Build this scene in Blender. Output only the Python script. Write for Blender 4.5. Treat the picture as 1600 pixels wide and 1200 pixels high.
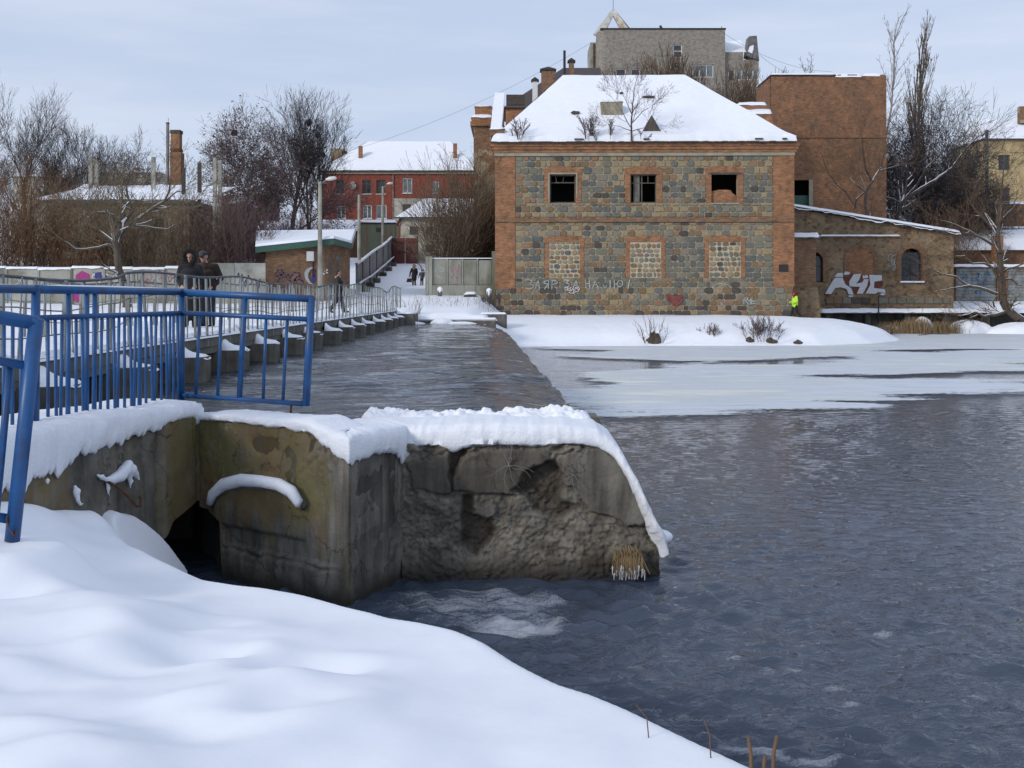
import bpy, math, random
import numpy as np
from mathutils import Vector
for _o in list(bpy.data.objects): bpy.data.objects.remove(_o)
R = math.radians
scene = bpy.context.scene
# ---------------------------------------------------------------- camera
F, HZ, CZ = 1700.0, 460.0, 2.8          # focal length in photo pixels, horizon row, eye height
cam_d = bpy.data.cameras.new('camera'); cam = bpy.data.objects.new('camera', cam_d)
scene.collection.objects.link(cam); scene.camera = cam
cam.location = (0, 0, CZ); cam.rotation_euler = (R(90), 0, 0)
cam_d.sensor_width = 36.0; cam_d.lens = 36.0 * F / 1600.0
cam_d.shift_y = -140.0 / 1600.0
cam_d.clip_start = 0.05; cam_d.clip_end = 3000
# ---------------------------------------------------------------- sky
SUN_EL, SUN_AZ = R(24), R(-132)          # azimuth from +Y, clockwise: the sun stands to the left, a bit behind
SUNDIR = Vector((math.sin(SUN_AZ) * math.cos(SUN_EL), math.cos(SUN_AZ) * math.cos(SUN_EL), math.sin(SUN_EL)))
world = bpy.data.worlds.new('World'); scene.world = world; world.use_nodes = True
nt = world.node_tree; nt.nodes.clear()
wo = nt.nodes.new('ShaderNodeOutputWorld'); bg = nt.nodes.new('ShaderNodeBackground')
sky = nt.nodes.new('ShaderNodeTexSky'); sky.sky_type = 'NISHITA'; sky.sun_disc = False
sky.sun_elevation = SUN_EL; sky.sun_rotation = SUN_AZ
sky.air_density = 1.0; sky.dust_density = 0.6; sky.ozone_density = 1.5
tc = nt.nodes.new('ShaderNodeTexCoord'); mp = nt.nodes.new('ShaderNodeMapping')
mp.inputs['Scale'].default_value = (1.3, 1.3, 9.0)
nz = nt.nodes.new('ShaderNodeTexNoise'); nz.inputs['Scale'].default_value = 1.9
nz.inputs['Detail'].default_value = 7; nz.inputs['Roughness'].default_value = 0.55
cr = nt.nodes.new('ShaderNodeValToRGB')
cr.color_ramp.elements[0].position = 0.36; cr.color_ramp.elements[0].color = (4.7, 5.5, 7.1, 1)
cr.color_ramp.elements[1].position = 0.66; cr.color_ramp.elements[1].color = (5.9, 6.45, 7.7, 1)
mx = nt.nodes.new('ShaderNodeMix'); mx.data_type = 'RGBA'; mx.inputs[0].default_value = 0.88
bg.inputs['Strength'].default_value = 0.1
nt.links.new(tc.outputs['Generated'], mp.inputs['Vector']); nt.links.new(mp.outputs[0], nz.inputs['Vector'])
nt.links.new(nz.outputs['Fac'], cr.inputs[0]); nt.links.new(sky.outputs[0], mx.inputs[6])
nt.links.new(cr.outputs[0], mx.inputs[7]); nt.links.new(mx.outputs[2], bg.inputs['Color'])
nt.links.new(bg.outputs[0], wo.inputs['Surface'])
sd = bpy.data.lights.new('sun', 'SUN'); sun = bpy.data.objects.new('sun', sd); scene.collection.objects.link(sun)
sd.energy = 1.5; sd.angle = R(11); sd.color = (1.0, 0.93, 0.84)
sun.rotation_euler = (-SUNDIR).to_track_quat('-Z', 'Y').to_euler()
sun.location = SUNDIR * 120
vs = scene.view_settings
vs.view_transform = 'Standard'; vs.look = 'None'; vs.gamma = 1.0; vs.exposure = 0.28; vs.use_curve_mapping = False

# ---------------------------------------------------------------- helpers
col = scene.collection
def PX(x, Y): return (x - 800.0) * Y / F
def PZ(y, Y): return CZ - (y - HZ) * Y / F
def P(x, y, Y): return Vector((PX(x, Y), Y, PZ(y, Y)))
def tag(o, label=None, cat=None, group=None, kind=None):
    if label: o['label'] = label
    if cat: o['category'] = cat
    if group: o['group'] = group
    if kind: o['kind'] = kind
    return o
ORG = {}
def root(name, loc, label, cat, group=None):
    o = bpy.data.objects.new(name, None); col.objects.link(o); o.location = loc
    o.empty_display_size = 0.2
    ORG[o] = Vector(loc)
    return tag(o, label, cat, group)
def origin(p): return ORG.get(p, Vector((0, 0, 0)))

def _h(ix, iy, s):
    v = np.sin(ix * 127.1 + iy * 311.7 + s * 74.7) * 43758.5453
    return v - np.floor(v)
def vnoise(x, y, s=0):
    x = np.asarray(x, float); y = np.asarray(y, float)
    ix = np.floor(x); iy = np.floor(y); fx = x - ix; fy = y - iy
    fx = fx * fx * (3 - 2 * fx); fy = fy * fy * (3 - 2 * fy)
    a = _h(ix, iy, s); b = _h(ix + 1, iy, s); c = _h(ix, iy + 1, s); d = _h(ix + 1, iy + 1, s)
    return (a + (b - a) * fx) * (1 - fy) + (c + (d - c) * fx) * fy
def fbm(x, y, o=4, s=0, g=0.5):
    r = 0.0; a = 1.0; t = 0.0
    x = np.asarray(x, float); y = np.asarray(y, float)
    for k in range(o):
        r = r + a * (vnoise(x, y, s + k * 13) - 0.5); t += a; a *= g; x = x * 2.03 + 5.1; y = y * 2.03 + 1.7
    return r / t * 2
def sstep(a, b, x):
    t = np.clip((np.asarray(x, float) - a) / (b - a), 0, 1); return t * t * (3 - 2 * t)

class MB:
    """collects shapes in world coordinates; build() links them as one mesh object"""
    def __init__(s): s.v = []; s.f = []; s.m = []
    def add(s, vs_, fs, mi=0):
        b = len(s.v); s.v.extend([tuple(q) for q in vs_])
        for f in fs: s.f.append([b + i for i in f]); s.m.append(mi)
        return s
    def box(s, x0, x1, y0, y1, z0, z1, mi=0):
        v = [(x0,y0,z0),(x1,y0,z0),(x1,y1,z0),(x0,y1,z0),(x0,y0,z1),(x1,y0,z1),(x1,y1,z1),(x0,y1,z1)]
        return s.add(v, [(0,3,2,1),(4,5,6,7),(0,1,5,4),(1,2,6,5),(2,3,7,6),(3,0,4,7)], mi)
    def prism(s, poly, y0, y1, mi=0):
        """polygon in (x, z), counter-clockwise seen from -Y, extruded y0 (front) .. y1"""
        n = len(poly)
        v = [(p[0], y0, p[1]) for p in poly] + [(p[0], y1, p[1]) for p in poly]
        f = [tuple(range(n)), tuple(range(2*n-1, n-1, -1))]
        f += [(i, i+n, (i+1) % n + n, (i+1) % n) for i in range(n)]
        return s.add(v, f, mi)
    def vprism(s, poly, z0, z1, mi=0):
        """polygon in (x, y), counter-clockwise from above"""
        n = len(poly)
        v = [(p[0], p[1], z0) for p in poly] + [(p[0], p[1], z1) for p in poly]
        f = [tuple(range(n-1, -1, -1)), tuple(range(n, 2*n))]
        f += [(i, (i+1) % n, (i+1) % n + n, i+n) for i in range(n)]
        return s.add(v, f, mi)
    def tube(s, pts, rad, n=8, mi=0, cap=True):
        pts = [Vector(p) for p in pts]
        if not hasattr(rad, '__len__'): rad = [rad] * len(pts)
        vs_ = []; fs = []
        up = None
        for i, p in enumerate(pts):
            a = pts[max(i-1, 0)]; b = pts[min(i+1, len(pts)-1)]
            d = (b - a).normalized()
            if up is None:
                up = Vector((0, 0, 1)) if abs(d.z) < 0.9 else Vector((0, 1, 0))
            u = d.cross(up).normalized(); w = u.cross(d).normalized(); up = w
            for k in range(n):
                t = 2 * math.pi * k / n + (math.pi / n)
                vs_.append(p + (u * math.cos(t) + w * math.sin(t)) * rad[i])
        for i in range(len(pts)-1):
            for k in range(n):
                fs.append((i*n+k, i*n+(k+1) % n, (i+1)*n+(k+1) % n, (i+1)*n+k))
        if cap:
            fs.append(tuple(range(n-1, -1, -1))); m = (len(pts)-1)*n; fs.append(tuple(range(m, m+n)))
        return s.add(vs_, fs, mi)
    def ball(s, c, r, nu=12, nv=8, mi=0):
        if not hasattr(r, '__len__'): r = (r, r, r)
        vs_ = []; fs = []
        for j in range(nv+1):
            t = math.pi * j / nv
            for i in range(nu):
                a = 2 * math.pi * i / nu
                vs_.append((c[0] + r[0]*math.sin(t)*math.cos(a), c[1] + r[1]*math.sin(t)*math.sin(a), c[2] + r[2]*math.cos(t)))
        for j in range(nv):
            for i in range(nu):
                q = (j*nu+i, (j+1)*nu+i, (j+1)*nu+(i+1) % nu, j*nu+(i+1) % nu)
                fs.append(q)
        return s.add(vs_, fs, mi)
    def build(s, name, mat, parent=None, smooth=False, at=None):
        me = bpy.data.meshes.new(name); o_ = Vector(at) if at is not None else (origin(parent) if parent else Vector((0,0,0)))
        v = [(p[0]-o_.x, p[1]-o_.y, p[2]-o_.z) for p in s.v]
        me.from_pydata(v, [], s.f); me.update()
        for m in (mat if isinstance(mat, (list, tuple)) else [mat]): me.materials.append(m)
        if max(s.m, default=0) > 0: me.polygons.foreach_set('material_index', s.m)
        if smooth: me.polygons.foreach_set('use_smooth', [True]*len(me.polygons))
        ob = bpy.data.objects.new(name, me); col.objects.link(ob)
        if parent: ob.parent = parent
        if at is not None:
            ob.location = o_ - (origin(parent) if parent else Vector((0,0,0))); 
        if parent is None and at is not None: ORG[ob] = Vector(at)
        elif parent is not None: ORG[ob] = Vector(origin(parent)) if at is None else Vector(at)
        return ob
def link_copy(src, loc, parent, scale=None, rot=None, name=None):
    o = bpy.data.objects.new(name or src.name.split('.')[0], src.data); col.objects.link(o)
    o.parent = parent; o.location = Vector(loc) - origin(parent)
    if scale: o.scale = scale
    if rot: o.rotation_euler = rot
    return o
def np_mesh(name, V, Fq, mat, parent=None, smooth=False, attrs=None, off=None):
    """V (n,3) numpy world coordinates, Fq (m,k) numpy faces"""
    me = bpy.data.meshes.new(name); n = len(V); m, k = Fq.shape
    V = np.asarray(V, np.float32)
    o_ = origin(parent) if parent else Vector((0,0,0))
    V = V - np.array(o_, np.float32)
    me.vertices.add(n); me.vertices.foreach_set('co', V.ravel())
    me.loops.add(m*k); me.loops.foreach_set('vertex_index', Fq.astype(np.int32).ravel())
    me.polygons.add(m); me.polygons.foreach_set('loop_start', np.arange(0, m*k, k, dtype=np.int32))
    if smooth: me.polygons.foreach_set('use_smooth', np.ones(m, bool))
    me.materials.append(mat)
    me.update(calc_edges=True)
    for an, av in (attrs or {}).items():
        a = me.attributes.new(an, 'FLOAT', 'POINT'); a.data.foreach_set('value', np.asarray(av, np.float32).ravel())
    ob = bpy.data.objects.new(name, me); col.objects.link(ob)
    if parent: ob.parent = parent; ORG[ob] = Vector(o_)
    return ob
def grid_faces(nu, nv, wrap=False):
    i = np.arange(nu-1)[None, :]; j = np.arange(nv-1)[:, None]
    a = j*nu+i
    return np.stack([a, a+1, a+nu+1, a+nu], -1).reshape(-1, 4)

# ---------------------------------------------------------------- materials
def new_mat(name):
    m = bpy.data.materials.new(name); m.use_nodes = True
    t = m.node_tree; b = t.nodes['Principled BSDF']
    return m, t, b
def _ramp(t, stops):
    r = t.nodes.new('ShaderNodeValToRGB'); e = r.color_ramp.elements
    while len(e) > 1: e.remove(e[-1])
    e[0].position = stops[0][0]; e[0].color = (*stops[0][1], 1)
    for p, c in stops[1:]:
        q = e.new(p); q.color = (*c, 1)
    return r
def _noise(t, scale, detail=5, rough=0.55, vec=None, sc=None):
    n = t.nodes.new('ShaderNodeTexNoise'); n.inputs['Scale'].default_value = scale
    n.inputs['Detail'].default_value = detail; n.inputs['Roughness'].default_value = rough
    if vec is not None:
        if sc:
            mp_ = t.nodes.new('ShaderNodeMapping'); mp_.inputs['Scale'].default_value = sc
            t.links.new(vec, mp_.inputs['Vector']); vec = mp_.outputs[0]
        t.links.new(vec, n.inputs['Vector'])
    return n
def _mix(t, fac, a, b, blend='MIX'):
    m = t.nodes.new('ShaderNodeMix'); m.data_type = 'RGBA'; m.blend_type = blend
    for sock, val in ((m.inputs[0], fac), (m.inputs[6], a), (m.inputs[7], b)):
        if hasattr(val, 'links') or hasattr(val, 'is_output'): t.links.new(val, sock)
        elif isinstance(val, (int, float)): sock.default_value = val
        else: sock.default_value = (*val, 1)
    return m.outputs[2]
def _math(t, op, a, b=0.0, clamp=False):
    m = t.nodes.new('ShaderNodeMath'); m.operation = op; m.use_clamp = clamp
    for s_, val in ((m.inputs[0], a), (m.inputs[1], b)):
        if isinstance(val, (int, float)): s_.default_value = val
        else: t.links.new(val, s_)
    return m.outputs[0]
def _bump(t, b, h, strength=0.4, dist=0.02):
    n = t.nodes.new('ShaderNodeBump'); n.inputs['Strength'].default_value = strength; n.inputs['Distance'].default_value = dist
    t.links.new(h, n.inputs['Height']); t.links.new(n.outputs[0], b.inputs['Normal'])
def _obj(t):
    return t.nodes.new('ShaderNodeTexCoord').outputs['Object']
def noisy(name, c0, c1, scale=4.0, rough=0.85, bump=0.3, bd=0.02, sc=None, c2=None, s2=None, metal=0.0, bscale=None, lo=.3, hi=.7, rnd=0.0):
    m, t, b = new_mat(name); v = _obj(t)
    n = _noise(t, scale, 6, 0.6, v, sc); r = _ramp(t, [(lo, c0), (hi, c1)]); t.links.new(n.outputs['Fac'], r.inputs[0])
    c = r.outputs[0]
    if c2:
        n2 = _noise(t, s2 or scale*0.3, 4, 0.6, v, sc); r2 = _ramp(t, [(0.45, (0,0,0)), (0.62, (1,1,1))]); t.links.new(n2.outputs['Fac'], r2.inputs[0])
        c = _mix(t, r2.outputs[0], c, c2)
    if rnd:
        oi = t.nodes.new('ShaderNodeObjectInfo'); h = t.nodes.new('ShaderNodeHueSaturation')
        v_ = _math(t, 'MULTIPLY_ADD', oi.outputs['Random'], rnd); t.nodes[-1].inputs[2].default_value = 1 - rnd/2
        t.links.new(v_, h.inputs['Value']); t.links.new(c, h.inputs['Color']); c = h.outputs[0]
    t.links.new(c, b.inputs['Base Color']); b.inputs['Roughness'].default_value = rough; b.inputs['Metallic'].default_value = metal
    if bump:
        nb = _noise(t, bscale or scale*5, 5, 0.6, v); _bump(t, b, nb.outputs['Fac'], bump, bd)
    return m
def brick_mat(name, a, b_, mortar, stain, scale=1.0, rough=0.9, plaster=None):
    m, t, b = new_mat(name); v = _obj(t)
    sx = t.nodes.new('ShaderNodeSeparateXYZ'); t.links.new(v, sx.inputs[0])
    u = _math(t, 'ADD', sx.outputs[0], sx.outputs[1]); cb = t.nodes.new('ShaderNodeCombineXYZ')
    t.links.new(u, cb.inputs[0]); t.links.new(sx.outputs[2], cb.inputs[1])
    br = t.nodes.new('ShaderNodeTexBrick'); br.inputs['Scale'].default_value = scale
    br.inputs['Brick Width'].default_value = 0.27; br.inputs['Row Height'].default_value = 0.085; br.inputs['Mortar Size'].default_value = 0.009
    br.inputs['Color1'].default_value = (*a, 1); br.inputs['Color2'].default_value = (*b_, 1); br.inputs['Mortar'].default_value = (*mortar, 1)
    br.inputs['Bias'].default_value = 0.0
    t.links.new(cb.outputs[0], br.inputs['Vector'])
    n = _noise(t, 0.9, 7, 0.65, v); r = _ramp(t, [(0.35, (0,0,0)), (0.68, (1,1,1))]); t.links.new(n.outputs['Fac'], r.inputs[0])
    c = _mix(t, _math(t, 'MULTIPLY', r.outputs[0], 0.6), br.outputs['Color'], stain)
    n3 = _noise(t, 7.0, 4, 0.6, v, (0.35, 0.35, 3.0)); r3 = _ramp(t, [(0.35, (0.62,0.62,0.62)), (0.65, (1.22,1.18,1.15))]); t.links.new(n3.outputs['Fac'], r3.inputs[0])
    c = _mix(t, 1.0, c, r3.outputs[0], 'MULTIPLY')
    n5 = _noise(t, 2.6, 6, 0.7, v); r5 = _ramp(t, [(0.32, (0.55,0.52,0.50)), (0.5, (1,1,1)), (0.68, (1.25,1.2,1.12))]); t.links.new(n5.outputs['Fac'], r5.inputs[0])
    c = _mix(t, 0.8, c, r5.outputs[0], 'MULTIPLY')
    if plaster:
        n2 = _noise(t, 0.6, 6, 0.6, v); r2 = _ramp(t, [(0.50, (0,0,0)), (0.53, (1,1,1))]); t.links.new(n2.outputs['Fac'], r2.inputs[0])
        c = _mix(t, r2.outputs[0], c, plaster)
    t.links.new(c, b.inputs['Base Color']); b.inputs['Roughness'].default_value = rough
    _bump(t, b, br.outputs['Fac'], -0.3, 0.01)
    return m
def plain(name, c, rough=0.6, metal=0.0, var=0.15, scale=6.0):
    d = tuple(x*(1-var) for x in c); e = tuple(min(1, x*(1+var)) for x in c)
    return noisy(name, d, e, scale, rough, 0.0, metal=metal)
def snow_mat(name='snow', bump=0.25, bs=22.0):
    m, t, b = new_mat(name); v = _obj(t)
    n = _noise(t, 3.0, 5, 0.6, v); r = _ramp(t, [(0.3, (0.80, 0.835, 0.90)), (0.7, (0.86, 0.88, 0.925))]); t.links.new(n.outputs['Fac'], r.inputs[0])
    t.links.new(r.outputs[0], b.inputs['Base Color']); b.inputs['Roughness'].default_value = 0.65
    b.inputs['Specular IOR Level'].default_value = 0.25
    n2 = _noise(t, bs, 6, 0.65, v); _bump(t, b, n2.outputs['Fac'], bump, 0.03)
    return m
M = {}
M['snow'] = snow_mat('snow', 0.45, 34.0); M['snow_soft'] = snow_mat('fresh_snow', 0.10, 9.0)
M['blue'] = noisy('blue_paint', (0.008, 0.070, 0.215), (0.012, 0.098, 0.285), 9, 0.42, 0.15, 0.004, c2=(0.02, 0.06, 0.16), s2=5.0, bscale=60)
_t = M['blue'].node_tree; _b = _t.nodes['Principled BSDF']; _c = _b.inputs['Base Color'].links[0].from_socket; _v = _obj(_t)
_n = _noise(_t, 9.0, 7, 0.75, _v); _r = _ramp(_t, [(0.66, (0,0,0)), (0.70, (1,1,1))]); _t.links.new(_n.outputs['Fac'], _r.inputs[0]); _t.links.new(_mix(_t, _r.outputs[0], _c, (0.07, 0.035, 0.025)), _b.inputs['Base Color'])
M['rust'] = noisy('rust', (0.05, 0.025, 0.015), (0.13, 0.055, 0.025), 30, 0.9, 0.4, 0.003)
M['galv'] = noisy('grey_railing_paint', (0.16, 0.18, 0.18), (0.30, 0.33, 0.33), 3, 0.6, 0.2, 0.004, c2=(0.10, 0.075, 0.055), s2=1.7, bscale=40, rnd=0.3)
M['dark_rail'] = noisy('dark_rail', (0.05, 0.055, 0.065), (0.12, 0.13, 0.14), 3, 0.6, 0.2, 0.004, bscale=40)
M['conc'] = noisy('weathered_concrete', (0.085, 0.08, 0.068), (0.20, 0.19, 0.165), 1.3, 0.92, 0.5, 0.02, sc=(1,1,0.5), c2=(0.055, 0.05, 0.04), s2=1.1, bscale=14)
M['conc_light'] = noisy('pale_concrete', (0.25, 0.25, 0.215), (0.42, 0.42, 0.37), 1.6, 0.9, 0.3, 0.01, c2=(0.18, 0.17, 0.13), s2=0.8, rnd=0.25)
M['conc_fence'] = noisy('fence_concrete', (0.20, 0.205, 0.17), (0.33, 0.33, 0.28), 1.3, 0.9, 0.3, 0.01, sc=(1,1,.35), c2=(0.14, 0.14, 0.10), s2=0.8, rnd=0.2)
M['brick'] = brick_mat('orange_brick', (0.40, 0.178, 0.078), (0.27, 0.118, 0.055), (0.28, 0.20, 0.13), (0.16, 0.092, 0.05))
M['brick_tower'] = brick_mat('tower_brick', (0.33, 0.155, 0.072), (0.22, 0.105, 0.055), (0.22, 0.15, 0.10), (0.11, 0.075, 0.052))
M['brick_hut'] = brick_mat('hut_brick', (0.28, 0.145, 0.075), (0.19, 0.10, 0.055), (0.26, 0.2, 0.14), (0.12, 0.08, 0.05))
M['brick_plaster'] = brick_mat('brick_and_plaster', (0.27, 0.13, 0.07), (0.19, 0.09, 0.05), (0.26, 0.2, 0.14), (0.12, 0.08, 0.05), plaster=(0.30, 0.25, 0.17))
M['brick_red'] = brick_mat('red_painted_brick', (0.30, 0.075, 0.045), (0.25, 0.06, 0.038), (0.20, 0.07, 0.05), (0.21, 0.055, 0.035))
M['mortar'] = noisy('tan_mortar', (0.27, 0.22, 0.15), (0.40, 0.33, 0.235), 2.2, 0.95, 0.5, 0.012, bscale=20)
M['mortar_pale'] = noisy('pale_mortar', (0.38, 0.33, 0.23), (0.50, 0.44, 0.33), 2.2, 0.95, 0.5, 0.012, bscale=20)
M['plaster'] = noisy('old_plaster', (0.22, 0.20, 0.15), (0.36, 0.33, 0.25), 1.8, 0.95, 0.3, 0.01)
def _st(n, a, b): return noisy(n, a, b, 5.0, 0.85, 0.6, 0.02, bscale=16)
STONE = [_st('stone_bluegrey', (0.098, 0.102, 0.086), (0.155, 0.156, 0.132)), _st('stone_slate', (0.072, 0.080, 0.074), (0.120, 0.128, 0.116)),
         _st('stone_greygreen', (0.12, 0.12, 0.09), (0.18, 0.175, 0.13)), _st('stone_brown', (0.14, 0.092, 0.047), (0.21, 0.145, 0.08)),
         _st('stone_tan', (0.22, 0.17, 0.095), (0.31, 0.25, 0.15)), _st('stone_rose', (0.19, 0.115, 0.065), (0.26, 0.165, 0.10)),
         _st('stone_dark', (0.050, 0.043, 0.038), (0.085, 0.073, 0.062)), _st('stone_grey', (0.155, 0.142, 0.108), (0.22, 0.20, 0.155))]
M['black'] = plain('dark_metal', (0.018, 0.017, 0.018), 0.6)
M['room_shade'] = plain('dark_interior', (0.02, 0.02, 0.02), 0.95)  # near-black colour stands in for the shade inside rooms behind openings
M['wood_old'] = noisy('old_wood', (0.05, 0.042, 0.034), (0.13, 0.11, 0.09), 6, 0.85, 0.3, 0.005, sc=(1,1,.2))
M['white_paint'] = plain('white_paint', (0.62, 0.62, 0.60), 0.5, var=.08)
M['green_paint'] = plain('green_paint', (0.025, 0.085, 0.06), 0.5, var=.25)
M['roof_edge'] = noisy('dark_roof_edge', (0.03, 0.026, 0.022), (0.09, 0.075, 0.06), 5, 0.9, 0.4, 0.01)
def glass(name, c, rough=0.08):
    m, t, b = new_mat(name); v = _obj(t); n = _noise(t, 1.2, 2, .5, v); r = _ramp(t, [(.4, tuple(x*.6 for x in c)), (.6, c)]); t.links.new(n.outputs['Fac'], r.inputs[0])
    t.links.new(r.outputs[0], b.inputs['Base Color']); b.inputs['Roughness'].default_value = rough
    return m
M['glass'] = glass('window_glass', (0.035, 0.042, 0.05)); M['glass_pale'] = glass('curtained_glass', (0.16, 0.19, 0.20), .2)
M['grey_brick'] = brick_mat('grey_silicate_brick', (0.30, 0.285, 0.25), (0.26, 0.245, 0.215), (0.24, 0.225, 0.2), (0.23, 0.215, 0.185))
M['yellow_wall'] = noisy('yellow_plaster', (0.40, 0.30, 0.15), (0.50, 0.39, 0.21), 1.2, 0.9, 0.1, 0.005, c2=(0.30, 0.22, 0.12), s2=.4)
M['cream_wall'] = noisy('cream_plaster', (0.40, 0.39, 0.33), (0.52, 0.51, 0.44), 1.2, 0.9, 0.1, 0.005, c2=(0.30, 0.28, 0.22), s2=.6)
M['green_wall'] = noisy('green_boards', (0.12, 0.15, 0.10), (0.22, 0.26, 0.17), 2.0, 0.9, 0.1, 0.005, sc=(3,3,.3), c2=(0.20, 0.13, 0.08), s2=.7)
M['gate_red'] = noisy('maroon_gate', (0.10, 0.018, 0.018), (0.16, 0.03, 0.028), 3, 0.6, 0.1, 0.004, c2=(0.06, 0.02, 0.018), s2=1.5)
M['fence_grey'] = noisy('grey_sheet_fence', (0.10, 0.11, 0.12), (0.17, 0.18, 0.19), 2, 0.6, 0.1, 0.004, c2=(0.10, 0.07, 0.05), s2=.8)
M['garage'] = noisy('garage_door', (0.22, 0.25, 0.25), (0.34, 0.37, 0.36), 2, 0.6, 0.1, 0.004, c2=(0.16, 0.16, 0.15), s2=1.2)
def bark(name, a, b): return noisy(name, a, b, 6.0, 0.95, 0.5, 0.01, sc=(1,1,.3), bscale=20)
M['bark_dark'] = bark('dark_bark', (0.028, 0.024, 0.024), (0.065, 0.055, 0.05))
M['twig_dark'] = bark('dark_twigs', (0.040, 0.033, 0.034), (0.075, 0.062, 0.06))
M['bark_brown'] = bark('brown_bark', (0.05, 0.04, 0.03), (0.11, 0.085, 0.065))
M['twig_brown'] = bark('brown_twigs', (0.085, 0.058, 0.038), (0.15, 0.105, 0.07))
M['twig_rust'] = bark('rusty_twigs', (0.105, 0.062, 0.036), (0.18, 0.105, 0.06))
M['twig_olive'] = bark('olive_twigs', (0.085, 0.068, 0.042), (0.16, 0.125, 0.08))
M['twig_violet'] = bark('reddish_twigs', (0.075, 0.048, 0.05), (0.13, 0.085, 0.085))
M['bark_birch'] = bark('birch_twigs', (0.16, 0.14, 0.13), (0.30, 0.28, 0.27))
M['reed'] = bark('dry_reed', (0.22, 0.15, 0.075), (0.36, 0.26, 0.14))
M['leaf_dry'] = noisy('dry_leaves', (0.16, 0.07, 0.025), (0.30, 0.15, 0.05), 3.0, 0.9, 0)
M['seed'] = noisy('seed_pods', (0.05, 0.038, 0.034), (0.10, 0.075, 0.065), 3.0, 0.9, 0)
# ================================================================ WATER, ICE, GROUND
UW = 1.3                                  # upper water level; lower water is z = 0
def water_mat(name, sc, dark, rough, strength, attr=None, flow=1.0):
    m, t, b = new_mat(name); v = _obj(t)
    n1 = _noise(t, sc, 4, 0.6, v, (flow, 1, 1)); n2 = _noise(t, sc*3.7, 4, 0.6, v, (flow, 1, 1)); n3 = _noise(t, sc*0.23, 3, 0.5, v, (flow, 1, 1))
    n1.inputs['Distortion'].default_value = 0.6
    c1 = _math(t, 'MAXIMUM', _math(t, 'SUBTRACT', n1.outputs['Fac'], 0.47), 0.0); c2_ = _math(t, 'MAXIMUM', _math(t, 'SUBTRACT', n2.outputs['Fac'], 0.47), 0.0)
    h = _math(t, 'ADD', _math(t, 'MULTIPLY', c1, 2.6), _math(t, 'MULTIPLY', c2_, 0.7))
    h = _math(t, 'ADD', h, _math(t, 'MULTIPLY', n3.outputs['Fac'], 0.5))
    _bump(t, b, h, strength, 0.06)
    if attr:
        ca = t.nodes.new('ShaderNodeAttribute'); ca.attribute_name = 'chop'
        t.links.new(_math(t, 'MULTIPLY', ca.outputs['Fac'], strength), [q for q in t.nodes if q.type == 'BUMP'][0].inputs['Strength'])
    b.inputs['Base Color'].default_value = (*dark, 1); b.inputs['Roughness'].default_value = rough; b.inputs['IOR'].default_value = 1.37
    if attr:
        a = t.nodes.new('ShaderNodeAttribute'); a.attribute_name = attr
        f1 = _noise(t, 3.6, 8, 0.78, v, (0.5, 1.9, 1)); f2 = _noise(t, 42.0, 3, 0.6, v)
        s = _math(t, 'ADD', _math(t, 'MULTIPLY', f1.outputs['Fac'], 1.0), _math(t, 'MULTIPLY', f2.outputs['Fac'], 0.35))
        s = _math(t, 'ADD', s, a.outputs['Fac'])
        mr = t.nodes.new('ShaderNodeMapRange'); t.links.new(s, mr.inputs[0]); mr.inputs[1].default_value = 0.92; mr.inputs[2].default_value = 1.25; mr.clamp = True
        fac = mr.outputs[0]
        t.links.new(_mix(t, _math(t, 'MULTIPLY', fac, 0.72), dark, (0.50, 0.53, 0.58)), b.inputs['Base Color'])
        mr2 = t.nodes.new('ShaderNodeMapRange'); t.links.new(fac, mr2.inputs[0]); mr2.inputs[3].default_value = rough; mr2.inputs[4].default_value = 0.8
        t.links.new(mr2.outputs[0], b.inputs['Roughness'])
    return m
M['water_low'] = water_mat('river_water', 5.5, (0.046, 0.062, 0.092), 0.03, 0.55, 'foam', 0.6)
M['water_up'] = water_mat('weir_water', 3.6, (0.026, 0.034, 0.050), 0.04, 0.6, None, 0.33)

def waves(X, Y, lam0, lam1, n, seed, amp, dy):
    rs = np.random.RandomState(seed); Z = np.zeros_like(X)
    wx = X + 0.35*fbm(X*0.5, Y*0.5, 3, seed); wy = Y + 0.35*fbm(X*0.5+9, Y*0.5, 3, seed+3)
    for k in range(n):
        lam = lam0 * (lam1/lam0) ** rs.rand(); th = rs.normal(1.3, 0.7); ph = rs.rand()*6.28
        kx, ky = math.cos(th)*6.283/lam, math.sin(th)*6.283/lam
        att = np.clip((lam - 2.5*dy) / (2.5*dy), 0, 1)
        Z += att * lam * np.sin(kx*wx + ky*wy + ph)
    return Z * amp / math.sqrt(n)
def pixY(x, y, z=0.0):
    Y = (CZ - z) * F / (y - HZ); return (PX(x, Y), Y)
def poly_sd(X, Y, poly):
    """signed distance, positive inside"""
    d = np.full(X.shape, 1e9); ins = np.zeros(X.shape, bool); n = len(poly)
    for i in range(n):
        ax, ay = poly[i]; bx_, by_ = poly[(i+1) % n]
        ex, ey = bx_-ax, by_-ay; L = ex*ex+ey*ey + 1e-12
        t = np.clip(((X-ax)*ex + (Y-ay)*ey)/L, 0, 1)
        d = np.minimum(d, np.hypot(X-ax-t*ex, Y-ay-t*ey))
        c = ((ay > Y) != (by_ > Y)) & (X < (bx_-ax)*(Y-ay)/(by_-ay+1e-12)+ax)
        ins ^= c
    return np.where(ins, d, -d)
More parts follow.
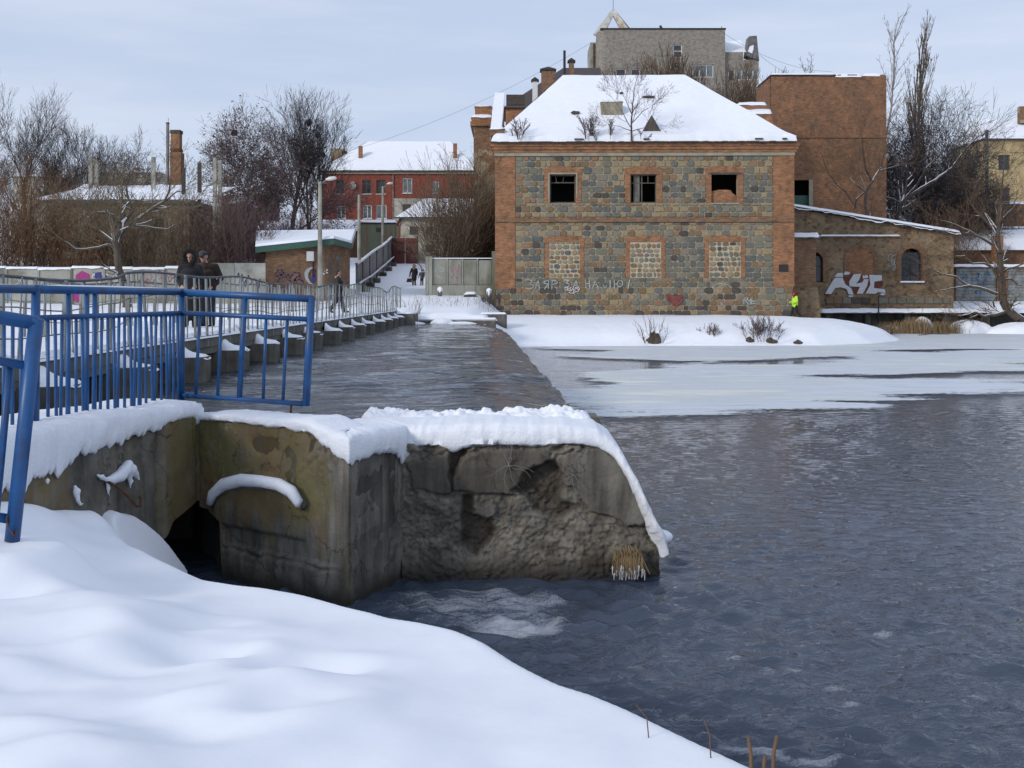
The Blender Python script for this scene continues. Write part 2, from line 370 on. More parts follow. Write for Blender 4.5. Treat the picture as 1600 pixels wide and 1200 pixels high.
# lower river
ys = [2.6]
while ys[-1] < 84: ys.append(ys[-1] + max(0.02, 0.0045*ys[-1]))
ys = np.array(ys)
xs = np.concatenate([np.arange(-4.6, 5.0, 0.042), 5.0 + np.cumsum(0.042*1.022**np.arange(0, 145))])
X, Y = np.meshgrid(xs, ys)
DY = np.maximum(0.042, 0.0045*Y)
rgh = 0.55 + 0.9*sstep(-0.25, 0.45, fbm(X*0.13, Y*0.16, 3, 5)) * sstep(26, 10, Y)
Z0 = waves(X, Y, 0.11, 0.42, 100, 4, 1.0, DY); Z0 = Z0/Z0.std()*0.0036; Z0 = Z0*(1+2.3*sstep(13, 5.5, Y)*(.35+.9*sstep(-.3, .5, fbm(X*.5, Y*.6, 3, 55)))); chop = 0.45+0.6*sstep(14, 5, Y)+0.6*sstep(24, 34, Y); Z = 1.25*(Z0 + 12*Z0*np.abs(Z0)) * rgh * sstep(60, 22, Y)**.5
foam = np.full(X.shape, -0.55)
def foam_poly(pts, val, soft):
    global foam
    d = poly_sd(X, Y, [pixY(*p) for p in pts]); foam = np.maximum(foam, -0.55 + (0.55 + val) * sstep(-soft, soft*0.5, d))
foam_poly([(560,950),(640,915),(820,912),(900,925),(915,950),(900,975),(940,985),(880,1000),(760,1000),(690,985)], 0.36, 1.1)
foam_poly([(610,935),(880,922),(900,945),(700,960)], 0.44, 0.6)
foam_poly([(700,975),(890,965),(880,992),(750,995)], 0.55, 0.35)
foam_poly([(1110,1165),(1180,1163),(1240,1182),(1330,1190),(1300,1200),(1150,1180)], 0.42, 0.10)
foam_poly([(900,1000),(1200,990),(1500,985),(1600,1000),(1600,1200),(1250,1200),(950,1060)], -0.10, 1.2)
foam_poly([(1020,940),(1300,900),(1600,930),(1600,1000),(1100,1000)], -0.12, 1.5)
for p in [(1200,1050),(1240,1045),(1300,1075),(940,1028),(990,1042),(1090,1095),(1380,990),(1465,988),(1250,1070),(1010,1110),(1395,1120),(1530,1090),(1150,1030),(1330,1100)]:
    c = pixY(*p); r = np.hypot((X-c[0])*0.55, (Y-c[1])*1.1); foam = np.maximum(foam, 0.40 - r*3.2)
V = np.stack([X, Y, Z], -1).reshape(-1, 3)
tag(np_mesh('river', V, grid_faces(len(xs), len(ys)), M['water_low'], None, True, {'foam': foam, 'chop': chop}), 'dark rippled river water below the weir', kind='structure')
# river bed so that nothing is seen through gaps
tag(MB().box(-80, 80, -30, 84, -1.6, -1.2).build('river_bed', M['conc']), 'dark river bed', kind='structure')

# upper water, sliding over the weir crest
cy = np.array([10.5, 13.8, 16.0, 21.2, 30.0, 42.5, 50.0, 54.0, 57.5]); cx = np.array([1.0, 0.95, 0.82, 0.62, 0.30, -0.12, -0.55, -0.95, -1.25])
u = np.concatenate([-np.cumsum(0.05*1.045**np.arange(0, 118))[::-1] - 0.02, np.array([0.0, 0.04, 0.08, 0.12, 0.16, 0.2, 0.26, 0.32, 0.4, 0.5])])
ys = [11.0]
while ys[-1] < 57.6: ys.append(ys[-1] + 0.0055*ys[-1])
ys = np.array(ys); U, Y = np.meshgrid(u, ys)
X = np.interp(Y, cy, cx) + U + 0.10*fbm(Y*1.3, Y*0, 3, 8)
keep_u = u
Zs = UW - 0.10*sstep(-0.9, 0.0, U) - 1.75*np.clip(U, 0, 1)**1.4 * 2.0
DYu = np.maximum(0.06, 0.0055*Y)
wv = (waves(X*0.38, Y, 0.17, 0.8, 60, 21, 0.048, DYu) + 0.02*fbm(X*0.5, Y*2.4, 4, 3)) * (0.5 + 0.9*sstep(-0.3, 0.4, fbm(X*0.12, Y*0.45, 3, 31)))
Zs = np.maximum(Zs + wv * sstep(0.15, 0.0, U), -0.3)
tag(np_mesh('mill_pond', np.stack([X, Y, Zs], -1).reshape(-1, 3), grid_faces(len(u), len(ys)), M['water_up'], None, True), 'dark streaky water sliding towards the weir crest', kind='structure')
# the weir sill under the sliding water
wb = MB(); sec = []
for y_ in np.arange(13.2, 57.0, 1.0):
    c = float(np.interp(y_, cy, cx)); sec.append((c, y_))
vv = []; ff = []
for c, y_ in sec: vv += [(c-1.2, y_, -1.2), (c-1.2, y_, 0.9), (c-0.12, y_, 1.12), (c+0.02, y_, 0.95), (c+0.22, y_, -1.2)]
for i in range(len(sec)-1):
    for k in range(4): ff.append((i*5+k, i*5+k+1, (i+1)*5+k+1, (i+1)*5+k))
ff += [(4,3,2,1,0)]; wb.add(vv, ff)
c0 = float(np.interp(13.6, cy, cx))
WEIR = root('weir', (c0, 13.6, 0), 'long low concrete weir with dark water running over its crest', 'weir')
wb.build('sill', M['conc'], WEIR)
MB().prism([(c0-0.5, -1.2), (c0+0.42, -1.2), (c0+0.30, 0.95), (c0+0.10, 1.30), (c0-0.5, 1.34)], 13.25, 13.75).build('end_block', M['conc'], WEIR)

# snow-covered ice upstream of the bridge
xs = np.concatenate([-8.6 - np.cumsum(0.25*1.06**np.arange(0, 62))[::-1], [-8.6, -8.3]]); ys = np.linspace(6, 62, 150)
X, Y = np.meshgrid(xs, ys); Z = UW + 0.10 + 0.06*fbm(X*0.4, Y*0.4, 4, 2) + 0.03*fbm(X*2, Y*2, 3, 5)
tag(np_mesh('snowy_ice', np.stack([X, Y, Z], -1).reshape(-1, 3), grid_faces(len(xs), len(ys)), M['snow'], None, True), 'flat snow over frozen water upstream of the bridge', kind='structure')

# grey ice and slush on the far half of the lower river
m, t, b = new_mat('river_ice'); v = _obj(t)
a = t.nodes.new('ShaderNodeAttribute'); a.attribute_name = 'cover'
n1 = _noise(t, 0.55, 6, 0.65, v, (0.45, 1.3, 1)); n2 = _noise(t, 9.0, 4, 0.65, v, (0.5, 1.2, 1))
s = _math(t, 'ADD', _math(t, 'MULTIPLY', n1.outputs['Fac'], 1.0), _math(t, 'MULTIPLY', n2.outputs['Fac'], 0.55))
s = _math(t, 'ADD', s, a.outputs['Fac'])
mr = t.nodes.new('ShaderNodeMapRange'); t.links.new(s, mr.inputs[0]); mr.inputs[1].default_value = 0.70; mr.inputs[2].default_value = 0.82
t.links.new(mr.outputs[0], b.inputs['Alpha'])
n3 = _noise(t, 0.30, 8, 0.72, v, (0.4, 1.5, 1)); r = _ramp(t, [(0.34, (0.40, 0.45, 0.53)), (0.44, (0.62, 0.66, 0.72)), (0.52, (0.52, 0.56, 0.60)), (0.58, (0.66, 0.68, 0.62)), (0.72, (0.78, 0.81, 0.86))]); t.links.new(n3.outputs['Fac'], r.inputs[0])
t.links.new(r.outputs[0], b.inputs['Base Color']); b.inputs['Roughness'].default_value = 0.55
_bump(t, b, n2.outputs['Fac'], 0.3, 0.03); M['ice'] = m
ICE = [(770,505),(1000,530),(1300,536),(1430,520),(1600,512),(1760,512),(1760,612),(1600,614),(1480,622),(1395,632),(1340,643),(1180,648),(1000,652),(890,652),(840,600),(815,540)]
LEADS = [([(780,520),(850,545),(960,548),(880,556),(985,562),(1105,566),(1040,574),(960,577),(900,588),(955,592),(930,607),(890,615),(860,610),(810,560)], 0.3),
         ([(1090,568),(1180,563),(1300,557),(1345,558),(1280,570),(1130,571)], 0.15), ([(1235,588),(1400,586),(1520,580),(1700,576),(1700,592),(1400,592)], 0.12),
         ([(1260,625),(1360,624),(1470,618),(1600,614),(1700,615),(1700,660),(1400,646),(1340,634)], 0.35), ([(1340,549),(1480,545),(1590,547),(1450,551)], 0.10),
         ([(1560,568),(1700,565),(1700,573)], 0.08), ([(1540,598),(1700,597),(1700,602)], 0.08)]
xs = np.linspace(-1.5, 46, 200); ys = np.concatenate([np.linspace(23, 60, 200), np.linspace(60.3, 84, 30)])
X, Y = np.meshgrid(xs, ys)
edge = 0.9*fbm(X*0.35, Y*0.8, 4, 77)
cover = np.clip(poly_sd(X, Y, [pixY(*p) for p in ICE])*0.13 + edge*0.25, -0.6, 0.42)
for pl, s_ in LEADS:
    cover = np.minimum(cover, np.clip(-poly_sd(X, Y, [pixY(*p) for p in pl])*0.30 + edge*0.30 + 0.02, -0.5, 0.5))
tag(np_mesh('river_ice', np.stack([X, Y, 0.016 + 0*X], -1).reshape(-1, 3), grid_faces(len(xs), len(ys)), M['ice'], None, True, {'cover': cover}), 'pale broken ice and slush along the far shore', kind='structure')

# far bank: one sheet from the shore to the horizon
SHORE = [(-90,57.2),(-30,57.0),(-7,56.8),(-4.5,57.0),(-1.3,56.6),(-0.5,57.0),(0.6,57.6),(2.0,58.3),(5,58.8),(12,58.9),(17,59.4),(20.5,61.5),(23.2,65.0),(24.4,68.2),(23.4,70.5),(21.8,74),(21.6,82.5),(90,82.5),(900,900),(-900,900)]
def ground_z(X, Y):
    X = np.asarray(X, float); Y = np.asarray(Y, float)
    d = poly_sd(X, Y, SHORE)
    left = np.interp(Y, [56, 57.5, 60, 66, 72, 86, 125, 160, 400], [1.15, 1.75, 2.0, 2.25, 2.75, 3.5, 7.0, 8.2, 9.0])
    right = 1.42*(1-np.exp(-np.maximum(d, 0)/2.1)) + 0.05 + np.interp(Y, [75, 100, 130, 400], [0, 1.2, 5.5, 8])
    w = sstep(-2.4, -0.2, X)
    rs_ = sstep(21, 23, X) * sstep(80, 83, Y)
    right = right*(1-rs_) + rs_*(1.2 + np.interp(Y, [80, 130, 400], [0.4, 6, 8]))
    z = left*(1-w) + right*w
    z = np.where(d > 0, z*(0.35+0.65*sstep(0, 1.2, d)) if True else z, -0.35 + 0*z)
    lowl = np.where(X < -1.3, 1.0, -0.35)
    z = np.where(d <= 0, np.maximum(lowl + d*0.8, -0.9), z)
    z = np.where((X < -1.3) & (d > 0), np.maximum(z, 1.0 + 0.7*sstep(0, 1.0, d)), z)
    z = z + 0.06*fbm(X*0.6, Y*0.6, 4, 12)*sstep(0.3, 2, d) + 0.02*fbm(X*2.5, Y*2.5, 3, 19)*sstep(0.3, 1, d)
    return z
xs = np.concatenate([np.array([-900, -500, -300, -200, -140, -110]), np.linspace(-90, -12, 60), np.linspace(-11.5, 28, 200), np.linspace(28.5, 60, 30), np.array([80, 110, 150, 220, 320, 500, 900])])
ys = np.concatenate([np.linspace(54.5, 76, 130), np.linspace(76.5, 130, 70), np.array([140, 155, 175, 200, 250, 320, 450, 700, 900])])
X, Y = np.meshgrid(xs, ys); Z = ground_z(X, Y)
tag(np_mesh('far_bank', np.stack([X, Y, Z], -1).reshape(-1, 3), grid_faces(len(xs), len(ys)), M['snow'], None, True), 'snow-covered far bank and road going uphill', kind='structure')
def GZ(x, y): return float(ground_z(np.array([x]), np.array([y]))[0])

# near bank: snow the photographer stands on
CREST = [(-260,745,7.6),(0,772,8.0),(45,779,8.3),(99,789,8.75),(139,803,9.0),(160,840,8.6),(187,856,8.3),(240,877,7.9),(280,896,7.6),(307,909,7.4),(357,916,7.2),(413,921,7.0),(470,931,6.75),(527,949,6.5),
         (569,960,6.35),(600,967,6.2),(650,974,6.05),(700,982,5.85),(740,1000,5.65),(780,1030,5.4),(820,1055,5.2),(860,1072,5.0),(910,1085,4.82),(960,1105,4.6),(1010,1130,4.38),(1060,1155,4.18),(1110,1175,4.0),(1170,1200,3.8),(1290,1262,3.4),(1450,1360,2.9)]
C3 = np.array([tuple(P(*c)) for c in CREST])
LAND = [(p[0], p[1]) for p in C3] + [(2.2, 0.5), (2.6, -8), (-14, -8), (-14, 7.6)]
LAND = [(-14, 7.6)] + LAND[:-1]
ctrl = np.concatenate([C3, np.array([[0,0,1.22],[-1.7,3.5,1.27],[-3,4.5,1.36],[-3.1,6.6,1.36],[-2.2,5.6,1.24],[-1.0,4.5,1.16],[0,3,1.17],[-5,6,1.55],[-8,5,1.7],[0.5,1.5,1.2],[-1.2,5.6,1.06],[-4,3,1.45],[-8,0,1.6],[0,-6,1.4],[2,-4,1.2],[-13,-6,1.7],[-13,7,1.75]])])
def land_z(X, Y):
    num = 0; den = 0
    for cx_, cy_, cz_ in ctrl:
        w = 1/((X-cx_)**2 + (Y-cy_)**2 + 0.09)**1.6
        num = num + w*cz_; den = den + w
    return num/den
xs = np.concatenate([np.linspace(-14, -5.2, 30), np.linspace(-5.1, 3.4, 240)]); ys = np.concatenate([np.linspace(-8, 2.2, 30), np.linspace(2.23, 10.6, 240)])
X, Y = np.meshgrid(xs, ys); d = poly_sd(X, Y, LAND)
z = land_z(X, Y)
soft = sstep(0.0, 0.7, d)
z = z + soft*(0.030*fbm(X*1.1+3, Y*1.1, 3, 41) + 0.030*fbm(X*2.6, Y*1.7, 2, 44))
rs = np.random.RandomState(3)
for k in range(34):                      # half-filled footprints
    cx_ = rs.uniform(-3.6, 0.2); cy_ = rs.uniform(3.2, 6.0)
    if poly_sd(np.array([cx_]), np.array([cy_]), LAND)[0] < 0.55: continue
    an = rs.uniform(0.2, 0.9); ca, sa = math.cos(an), math.sin(an)
    q = (((X-cx_)*ca+(Y-cy_)*sa)/0.22)**2 + ((-(X-cx_)*sa+(Y-cy_)*ca)/0.13)**2
    z = z - 0.030*np.exp(-q) + 0.012*np.exp(-(np.sqrt(q)-1.7)**2*2.5)
q = ((X+3.05)/0.20)**2 + ((Y-6.55)/0.22)**2; z = z - 0.05*np.exp(-q) + 0.05*np.exp(-(np.sqrt(q)-1.8)**2*3)
out = np.maximum(-d, 0)
z = z - np.where(out > 0, 1.35*out*out/(0.28+out)*1.5, 0) - 0.05*sstep(0.35, 0.0, d)*0
z = np.maximum(z, -0.5)
tag(np_mesh('snow_bank', np.stack([X, Y, z], -1).reshape(-1, 3), grid_faces(len(xs), len(ys)), M['snow_soft'], None, True), 'smooth snow slope in front of the river', kind='structure')
NEAR = (xs, ys, z)
def near_z(x, y):
    i = int(np.argmin(abs(NEAR[0]-x))); j = int(np.argmin(abs(NEAR[1]-y))); return float(NEAR[2][j, i])

# ================================================================ ABUTMENT
m, t, b = new_mat('stained_concrete'); v = _obj(t)
sx = t.nodes.new('ShaderNodeSeparateXYZ'); t.links.new(v, sx.inputs[0])
n1 = _noise(t, 2.2, 7, 0.62, v); r1 = _ramp(t, [(0.3, (0.085, 0.080, 0.068)), (0.5, (0.165, 0.155, 0.130)), (0.7, (0.24, 0.225, 0.19))]); t.links.new(n1.outputs['Fac'], r1.inputs[0])
n2 = _noise(t, 2.4, 5, 0.6, v, (2.6, 2.6, 0.35)); r2 = _ramp(t, [(0.42, (1, 1, 1)), (0.64, (0.36, 0.34, 0.31))]); t.links.new(n2.outputs['Fac'], r2.inputs[0])
c = _mix(t, 0.9, r1.outputs[0], r2.outputs[0], 'MULTIPLY')
am = t.nodes.new('ShaderNodeAttribute'); am.attribute_name = 'moss'
n3 = _noise(t, 3.0, 6, 0.65, v, (1.6, 1.6, 0.6)); mm = t.nodes.new('ShaderNodeMapRange')
t.links.new(_math(t, 'ADD', n3.outputs['Fac'], am.outputs['Fac']), mm.inputs[0]); mm.inputs[1].default_value = 0.62; mm.inputs[2].default_value = 0.95
nm = _noise(t, 1.3, 3, .5, v); rm = _ramp(t, [(.4, (0.150, 0.128, 0.042)), (.6, (0.175, 0.115, 0.045))]); t.links.new(nm.outputs['Fac'], rm.inputs[0])
c = _mix(t, _math(t, 'MULTIPLY', mm.outputs[0], 0.85), c, rm.outputs[0])
ap = t.nodes.new('ShaderNodeAttribute'); ap.attribute_name = 'rubble'
n4 = _noise(t, 7.0, 6, 0.7, v); r4 = _ramp(t, [(0.30, (0.035, 0.028, 0.022)), (0.46, (0.13, 0.115, 0.090)), (0.60, (0.24, 0.215, 0.17)), (0.7, (0.36, 0.325, 0.265))]); t.links.new(n4.outputs['Fac'], r4.inputs[0])
c = _mix(t, ap.outputs['Fac'], c, r4.outputs[0])
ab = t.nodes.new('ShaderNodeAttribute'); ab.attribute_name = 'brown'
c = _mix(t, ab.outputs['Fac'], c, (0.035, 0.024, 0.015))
vo = t.nodes.new('ShaderNodeTexVoronoi'); vo.feature = 'DISTANCE_TO_EDGE'; vo.inputs['Scale'].default_value = 1.1
nw = _noise(t, 3.0, 4, .6, v); vw = t.nodes.new('ShaderNodeVectorMath'); vw.operation = 'MULTIPLY_ADD'; t.links.new(nw.outputs['Color'], vw.inputs[0]); vw.inputs[1].default_value = (0.5,)*3; t.links.new(v, vw.inputs[2])
t.links.new(vw.outputs[0], vo.inputs['Vector']); rc = _ramp(t, [(0.0, (0.25, 0.23, 0.2)), (0.012, (1, 1, 1))]); t.links.new(vo.outputs['Distance'], rc.inputs[0])
c = _mix(t, 0.8, c, rc.outputs[0], 'MULTIPLY')
wl = t.nodes.new('ShaderNodeMapRange'); aw = t.nodes.new('ShaderNodeAttribute'); aw.attribute_name = 'height'
t.links.new(aw.outputs['Fac'], wl.inputs[0]); wl.inputs[1].default_value = 0.04; wl.inputs[2].default_value = 0.2
c = _mix(t, wl.outputs[0], (0.03, 0.026, 0.02), c)
t.links.new(c, b.inputs['Base Color']); b.inputs['Roughness'].default_value = 0.85
n5 = _noise(t, 26.0, 6, 0.7, v); _bump(t, b, n5.outputs['Fac'], 0.55, 0.025)
M['stain'] = m

ABUT = root('concrete_abutment', P(640, 905, 10.7), 'broken stained concrete abutment under thick snow beside the river', 'abutment')
def wall_grid(name, a, b_, top, bot, nu, nv, depth, disp, attr_fn, parent=ABUT, endcap=True):
    """vertical wall from plan point a to b_ ; top(s), bot(s) heights; disp(s,z) outward displacement"""
    a = np.array(a); b_ = np.array(b_); L = np.hypot(*(b_-a)); dr = (b_-a)/L; nrm = np.array([dr[1], -dr[0]])
    s = np.linspace(0, 1, nu); tp = np.array([top(q) for q in s]); bt = np.array([bot(q) for q in s])
    w = np.linspace(0, 1, nv)
    S, W = np.meshgrid(s, w); Zg = bt[None, :] + (tp-bt)[None, :]*W
    D = disp(S, Zg)
    Xg = a[0] + (b_[0]-a[0])*S + nrm[0]*D; Yg = a[1] + (b_[1]-a[1])*S + nrm[1]*D
    rows = [np.stack([Xg, Yg, Zg], -1)]
    bx_ = a[0] + (b_[0]-a[0])*s - nrm[0]*depth; by_ = a[1] + (b_[1]-a[1])*s - nrm[1]*depth
    rows.append(np.stack([bx_, by_, tp], -1)[None]); rows.append(np.stack([bx_, by_, bt], -1)[None])
    Vg = np.concatenate(rows, 0); nvv = Vg.shape[0]
    at = attr_fn(S, Zg)
    at = {k: np.concatenate([q, q[-1:], q[-1:]], 0) for k, q in at.items()}
    at['height'] = Vg[..., 2]
    Fg = grid_faces(nu, nvv)
    ob = np_mesh(name, Vg.reshape(-1, 3), Fg, M['stain'], parent, True, at)
    return ob
zero = lambda S: np.zeros_like(S)
# side wall below the blue railing
def sw(px): Yq = 5.4/((800-px)/F + 0.2); return np.array([-3.2-0.2*(11-Yq), Yq])
SA, SB = np.array([-4.4, 5.0]), sw(312)
def s_of(px): return (sw(px)[1]-SA[1])/(SB[1]-SA[1])
def side_bot(q):
    if q < s_of(222): return 0.0
    px = np.interp(q, [s_of(222), s_of(238), s_of(262), s_of(300), 1.0], [0.0, 0.33, 0.62, 0.72, 0.70]); return float(px)
def side_disp(S, Zg):
    d = 0.012*fbm(S*22, Zg*5, 4, 6) + 0.02*fbm(S*8, Zg*2, 3, 8)
    for px, wd, dp in ((186, .004, .05), (248, .005, .07), (305, .006, .06)): d = d - dp*np.exp(-((S-s_of(px)-0.004*fbm(Zg*6, S*0, 3, px))/wd)**2)
    d = d + 0.05*sstep(s_of(247), s_of(250), S)
    return d
wall_grid('side_wall', SA, SB, lambda q: 1.62, side_bot, 260, 60, 0.5, side_disp,
    lambda S, Zg: {'moss': 0.06+0.42*sstep(s_of(240), s_of(262), S)+0.30*sstep(s_of(130), s_of(100), S) + 0*Zg, 'rubble': 0.4*sstep(0.1, 0.5, fbm(S*9, Zg*2, 4, 3)), 'brown': zero(S)})
# front wall with the arched lip and the culvert mouth
FA, FB = np.array([-3.17, 11.02]), np.array([-1.46, 9.75])
def fs(px):      # pixel column -> position along the front wall
    k = (px-800)/F; e = FB-FA; return (k*FA[1]-FA[0])/(e[0]-k*e[1])
def fpt(px, py, off=0.0):
    q = fs(px); p_ = FA + (FB-FA)*q; n_ = (FB-FA)/np.hypot(*(FB-FA)); n_ = np.array([n_[1], -n_[0]])
    p_ = p_ + n_*off; Yq = p_[1]; return Vector((p_[0], p_[1], PZ(py, Yq)))
ftop = lambda q: float(np.interp(q, [0, fs(380), fs(430), fs(480), fs(520), 1.0], [fpt(313,652).z, fpt(380,657).z, fpt(430,662).z, fpt(480,665).z, fpt(520,690).z, fpt(545,703).z]))
fbot = lambda q: float(np.interp(q, [0, fs(335), fs(350), fs(352), 1], [fpt(313,792).z, fpt(335,800).z, fpt(350,815).z, -0.25, -0.25]))
def fdisp(S, Zg):
    px = 313 + (545-313)*S
    d = 0.012*fbm(S*26, Zg*9, 4, 9) + 0.02*fbm(S*5, Zg*3, 3, 2)
    ar = np.hypot((px-410)/75.0, (Zg-0.62)/0.48)
    d = d + 0.05*sstep(1.02, 0.98, ar)*sstep(0.5, 0.55, Zg+0*px) + 0.04*sstep(0.36, 0.32, Zg)
    d = d - 0.03*np.exp(-((Zg-0.30-0.03*fbm(S*12, S*0, 3, 1))/0.02)**2) - 0.06*np.exp(-((px-415)/14)**2-((Zg-1.36)/0.07)**2)
    d = d + 0.03*sstep(0.1, 0.5, fbm(S*16, Zg*7, 4, 20))*sstep(1.0, 1.3, Zg)*sstep(430, 470, px)
    return d*sstep(1.0, .82, S)
wall_grid('front_wall', FA, FB, ftop, fbot, 180, 110, 0.012, fdisp,
    lambda S, Zg: {'moss': 0.06+0.40*sstep(0.35, 0.95, Zg)*sstep(1.0, 0.75, S)+0.12*np.sin(S*40)*sstep(.9, .4, Zg), 'rubble': 0.55*sstep(0.0, 0.4, fbm(S*8, Zg*3, 4, 31))*sstep(0.55, 0.2, Zg)+0.5*sstep(.05,.4,fbm(S*9, Zg*5, 4, 7))*sstep(1.1, 1.3, Zg), 'brown': 0.5*sstep(0.25, 0.0, S)*sstep(0.6, 0.5, Zg)})
# return face between the front wall and the broken pier
RA, RB = FB, np.array([-1.06, 10.75])
wall_grid('return_wall', RA, RB, lambda q: 1.41-0.05*q, lambda q: -0.25, 60, 90, 0.006,
    lambda S, Zg: sstep(0, .3, S)*(0.03*fbm(S*3, Zg*3, 4, 5) + 0.012*fbm(S*14, Zg*14, 3, 15) - 0.035*np.exp(-((Zg-0.5-0.15*S)/0.03)**2)),
    lambda S, Zg: {'moss': -0.2*S+0.10*sstep(0.3, 0.0, S), 'rubble': 0.6*sstep(0.05, 0.35, fbm(S*3, Zg*4, 4, 8))*sstep(0.9, 0.5, Zg), 'brown': zero(S)})
# corner filler so that the top is solid
MB().vprism([(-3.0, 11.25), (-1.6, 10.15), (-1.25, 10.9), (-1.0, 11.0), (-1.0, 12.2), (-3.6, 12.3)], -0.3, 1.36).build('core', M['conc'], ABUT)
# broken pier
PA, PB = np.array([-1.08, 10.72]), np.array([1.46, 10.80])
def ptop(q):
    px = 630 + 400*q; y_ = np.interp(px, [630, 900, 940, 962, 985, 1003, 1015, 1030], [692, 690, 697, 712, 745, 790, 825, 868]); return PZ(y_, 10.75)
PLATES = [[(638,722),(700,712),(704,770),(645,766)], [(708,740),(735,708),(800,700),(848,705),(866,716),(838,735),(818,742),(800,770),(706,768)], [(872,712),(905,700),(950,706),(985,740),(1012,815),(985,824),(955,808),(920,800),(905,770),(882,752)], [(742,790),(768,782),(775,800),(760,815),(745,800)]]
PIT = [[(700,705),(735,700),(708,745),(706,770)], [(836,728),(868,716),(884,755),(878,775),(905,800),(870,810),(838,800),(816,775),(800,765)], [(722,775),(745,772),(740,800),(770,815),(775,830),(745,870),(722,850),(718,810)]]
def pd(S, Zg):
    px = 630 + 400*S; py = HZ + (CZ-Zg)*F/10.75
    pl = np.zeros_like(S); pit = np.zeros_like(S)
    wx = px + 7*fbm(px*.05, py*.05, 3, 4); wy = py + 7*fbm(px*.05+7, py*.05, 3, 6)
    for q in PLATES: pl = np.maximum(pl, sstep(-1.5, 1.5, poly_sd(wx, wy, q)))
    for q in PIT: pit = np.maximum(pit, sstep(-4, 6, poly_sd(wx, wy, q)))
    return px, py, pl, pit
def pdisp(S, Zg):
    px, py, pl, pit = pd(S, Zg)
    rough_ = 0.05*fbm(px*.035, py*.035, 5, 14, 0.6) + 0.022*fbm(px*.2, py*.2, 3, 24)
    d = rough_*(1-pl) + pl*(0.045 + 0.004*fbm(px*.1, py*.1, 3, 3)) - 0.10*pit
    d = d + 0.05*sstep(0.25, 0.0, Zg) + 0.05*sstep(720, 700, py)*sstep(0.0, 0.4, fbm(px*.03, py*.06, 3, 9))
    return d
def pattr(S, Zg):
    px, py, pl, pit = pd(S, Zg)
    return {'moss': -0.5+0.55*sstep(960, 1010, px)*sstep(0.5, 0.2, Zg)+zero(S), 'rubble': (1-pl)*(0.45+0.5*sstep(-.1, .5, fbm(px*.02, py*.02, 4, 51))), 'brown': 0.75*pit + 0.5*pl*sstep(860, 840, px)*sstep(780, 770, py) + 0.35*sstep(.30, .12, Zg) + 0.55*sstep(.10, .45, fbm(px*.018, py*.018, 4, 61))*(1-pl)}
PIER = wall_grid('broken_pier', PA, PB, ptop, lambda q: -0.25, 220, 150, 1.25, pdisp, pattr)
# the culvert chamber behind the corner
ch = MB(); cp_ = [(-5,8.6),(-3.95,8.6),(-3.45,10.9),(-3.05,11.2),(-2.1,10.6),(-2.1,12.5),(-5,12.5)]; ch.add([(a,b_,-.4) for a,b_ in cp_]+[(a,b_,1.2) for a,b_ in cp_], [(0,1,2,3,4,5,6),(13,12,11,10,9,8,7),(4,11,12,5),(5,12,13,6),(6,13,7,0),(0,7,8,1)])
ch.build('culvert_chamber', M['conc'], ABUT)

# ---- snow lying on the walls
def snow_loft(name, pts, nrms, depth, thick, drop, lip, seed, parent, step=0.02, mat='snow'):
    pts = np.array([tuple(p) for p in pts]); nrms = np.array(nrms, float)
    L = np.concatenate([[0], np.cumsum(np.linalg.norm(np.diff(pts, axis=0), axis=1))]); s = np.arange(0, L[-1]+step, step); s[-1] = L[-1]
    p = np.stack([np.interp(s, L, pts[:, k]) for k in range(3)], -1); n = np.stack([np.interp(s, L, nrms[:, k]) for k in range(2)], -1); n /= np.linalg.norm(n, axis=1)[:, None]
    f = lambda val: np.interp(s, L, val) if hasattr(val, '__len__') else np.full(len(s), float(val))
    depth, thick, drop, lip = f(depth), f(thick), f(drop), f(lip)
    th = thick*(1+0.22*fbm(s*1.7, s*0, 4, seed)); dr = drop*(1+0.55*fbm(s*2.2, s*0, 4, seed+1) + 0.28*fbm(s*11, s*0, 3, seed+2) + 0.22*fbm(s*34, s*0, 2, seed+4)); lp = lip*(1+0.35*fbm(s*2.6, s*0, 3, seed+5))
    prof = [(-1, 0, -.02, 0), (-1, 0, .55, 0), (-.86, 0, .9, 0), (-.6, 0, 1.0, 0), (-.35, 0, 1.02, 0), (-.12, .2, .97, 0), (0, .55, .85, 0), (0, .85, .6, 0), (0, 1.0, .28, 0), (0, 1.0, 0, -.25), (0, .86, 0, -.6), (0, .6, 0, -.9), (0, .3, 0, -1.0), (0, -.1, 0, -.85), (0, -.6, 0, -.2)]
    rows = []
    for k, (a_, l_, t_, d_) in enumerate(prof):
        jit = 0.012*fbm(s*7, s*0+k*.9, 3, seed) + 0.010*fbm(s*24, s*0+k*2.3, 3, seed+9)
        off = a_*depth + l_*lp + jit; zz = t_*th + d_*np.maximum(dr, 0.01) + jit*1.2
        rows.append(np.stack([p[:, 0]+n[:, 0]*off, p[:, 1]+n[:, 1]*off, p[:, 2]+zz], -1))
    Vg = np.stack(rows, 0); nu = len(s)
    return np_mesh(name, Vg.reshape(-1, 3), grid_faces(nu, len(prof))[:, ::-1], M[mat], parent, True)
sn = np.array([SB[1]-SA[1], -(SB[0]-SA[0])]); sn /= np.linalg.norm(sn)
fn = np.array([(FB-FA)[1], -(FB-FA)[0]]); fn /= np.linalg.norm(fn)
rn = np.array([(RB-RA)[1], -(RB-RA)[0]]); rn /= np.linalg.norm(rn)
def along(a, b_, q, z): return (a[0]+(b_[0]-a[0])*q, a[1]+(b_[1]-a[1])*q, z)
qs = [0, .25, .45, s_of(60), s_of(110), s_of(122), s_of(135), s_of(180), s_of(240), s_of(260), s_of(296), .995]
